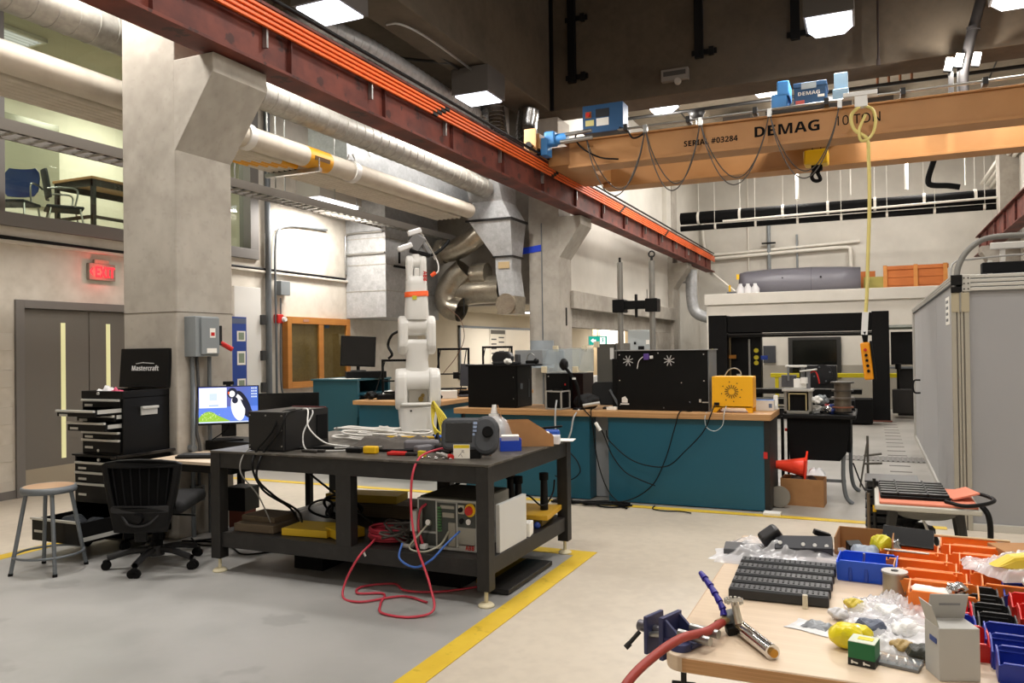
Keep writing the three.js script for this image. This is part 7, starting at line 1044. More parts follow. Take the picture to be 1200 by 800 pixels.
  solo('thin_conduit', 'thin grey cable arching beside the thick conduit on the enclosure', 'cable', tube([[0.62, 2.11, -7.74], [0.63, 2.2, -7.8], [0.68, 2.26, -7.9], [0.8, 2.28, -8.0], [1.3, 2.29, -8.0], [1.5, 2.2, -8.0], [1.5, 2.11, -8.0]], 0.009, 8, false, 50), std(0x8d8b86, 0.5));
  const rb = thing('roof_equipment', 'black and aluminium equipment bar on top of the grey enclosure', 'equipment', [1.35, 2.1, -8.6]); wpart(rb, 'stand', [b2(1.0, 1.04, 2.1, 2.32, -8.7, -8.66), b2(1.6, 1.64, 2.1, 2.32, -8.7, -8.66)], alu); wpart(rb, 'bar', b2(0.95, 1.9, 2.2, 2.3, -8.75, -8.6, 0.01), blackMatte); wpart(rb, 'profile', b2(1.02, 1.9, 2.42, 2.48, -8.66, -8.6, 0.005), alu); wpart(rb, 'post', b2(1.1, 1.14, 2.3, 2.45, -8.68, -8.62, 0.003), alu);
  const l = thing('wire_stand', 'thin dark wire stand with white part beside the enclosure at the right edge', 'stand', [1.12, 0, -6.6]); wpart(l, 'wire', [seg([0.98, 0.35, -6.6], [1.08, 0.04, -6.55], 0.009), seg([0.98, 0.35, -6.6], [1.2, 0.36, -6.65], 0.009), seg([1.05, 0.03, -6.5], [1.3, 0.06, -6.5], 0.014)], darkMetal); wpart(l, 'white_part', lathe([[0, 0], [0.06, 0], [0.07, 0.2], [0.05, 0.24], [0, 0.24]], 14, 1.16, 0.37, -6.65), white);
}
{ // low cart with red pad and black slotted plate
  const TY2 = 0.5;
  const t = thing('rolling_cart', 'small pale topped cart on dark splayed legs in front of the enclosure', 'cart', [0.34, 0, -6.15]);
  wpart(t, 'top', b2(0.0, 0.62, 0.46, 0.495, -6.55, -5.8, 0.01), std(0xb9b6ab, 0.5)); wpart(t, 'under_pan', mv(lathe([[0, 0], [0.16, 0.0], [0.27, 0.06], [0.28, 0.08], [0, 0.08]], 24), 0.31, 0.385, -6.1), std(0x5d5c55, 0.6));
  for (const [x, z, dx] of [[0.12, -5.95, -0.06], [0.5, -5.95, 0.06], [0.12, -6.4, -0.05], [0.5, -6.4, 0.06]]) wpart(t, 'leg', seg([x + dx, 0, z], [x, 0.47, z], 0.02, 10, 0.03), std(0x2b2a28, 0.6));
  solo('red_pad', 'salmon red pad lying on the small cart', 'pad', b2(0.03, 0.6, 0.4955, 0.512, -6.5, -5.83, 0.005), pinkFoam);
  const g = thing('slotted_plate', 'black slotted plate lying on the red pad of the cart', 'plate', [0.24, 0.513, -6.25], 0.02);
  part(g, 'base_plate', bx(0.42, 0.02, 0.6, 0, 0.011, 0), black); for (let i = 0; i < 6; i++) part(g, 'slot_bar', bx(0.41, 0.016, 0.045, 0, 0.03, -0.25 + i * 0.1, { r: 0.004 }), std(0x1a1b1d, 0.4)); for (const x of [-0.1, 0.08]) part(g, 'cross_rib', bx(0.012, 0.02, 0.58, x, 0.032, 0), black);
  solo('foam_sheet', 'orange foam card leaning on the pad right of the black plate', 'foam', mv(bx(0.17, 0.012, 0.24, 0, 0, 0), 0.52, 0.545, -6.12, 0, 0.25, 0.25), pinkFoam);
  solo('black_hose_loop', 'black hose looping over the right end of the cart and hanging down', 'hose', tube([[0.42, 0.525, -5.9], [0.52, 0.52, -5.8], [0.64, 0.53, -5.85], [0.7, 0.54, -5.95], [0.66, 0.545, -6.1], [0.58, 0.54, -6.25]], 0.013, 8, false, 50), black);
  solo('hanging_strap', 'black strap hanging down from the right end of the cart', 'strap', tube([[0.62, 0.515, -5.9], [0.655, 0.46, -5.86], [0.665, 0.3, -5.86], [0.64, 0.15, -5.86], [0.655, 0.02, -5.86]], 0.018), black);
  const s = thing('tray_stack', 'stack of black plastic trays standing on the floor left of the cart', 'trays', [0.12, 0, -6.75]); for (let i = 0; i < 8; i++) { const q = part(s, 'tray', [bx(0.34, 0.055, 0.34, 0, 0.04 + i * 0.066, 0, { r: 0.012 }), bx(0.37, 0.012, 0.37, 0, 0.064 + i * 0.066, 0, { r: 0.004 })], std(0x222326, 0.4)); }
  for (const [x, h, l, m] of [[-0.04, 0.45, 'brown wooden pole standing left of the tray stack, the shorter one', oldWood], [0.0, 0.56, 'taller dark pole with yellow tape by the tray stack', darkMetal]]) { const p = thing('pole', l, 'pole', [x, 0, -6.5]); part(p, 'shaft', cy(0.012, 0.012, h, 0, h / 2, 0, { seg: 10 }), m); if (h > 0.5) part(p, 'tape', cy(0.0135, 0.0135, 0.05, 0, 0.34, 0, { seg: 10 }), yellow); }
  const u = thing('metal_parts', 'dark metal parts with a bright bar on the floor under the cart', 'parts', [0.32, 0, -6.5]); part(u, 'body', mv(blob(0.12, 5, 0.15, 1.1, 1, 0.9), -0.05, 0.13, 0), black); part(u, 'bright_bar', bar([-0.02, 0.34, 0.15], [0.06, 0.12, 0.16], 0.035, 0.015), alu); part(u, 'block', bx(0.18, 0.1, 0.12, 0.1, 0.05, 0.12), blackMatte); part(u, 'pale_knob', mv(blob(0.03, 3, 0.1), -0.1, 0.2, 0.14), std(0xcbbd92, 0.6));
}
{ // black machine table right of the teal bench
  const t = thing('machine_table', 'black machine table with draped front and grey legs right of the teal workbench', 'table', [-0.48, 0, -8.75]);
  wpart(t, 'top', b2(-0.82, -0.15, 0.83, 0.87, -9.3, -8.35, 0.008), black);
  { const pts = [[-0.78, 0.84], [-0.2, 0.84], [-0.24, 0.5], [-0.3, 0.42], [-0.76, 0.42]]; wpart(t, 'front_panel', mv(ext(pts.reverse(), 0.05, { bevel: 0.008 }), 0, 0, -8.42), blackMatte); wpart(t, 'side_panel', b2(-0.24, -0.2, 0.5, 0.84, -9.2, -8.45, 0.008), blackMatte); }
  for (const [x, z] of [[-0.27, -8.45], [-0.22, -9.2], [-0.76, -9.2]]) { wpart(t, 'leg', tube([[x, 0.5, z], [x + 0.0, 0.2, z], [x + 0.03, 0.05, z], [x + 0.08, 0.005, z]], 0.022), grayMetal); }
  wpart(t, 'leg', b2(-0.86, -0.83, 0, 0.83, -8.6, -8.57), black); wpart(t, 'leg', b2(-0.80, -0.78, 0, 0.83, -8.6, -8.57), black); wpart(t, 'stretcher', b2(-0.76, -0.25, 0.2, 0.23, -8.5, -8.47), grayMetal);
  const Y = 0.871;
  const e = thing('extruder_unit', 'grey metal unit with square dark opening on the black machine table', 'machine', [-0.68, Y, -8.5]);
  part(e, 'frame', [bx(0.03, 0.22, 0.2, -0.115, 0.11, 0), bx(0.03, 0.22, 0.2, 0.115, 0.11, 0), bx(0.26, 0.03, 0.2, 0, 0.015, 0)], std(0x8b8983, 0.4, 0.5)); part(e, 'lid', bx(0.29, 0.025, 0.24, 0, 0.235, 0), std(0xb4b3ae, 0.4, 0.4)); part(e, 'opening_frame', [bx(0.012, 0.17, 0.01, -0.08, 0.12, 0.1), bx(0.012, 0.17, 0.01, 0.08, 0.12, 0.1), bx(0.17, 0.012, 0.01, 0, 0.2, 0.1)], std(0xa89a72, 0.5)); part(e, 'core', bx(0.18, 0.18, 0.16, 0, 0.12, 0), blackMatte);
  part(e, 'motor', [bx(0.12, 0.09, 0.12, 0.02, 0.3, -0.02), cy(0.035, 0.035, 0.06, 0.06, 0.33, 0.04)], white); part(e, 'column', bx(0.035, 0.2, 0.035, 0.1, 0.34, 0.02), std(0x6d6f74, 0.4, 0.3)); part(e, 'gearbox', bx(0.14, 0.12, 0.1, -0.09, 0.32, -0.05), std(0x4d4f54, 0.4, 0.3)); part(e, 'tray', [bx(0.2, 0.02, 0.12, -0.02, 0.47, -0.03), bx(0.16, 0.015, 0.06, 0.1, 0.43, 0.02, { rz: 0.12 })], std(0xcfcfcb, 0.35, 0.3)); part(e, 'post', [bx(0.02, 0.15, 0.02, -0.09, 0.4, 0.02), bx(0.03, 0.13, 0.08, 0.04, 0.4, -0.05)], grayMetal); part(e, 'red_wire', tube([[0.11, 0.4, 0], [0.16, 0.42, 0.02], [0.19, 0.36, 0.03], [0.2, 0.3, 0.02]], 0.007), red);
  solo('white_fittings', 'white plastic fittings left of the grey metal unit', 'fittings', [mv(bx(0.04, 0.14, 0.06, 0, 0.07, 0), -0.88, Y + 0.045, -8.35), mv(bx(0.1, 0.04, 0.06, 0, 0.02, 0), -0.92, Y + 0.045, -8.3)], white);
  const k = thing('spindle_stack', 'stacked brown steel discs forming a spindle on the black machine table', 'spindle', [-0.27, Y, -8.5]); part(k, 'core', cy(0.075, 0.08, 0.3, 0, 0.16, 0), std(0x6b6358, 0.45, 0.6)); for (const [y, r, m] of [[0.02, 0.09, black], [0.07, 0.1, std(0x7a4a34, 0.6)], [0.16, 0.11, std(0x77706a, 0.4, 0.6)], [0.23, 0.1, std(0x4e4a45, 0.4, 0.6)], [0.31, 0.11, std(0x55524d, 0.4, 0.6)]]) part(k, 'disc', cy(r, r, 0.015, 0, y, 0, { seg: 24 }), m);
  for (let i = 0; i < 8; i++) { const l = ['white gearbox', 'grey motor', 'red wire bundle', 'blue cable bundle', 'white bracket', 'black fitting', 'silver clamp', 'white hose end'][i]; solo('machine_part', `${l} lying between the grey unit and the spindle`, 'part', mv(blob(0.045, i + 3, 0.2, 1.3, 0.8 + 0.2 * (i % 2), 1), -0.52 + (i % 4) * 0.055, Y + 0.045 + (i < 4 ? 0.09 * (i < 2 ? 1 : 0) : 0), -8.5 - 0.07 * (i % 3)), [white, grayBox, red, std(0x2a3c80, 0.5), white, black, chrome, white][i]); }
  solo('rear_black_box', 'black box with white fittings behind the spindle on the machine table', 'box', mv(bx(0.2, 0.1, 0.2, 0, 0.05, 0), -0.27, 0.871, -9.1), blackMatte);
  solo('rear_stand', 'thin dark stand with pale pipes right of the machine table', 'stand', [seg([-0.06, 0, -9.6], [-0.06, 0.55, -9.6], 0.014), seg([-0.1, 0.33, -9.6], [0.08, 0.36, -9.6], 0.012), seg([-0.1, 0.25, -9.55], [0.08, 0.27, -9.5], 0.012), seg([-0.14, 0.0, -9.5], [-0.06, 0.5, -9.6], 0.01)], std(0x5d5850, 0.6));
  solo('floor_wires', 'thin black wires on the floor right of the machine table', 'wires', [tube([[-0.2, 0.3, -9.2], [-0.12, 0.1, -9.1], [-0.05, 0.01, -9.0], [0.02, 0.01, -9.1], [0.08, 0.01, -9.3]], 0.008)], black);
  const b = thing('cardboard_box', 'open cardboard box on the floor under the black machine table', 'cardboard box', [-0.63, 0, -8.32], -0.05); part(b, 'side', [bx(0.39, 0.26, 0.006, 0, 0.13, 0.13)], cardboard); part(b, 'side', bx(0.39, 0.26, 0.006, 0, 0.13, -0.13), cardboard); part(b, 'side', bx(0.006, 0.26, 0.26, 0.195, 0.13, 0), cardboard); part(b, 'side', bx(0.006, 0.26, 0.26, -0.195, 0.13, 0), cardboard); part(b, 'bottom', bx(0.39, 0.006, 0.26, 0, 0.004, 0), cardboard); part(b, 'contents', mv(crumple(0.34, 0.22, 0.14, 99, { n: 14 }), 0.0, 0.18, 0), std(0x5d5146, 0.6));
  const c = thing('traffic_cone', 'orange red traffic cone lying sideways on the cardboard box', 'traffic cone', [-0.76, 0.36, -8.3], 0); const cn = lathe([[0.0, 0.3], [0.03, 0.3], [0.036, 0.285], [0.092, 0.02], [0.1, 0.0], [0.0, 0.0]], 24); part(c, 'cone', mv(cn, 0.15, 0, 0, 0, 0, Math.PI / 2 - 0.06), std(0xff4a30, 0.4)); part(c, 'base', mv(bx(0.02, 0.23, 0.23, 0, 0, 0, { r: 0.008 }), 0.155, 0.01, 0, 0.3, 0, -0.08), std(0xff4228, 0.45));
  solo('clear_bag', 'crumpled clear bag in the cardboard box beside the traffic cone', 'bag', mv(crumple(0.17, 0.16, 0.09, 111, { n: 12 }), -0.51, 0.30, -8.28), plasticMilky);
  solo('steel_disc', 'round steel disc leaning at the corner of the teal workbench', 'disc', mv(cy(0.1, 0.1, 0.05, 0, 0, 0, { seg: 28 }), -0.83, 0.105, -8.05, Math.PI / 2 - 0.12, 0.3, 0), std(0x8e8a82, 0.4, 0.7));
  solo('red_bar', 'red bar behind the dark end of the teal workbench', 'bar', b2(-0.86, -0.74, 0.64, 0.67, -9.0, -8.97), red);
}
// ---------- foreground assembly table ----------
{
  const t = thing('assembly_table', 'light maple assembly table with rounded corner in the foreground', 'table', [0.2, 0, -2.75]);
  const pts = []; const x0 = -0.51, x1 = 0.95, za = -3.5, zb = -2.07; for (let i = 0; i <= 6; i++) { const a = Math.PI + i / 6 * Math.PI / 2; pts.push([x0 + 0.05 + 0.05 * Math.cos(a), -zb + 0.05 + 0.05 * Math.sin(a)]); } pts.push([x1, -zb], [x1, -za], [x0, -za]);
  const top = ext(pts, 0.042, { bevel: 0.004 }); mv(top, 0, 0.75 - 0.021, 0, -Math.PI / 2); wpart(t, 'tabletop', uvm(top), mapleWood);
  const sh = (p, d) => p; wpart(t, 'edge_band', [b2(x0 + 0.05, x1, 0.712, 0.746, zb - 0.001, zb + 0.002, 0), b2(x0 - 0.002, x0 + 0.001, 0.712, 0.746, za, zb - 0.05, 0)], mapleEdge);
  wpart(t, 'apron', [b2(x0 + 0.38, x1 - 0.1, 0.66, 0.708, zb - 0.32, zb - 0.28), b2(x0 + 0.38, x1 - 0.1, 0.66, 0.708, za + 0.18, za + 0.22), b2(x0 + 0.38, x0 + 0.42, 0.66, 0.707, za + 0.22, zb - 0.32)], grayMetal);
  for (const [x, z] of [[x0 + 0.4, za + 0.2], [x1 - 0.12, za + 0.2], [x1 - 0.12, zb - 0.3], [x0 + 0.4, zb - 0.3]]) wpart(t, 'leg', cy(0.025, 0.025, 0.7, x, 0.352, z), grayMetal);
}
const FT = 0.7505;
{ // clamp on vise
  const vb = std(0x33375e, 0.45, 0.1);
  const t = thing('bench_vise', 'dark blue clamp on vise on the left corner of the maple table', 'vise', [-0.475, FT, -2.18], -0.35);
  part(t, 'front_jaw', [bx(0.012, 0.105, 0.085, -0.105, 0.0, -0.005, { r: 0.003 })], vb); part(t, 'rear_jaw', [mv(ext([[-0.05, -0.07], [0.045, -0.07], [0.045, 0.045], [-0.05, 0.045]], 0.014, { bevel: 0.002 }), -0.045, 0.02, 0, 0, Math.PI / 2)], vb);
  part(t, 'rib', [mv(ext([[0, 0], [0.075, 0], [0, 0.06]], 0.008), -0.04, 0.0, 0.035), mv(ext([[0, 0], [0.075, 0], [0, 0.06]], 0.008), -0.04, 0.0, -0.035), bx(0.1, 0.012, 0.09, 0.0, 0.006, 0)], vb);
  part(t, 'foot', [cy(0.025, 0.03, 0.016, 0.02, 0.008, 0.055)], vb);
  part(t, 'guide_bar', [seg([-0.1, 0.0, 0.02], [-0.02, 0.02, 0.02], 0.008), seg([0.0, 0.03, 0.03], [0.095, 0.03, 0.03], 0.012, 14), seg([0.0, 0.03, -0.03], [0.085, 0.03, -0.03], 0.012, 14)], steel); part(t, 'screw', [seg([-0.14, 0.01, 0], [-0.02, 0.012, 0], 0.012, 14), cy(0.016, 0.016, 0.03, -0.135, 0.01, 0, { rz: Math.PI / 2 })], std(0x77757a, 0.35, 0.8)); part(t, 'tommy_bar', [seg([-0.135, 0.0, 0.02], [-0.155, -0.035, 0.05], 0.006), seg([-0.151, -0.03, 0.045], [-0.159, -0.042, 0.056], 0.008)], darkMetal);
  part(t, 'table_clamp', [bx(0.06, 0.012, 0.06, 0.0, -0.055, 0), seg([0.0, -0.055, 0.01], [0.0, -0.115, 0.01], 0.008), seg([-0.03, -0.112, 0.02], [0.03, -0.108, 0.0], 0.005)], darkMetal);
}
{ // air gun
  const t = thing('air_gun', 'chrome air gun with blue segmented nozzle and brass fitting on the maple table', 'air gun', [-0.36, FT, -2.29]);
  wpart(t, 'barrel', [seg([-0.355, 0.772, -2.30], [-0.245, 0.768, -2.14], 0.019, 20), seg([-0.248, 0.768, -2.145], [-0.243, 0.768, -2.137], 0.02, 20)], chrome); wpart(t, 'brass_end', seg([-0.244, 0.768, -2.139], [-0.238, 0.768, -2.13], 0.011, 14), std(0xb98a3e, 0.35, 0.8));
  wpart(t, 'valve_block', [mv(bx(0.036, 0.036, 0.036, 0, 0, 0), -0.372, 0.79, -2.30, 0.2, 0.5, 0.1)], grayMetal); wpart(t, 'black_block', mv(bx(0.03, 0.025, 0.03, 0, 0, 0), -0.368, 0.765, -2.28, 0.2, 0.5, 0.1), black);
  wpart(t, 'knob_stem', seg([-0.345, 0.785, -2.27], [-0.36, 0.835, -2.29], 0.011, 14, 0.010), std(0xcfc8b8, 0.3, 0.8)); wpart(t, 'knob', [seg([-0.3605, 0.836, -2.29], [-0.363, 0.846, -2.293], 0.024, 24)].concat(Array.from({ length: 12 }, (_, i) => cy(0.004, 0.004, 0.011, -0.362 + 0.023 * Math.cos(i * 0.5236), 0.841, -2.2915 + 0.023 * Math.sin(i * 0.5236), { seg: 6 }))), std(0xcfccc4, 0.35, 0.6));
  const np = [[-0.388, 0.80, -2.28], [-0.392, 0.815, -2.29], [-0.402, 0.83, -2.30], [-0.417, 0.847, -2.315], [-0.433, 0.862, -2.335], [-0.452, 0.875, -2.355], [-0.47, 0.885, -2.38]]; const bn = std(0x2a1f8c, 0.4);
  for (let i = 0; i < np.length - 1; i++) wpart(t, 'nozzle_segment', [seg(np[i], np[i + 1], 0.0105, 14, 0.007), mv(cy(0.001, 0.001, 0.001), 0, 0.8, -2.3)].slice(0, 1), bn);
  wpart(t, 'hose_fitting', [seg([-0.40, 0.787, -2.245], [-0.378, 0.79, -2.29], 0.011, 12)], std(0xb9a27a, 0.4, 0.7));
  solo('red_hose', 'red rubber air hose from the air gun over the table edge to the floor', 'hose', tube([[-0.39, 0.787, -2.262], [-0.412, 0.79, -2.17], [-0.46, 0.80, -2.06], [-0.505, 0.785, -1.95], [-0.545, 0.75, -1.84], [-0.6, 0.62, -1.72], [-0.68, 0.35, -1.62], [-0.78, 0.1, -1.6], [-0.95, 0.02, -1.65], [-1.2, 0.02, -1.5]], 0.0115, 10, false, 90), redHose);
}
{ // slotted black rails
  const dark = std(0x222427, 0.45), slotM = std(0x0e0f10, 0.6), topM = std(0x3b3e42, 0.4);
  const order = ['nearest the air gun', 'second from the front', 'middle', 'second from the back', 'farthest, by the plastic bag'];
  for (let i = 0; i < 5; i++) {
    const z = -2.64 - i * 0.088, x = -0.28 - i * 0.001; const w = 0.298 + i * 0.005;
    const t = thing('slotted_rail', `black slotted plastic rail on the maple table, ${order[i]} of five`, 'rail', [x, FT, z], 0.03);
    part(t, 'body', [bx(w, 0.032, 0.066, 0, 0.017, 0, { r: 0.005 })], dark); part(t, 'top_strip', [bx(w - 0.006, 0.003, 0.05, 0, 0.034, 0.003, { r: 0.001 })], topM);
    const s = part(t, 'slots', Array.from({ length: 18 }, (_, k) => bx(0.006, 0.002, 0.03, -w / 2 + 0.015 + k * (w - 0.03) / 17, 0.0362, 0.003, { r: 0 })), slotM); s.userData.kind = 'stuff';
  }
  solo('white_cylinder', 'small translucent white cylinder standing before the slotted rails', 'cylinder', cy(0.0075, 0.008, 0.042, -0.197, FT + 0.021, -2.585, { seg: 18 }), new THREE.MeshPhysicalMaterial({ color: 0xe9e3cf, roughness: 0.4, transmission: 0.3, thickness: 0 }));
  const b = thing('plastic_bag', 'clear plastic bag with dark slotted plates behind the slotted rails', 'bag', [-0.3, FT, -3.16]);
  part(b, 'dark_plate', [mv(bx(0.2, 0.045, 0.07, 0, 0, 0), 0.06, 0.06, 0.03, 0.5, 0.05, 0.04)], std(0x303238, 0.4)); part(b, 'dark_plate', mv(bx(0.22, 0.03, 0.12, 0, 0, 0), -0.12, 0.022, 0.0, 0, 0.1), std(0x4a4c50, 0.5)); part(b, 'dark_knob', mv(bx(0.08, 0.06, 0.06, 0, 0, 0, { r: 0.015 }), -0.06, 0.08, 0.0, 0.3, 0.5, 0.5), std(0x1b1b1d, 0.3)); part(b, 'dark_tab', mv(bx(0.06, 0.02, 0.03, 0, 0, 0), 0.12, 0.10, -0.02, 0, 0.3, -0.3), black); part(b, 'hole', [-0.02, 0.06, 0.1, 0.14].map((x, i) => mv(cy(0.007, 0.007, 0.004, 0, 0, 0, { seg: 10 }), x, 0.074, 0.058, 1.1)), white);
  part(b, 'film', mv(crumple(0.46, 0.26, 0.11, 131, { n: 30 }), 0.0, 0.0, 0.0), plastic); part(b, 'film', mv(crumple(0.26, 0.15, 0.08, 137, { n: 22 }), -0.02, 0.0, 0.06), plastic); part(b, 'film', mv(crumple(0.2, 0.16, 0.03, 139, { n: 16 }), -0.17, 0.0, 0.02), plasticMilky);
}
function bin(name, label, cat, x, z, w, d, h, turn, mat, group) { const fl = mat === binOrange || w > 0.18 ? 0.97 : 0.8;  // open parts bin, low front at +z
  const t = thing(name, label, cat, [x, FT, z], turn, group); const th = 0.004, s = 0.012;
  const side = ext([[-d / 2, 0], [d / 2 - 0.01, 0], [d / 2 + 0.012, h * fl * 0.9], [d / 2 - 0.002, h * fl], [d * 0.12, h], [-d / 2 - 0.005, h], [-d / 2 - 0.01, h * 0.5]], th);
  part(t, 'shell', [bx(w - 0.01, th, d, 0, th / 2, 0, { r: 0 }), mv(ext(rrect(w, h, 0.02, 0, h / 2), th, { bevel: 0.0015 }), 0, 0, -d / 2 - 0.004, -0.06), mv(ext(rrect(w - 0.004, h * fl, 0.016, 0, h * fl / 2), th, { bevel: 0.0015 }), 0, 0, d / 2 - 0.004, 0.22), mv(side.clone(), -w / 2 + th, 0, 0, 0, -Math.PI / 2), mv(side.clone(), w / 2 - th, 0, 0, 0, -Math.PI / 2)].map((g, i) => g), mat);
  part(t, 'rim', bx(w - 0.03, 0.005, 0.010, 0, h - 0.002, -d / 2 - 0.008, { r: 0.002 }), mat); part(t, 'rim', bx(w - 0.024, 0.005, 0.010, 0, h * fl - 0.001, d / 2 + 0.008, { r: 0.002 }), mat);
  return t;
}
{
  const L = ['farthest back of the left orange row, behind the black tablet', 'second of the left orange row, with the tablet on it', 'third from the back of the left orange row', 'fourth from the back of the left orange row', 'fifth from the back of the left orange row', 'front one of the left orange row, holding a white paper'];
  for (let i = 0; i < 6; i++) bin('orange_bin', `orange parts bin, ${L[i]}`, 'parts bin', 0.095 + i * 0.018, -3.36 + i * 0.125, 0.19, 0.12, 0.066, -0.08, binOrange);
  const R = ['farthest back of the right orange row by the cardboard', 'second from the back of the right orange row', 'third from the back of the right orange row', 'fourth from the back of the right orange row, under a clear bag', 'front of the right orange row, under the yellow roll'];
  for (let i = 0; i < 5; i++) bin('orange_bin', `orange parts bin, ${R[i]}`, 'parts bin', 0.315 + i * 0.02, -3.39 + i * 0.125, 0.19, 0.12, 0.066, -0.08, binOrange);
  const bb = bin('blue_bin', 'blue parts bin with screwdriver left of the orange rows', 'parts bin', -0.025, -3.0, 0.19, 0.12, 0.072, -0.06, std(0x1a58dc, 0.4));
  part(bb, 'lip_rib', [bx(0.012, 0.05, 0.012, -0.05, 0.03, 0.063), bx(0.012, 0.05, 0.012, 0.0, 0.03, 0.063), bx(0.012, 0.05, 0.012, 0.05, 0.03, 0.063)], std(0x1747b8, 0.4));
  solo('black_tablet', 'flat black tablet resting across the back orange bins', 'tablet', mv(bx(0.17, 0.008, 0.1, 0, 0, 0), 0.11, FT + 0.09, -3.28, 0.5, -0.08), blackGloss);
  solo('metal_rule', 'thin steel rule lying across the left orange row beside the blue bin', 'ruler', seg([0.03, FT + 0.071, -3.14], [0.17, FT + 0.072, -3.12], 0.004, 6), steel);
  solo('long_dowel', 'thin pale dowel lying across the farthest orange bins', 'dowel', seg([0.16, FT + 0.072, -3.44], [0.45, FT + 0.072, -3.42], 0.005, 6), std(0xcdb28a, 0.6));
  solo('white_paper_strip', 'folded white paper in the front left orange bin', 'paper', mv(crumple(0.1, 0.06, 0.02, 151, { n: 8 }), 0.15, FT + 0.05, -2.74), paper);
  solo('foil_ball', 'crumpled silver foil ball in the front left orange bin', 'foil', mv(blob(0.024, 3, 0.16, 1.2, 0.9, 1), 0.22, FT + 0.06, -2.74), foil);
  solo('clear_bag', 'clear bag draped over the right orange bins', 'bag', mv(crumple(0.16, 0.12, 0.04, 157, { n: 16 }), 0.34, FT + 0.07, -3.02), plastic);
  solo('clear_bag', 'clear pouch sticking up behind the black tablet', 'bag', mv(crumple(0.09, 0.06, 0.05, 159, { n: 12 }), 0.12, FT + 0.05, -3.37), plasticMilky);
  const yr = thing('yellow_roll', 'yellow roll in a shiny clear bag lying on the right orange bins', 'roll', [0.41, FT + 0.07, -2.94], 0.5); part(yr, 'roll', mv(ext([[-0.09, 0.0], [0.05, -0.03], [0.07, 0.0], [0.05, 0.035], [-0.03, 0.03]], 0.05, { bevel: 0.012 }), 0, 0.035, 0), std(0xe3c63a, 0.45)); part(yr, 'film', mv(crumple(0.26, 0.14, 0.09, 163, { n: 20 }), 0.03, 0, 0), plastic);
  const ob = thing('cardboard_tray', 'open cardboard box with parts behind the blue bin', 'cardboard box', [-0.035, FT, -3.24], -0.05);
  part(ob, 'side', bx(0.19, 0.1, 0.004, 0, 0.05, -0.1), cardboard); part(ob, 'side', bx(0.19, 0.05, 0.004, 0, 0.025, 0.1), cardboard); part(ob, 'side', bx(0.004, 0.1, 0.2, -0.095, 0.05, 0), cardboard); part(ob, 'side', bx(0.004, 0.1, 0.2, 0.095, 0.05, 0), cardboard); part(ob, 'bottom', bx(0.19, 0.003, 0.2, 0, 0.003, 0), cardboard);
  solo('yellow_pouch', 'yellow pouch in the open cardboard box behind the blue bin', 'pouch', mv(blob(0.036, 5, 0.1, 1, 1.1, 0.8), 0.02, FT + 0.065, -3.22), std(0xd9d12e, 0.4)); solo('foil_pouch', 'silver foil pouch beside the yellow pouch', 'pouch', mv(crumple(0.08, 0.07, 0.06, 171, { n: 12 }), 0.05, FT + 0.05, -3.24), foil); solo('dark_part', 'dark plastic part in the open cardboard box', 'part', mv(bx(0.05, 0.04, 0.05, 0, 0, 0), -0.1 + 0.03, FT + 0.05, -3.22, 0.2, 0.3), black); solo('gray_pouch', 'grey pouch hanging over the blue bin edge', 'pouch', mv(crumple(0.09, 0.12, 0.03, 173, { n: 12 }), -0.035, FT + 0.05, -3.15, 0.2), std(0x8793a3, 0.4));
  solo('screwdriver', 'small screwdriver standing in the blue bin', 'screwdriver', [seg([-0.04, FT + 0.01, -2.99], [-0.035, FT + 0.088, -2.985], 0.004, 8)], steel);
  const sp = thing('wire_spool', 'white wire spool standing between the blue bin and the orange row', 'spool', [0.055, FT, -2.83]); part(sp, 'flange', [cy(0.039, 0.039, 0.006, 0, 0.003, 0, { seg: 28 })], std(0xb9b2a2, 0.5)); part(sp, 'wound_wire', cy(0.036, 0.036, 0.066, 0, 0.039, 0, { seg: 28 }), std(0xa89c86, 0.35, 0.4)); part(sp, 'flange', cy(0.039, 0.039, 0.006, 0, 0.075, 0, { seg: 28 }), std(0xb9b6b0, 0.35, 0.3)); part(sp, 'hub_hole', cy(0.011, 0.011, 0.003, 0, 0.0785, 0, { seg: 16 }), black); part(sp, 'label_band', mv(ext([[-0.012, -0.028], [0.012, -0.028], [0.012, 0.028], [-0.012, 0.028]], 0.003), 0.034, 0.04, 0.016, 0, 1.1), std(0x5c5148, 0.6));
  // right hand small bins
  const K = ['farthest', 'second', 'third', 'nearest'];
  for (let i = 0; i < 4; i++) bin('black_bin', `small black bin, ${K[i]} of four in a row by the grey carton`, 'parts bin', 0.285 + i * 0.004, -2.76 + i * 0.085, 0.095, 0.07, 0.06, -0.05, binBlack);
  for (let i = 0; i < 3; i++) bin('blue_bin', `small dark blue bin, ${['farthest', 'middle', 'nearest'][i]} of three at the bottom right corner`, 'parts bin', 0.31 + i * 0.003, -2.40 + i * 0.09, 0.115, 0.075, 0.065, -0.05, std(0x14309c, 0.4));
  bin('blue_bin', 'small dark blue bin at the right edge beside the farthest black bin', 'parts bin', 0.41, -2.84, 0.12, 0.08, 0.06, -0.05, std(0x14309c, 0.4)); bin('red_bin', 'small red bin at the right edge, farther one', 'parts bin', 0.415, -2.73, 0.12, 0.08, 0.06, -0.05, binRed); bin('red_bin', 'small red bin at the right edge, nearer one', 'parts bin', 0.42, -2.62, 0.12, 0.08, 0.06, -0.05, binRed); bin('red_bin', 'small red bin at the right edge beside the nearest black bin', 'parts bin', 0.425, -2.51, 0.12, 0.08, 0.06, -0.05, binRed);
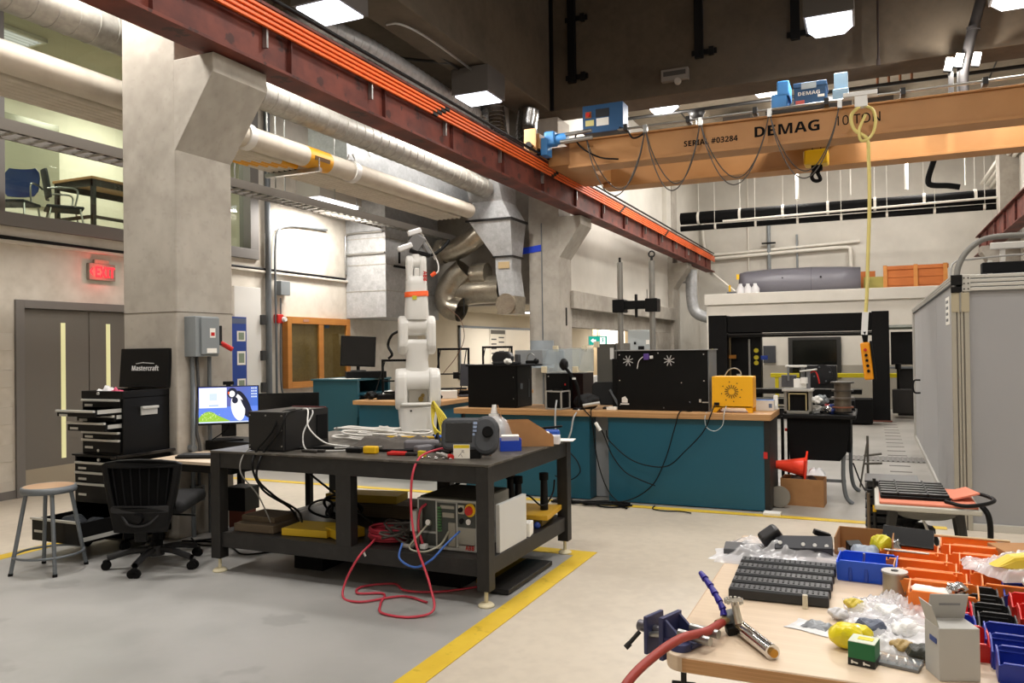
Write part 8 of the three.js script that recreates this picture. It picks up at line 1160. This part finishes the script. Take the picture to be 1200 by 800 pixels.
  bin('red_bin', 'small red bin showing between the grey carton and the dark blue bins', 'parts bin', 0.232, -2.36, 0.06, 0.09, 0.06, 0, binRed); bin('red_bin', 'small red bin under the front orange bin behind the grey carton', 'parts bin', 0.205, -2.62, 0.09, 0.08, 0.055, 0, std(0xe02438, 0.4)); bin('blue_bin', 'tiny blue bin beside the second black bin', 'parts bin', 0.222, -2.5, 0.05, 0.06, 0.05, 0, std(0x2436a8, 0.4));
  solo('white_tray', 'white tray on the right edge above the dark blue bin', 'lid', mv(bx(0.09, 0.02, 0.05, 0, 0, 0, { r: 0.008 }), 0.45, FT + 0.072, -2.86), white);
  solo('cardboard_sheet', 'brown cardboard box lying at the far right corner of the maple table', 'cardboard', mv(bx(0.34, 0.07, 0.3, 0, 0.035, 0), 0.58, FT, -3.3, 0, 0.3), cardboard);
  // grey carton
  const gc = thing('gray_carton', 'upright pale grey carton with raised lid flap in the front right', 'carton', [0.165, FT, -2.2], 0.35); const gm = std(0xb9b8b4, 0.7);
  part(gc, 'body', [bx(0.094, 0.125, 0.078, 0, 0.0625, 0, { r: 0.002 })], gm); part(gc, 'flap', [mv(bx(0.09, 0.07, 0.002, 0, 0, 0, { r: 0 }), 0.004, 0.156, -0.03, 0.35), mv(bx(0.002, 0.06, 0.07, 0, 0, 0, { r: 0 }), -0.052, 0.148, 0, 0, 0, 0.3)], gm); part(gc, 'label', bx(0.003, 0.012, 0.035, -0.0475, 0.09, 0.01, { r: 0 }), std(0x3b4f8f, 0.6)); part(gc, 'print_marks', [bx(0.05, 0.006, 0.001, 0.008, 0.162, -0.0262, { r: 0, rx: 0.35 })], std(0x8a8a8c, 0.7));
  // green box
  const gx = thing('green_carton', 'small green and black carton with yellow label at the front of the maple table', 'carton', [-0.03, FT, -2.2], -0.2); part(gx, 'body', bx(0.063, 0.058, 0.06, 0, 0.029, 0, { r: 0.001 }), std(0x0c6a3a, 0.45)); part(gx, 'black_band', bx(0.0635, 0.018, 0.0605, 0, 0.0092, 0, { r: 0 }), std(0x121414, 0.5)); part(gx, 'white_flap', bx(0.062, 0.0015, 0.059, 0, 0.0588, 0, { r: 0 }), std(0xcfd6c4, 0.6)); part(gx, 'yellow_label', bx(0.036, 0.001, 0.022, 0.004, 0.0601, -0.004, { r: 0 }), std(0xd9cf35, 0.6));
  const scr = (x) => [mv(bx(0.004, 0.008, 0.001, 0, 0, 0, { r: 0 }), x, 0.009, 0.0306), mv(bx(0.012, 0.0035, 0.001, 0, 0, 0, { r: 0 }), x + 0.008, 0.008, 0.0306, 0, 0, -0.15)]; part(gx, 'printed_screw', [...scr(-0.022), ...scr(0.006)], paper);
  const tc = thing('clear_case', 'flat clear case with small white bits at the front of the maple table', 'case', [0.045, FT, -2.22], -0.25); part(tc, 'tray', bx(0.11, 0.008, 0.06, 0, 0.004, 0), std(0x77787a, 0.4)); part(tc, 'lid', bx(0.11, 0.006, 0.06, 0, 0.012, 0), acrylic); part(tc, 'bit', [-0.04, -0.02, 0.0, 0.02, 0.04].map((x, i) => bx(0.004, 0.003, 0.028, x, 0.0165, 0.002, { r: 0, ry: 0.1 * i })), white);
  solo('yellow_bag', 'bright yellow sponge like bag left of the green carton', 'bag', [mv(blob(0.038, 2, 0.05, 1.15, 0.85, 0.95), -0.075, FT + 0.034, -2.29), mv(blob(0.03, 4, 0.06, 1.2, 0.7, 0.9), -0.045, FT + 0.03, -2.34)], new THREE.MeshPhysicalMaterial({ color: 0xe9d814, roughness: 0.3, clearcoat: 0.4 }));
  const sb = thing('foil_pouch', 'silver antistatic pouch with white edge lying left of the yellow bag', 'pouch', [-0.165, FT, -2.42], -0.35); part(sb, 'pouch', mv(crumple(0.12, 0.09, 0.012, 181, { n: 14 }), 0, 0, 0), std(0xdedfe0, 0.35)); part(sb, 'inner_part', mv(crumple(0.075, 0.06, 0.02, 183, { n: 12, smooth: true }), 0.01, 0.004, -0.005), std(0x83878c, 0.35, 0.3));
  const heap = [[0.0, -2.62, 0.25, 0.16, 0.05, 191, 'clear bag with yellow parts right of the slotted rails'], [0.04, -2.5, 0.26, 0.17, 0.05, 193, 'clear bag in the middle of the plastic heap'], [0.09, -2.4, 0.22, 0.17, 0.055, 195, 'clear bag of the plastic heap beside the grey carton'], [0.0, -2.42, 0.13, 0.12, 0.038, 197, 'clear bag with a dark part above the yellow bag'], [0.08, -2.64, 0.22, 0.14, 0.045, 199, 'clear bag of the plastic heap nearest the orange bins'], [0.03, -2.34, 0.1, 0.09, 0.045, 201, 'small clear bag with white label behind the green carton'], [0.04, -2.72, 0.12, 0.1, 0.06, 203, 'clear bag at the foot of the white spool']];
  for (const [x, z, w, d, h, s, l] of heap) solo('plastic_bag', l, 'bag', mv(crumple(w, d, h, s, { n: 24 }), x, FT, z, 0, s * 0.7), s % 3 ? plastic : plasticMilky);
  const bits = [['white_plastic_part', 'white plastic piece inside the plastic heap', 0.03, -2.57, 0.026, 0xf2f2f0], ['white_plastic_part', 'second white plastic piece inside the heap, nearer the carton', 0.08, -2.42, 0.03, 0xefefee], ['yellow_plastic_part', 'yellow piece inside the bag right of the slotted rails', -0.06, -2.63, 0.02, 0xd8c348], ['gray_plastic_part', 'grey blue part inside the bag above the yellow bag', -0.015, -2.42, 0.026, 0x5b6478], ['silver_lever', 'bright silver bent part at the left end of the plastic heap', -0.1, -2.52, 0.02, 0xd5d5d8], ['dark_bolts', 'dark bolts in a bag behind the flat clear case', 0.1, -2.27, 0.024, 0x33352e], ['brown_part', 'brown strip under the bag by the grey carton', 0.06, -2.31, 0.02, 0xb59a62]];
  for (const [n, l, x, z, r, c] of bits) solo(n, l, 'part', mv(blob(r, r * 900, 0.14, 1.4, 0.8, 1.1), x, FT + r * 0.9, z), std(c, 0.4));
}
renderer.render(scene, camera);
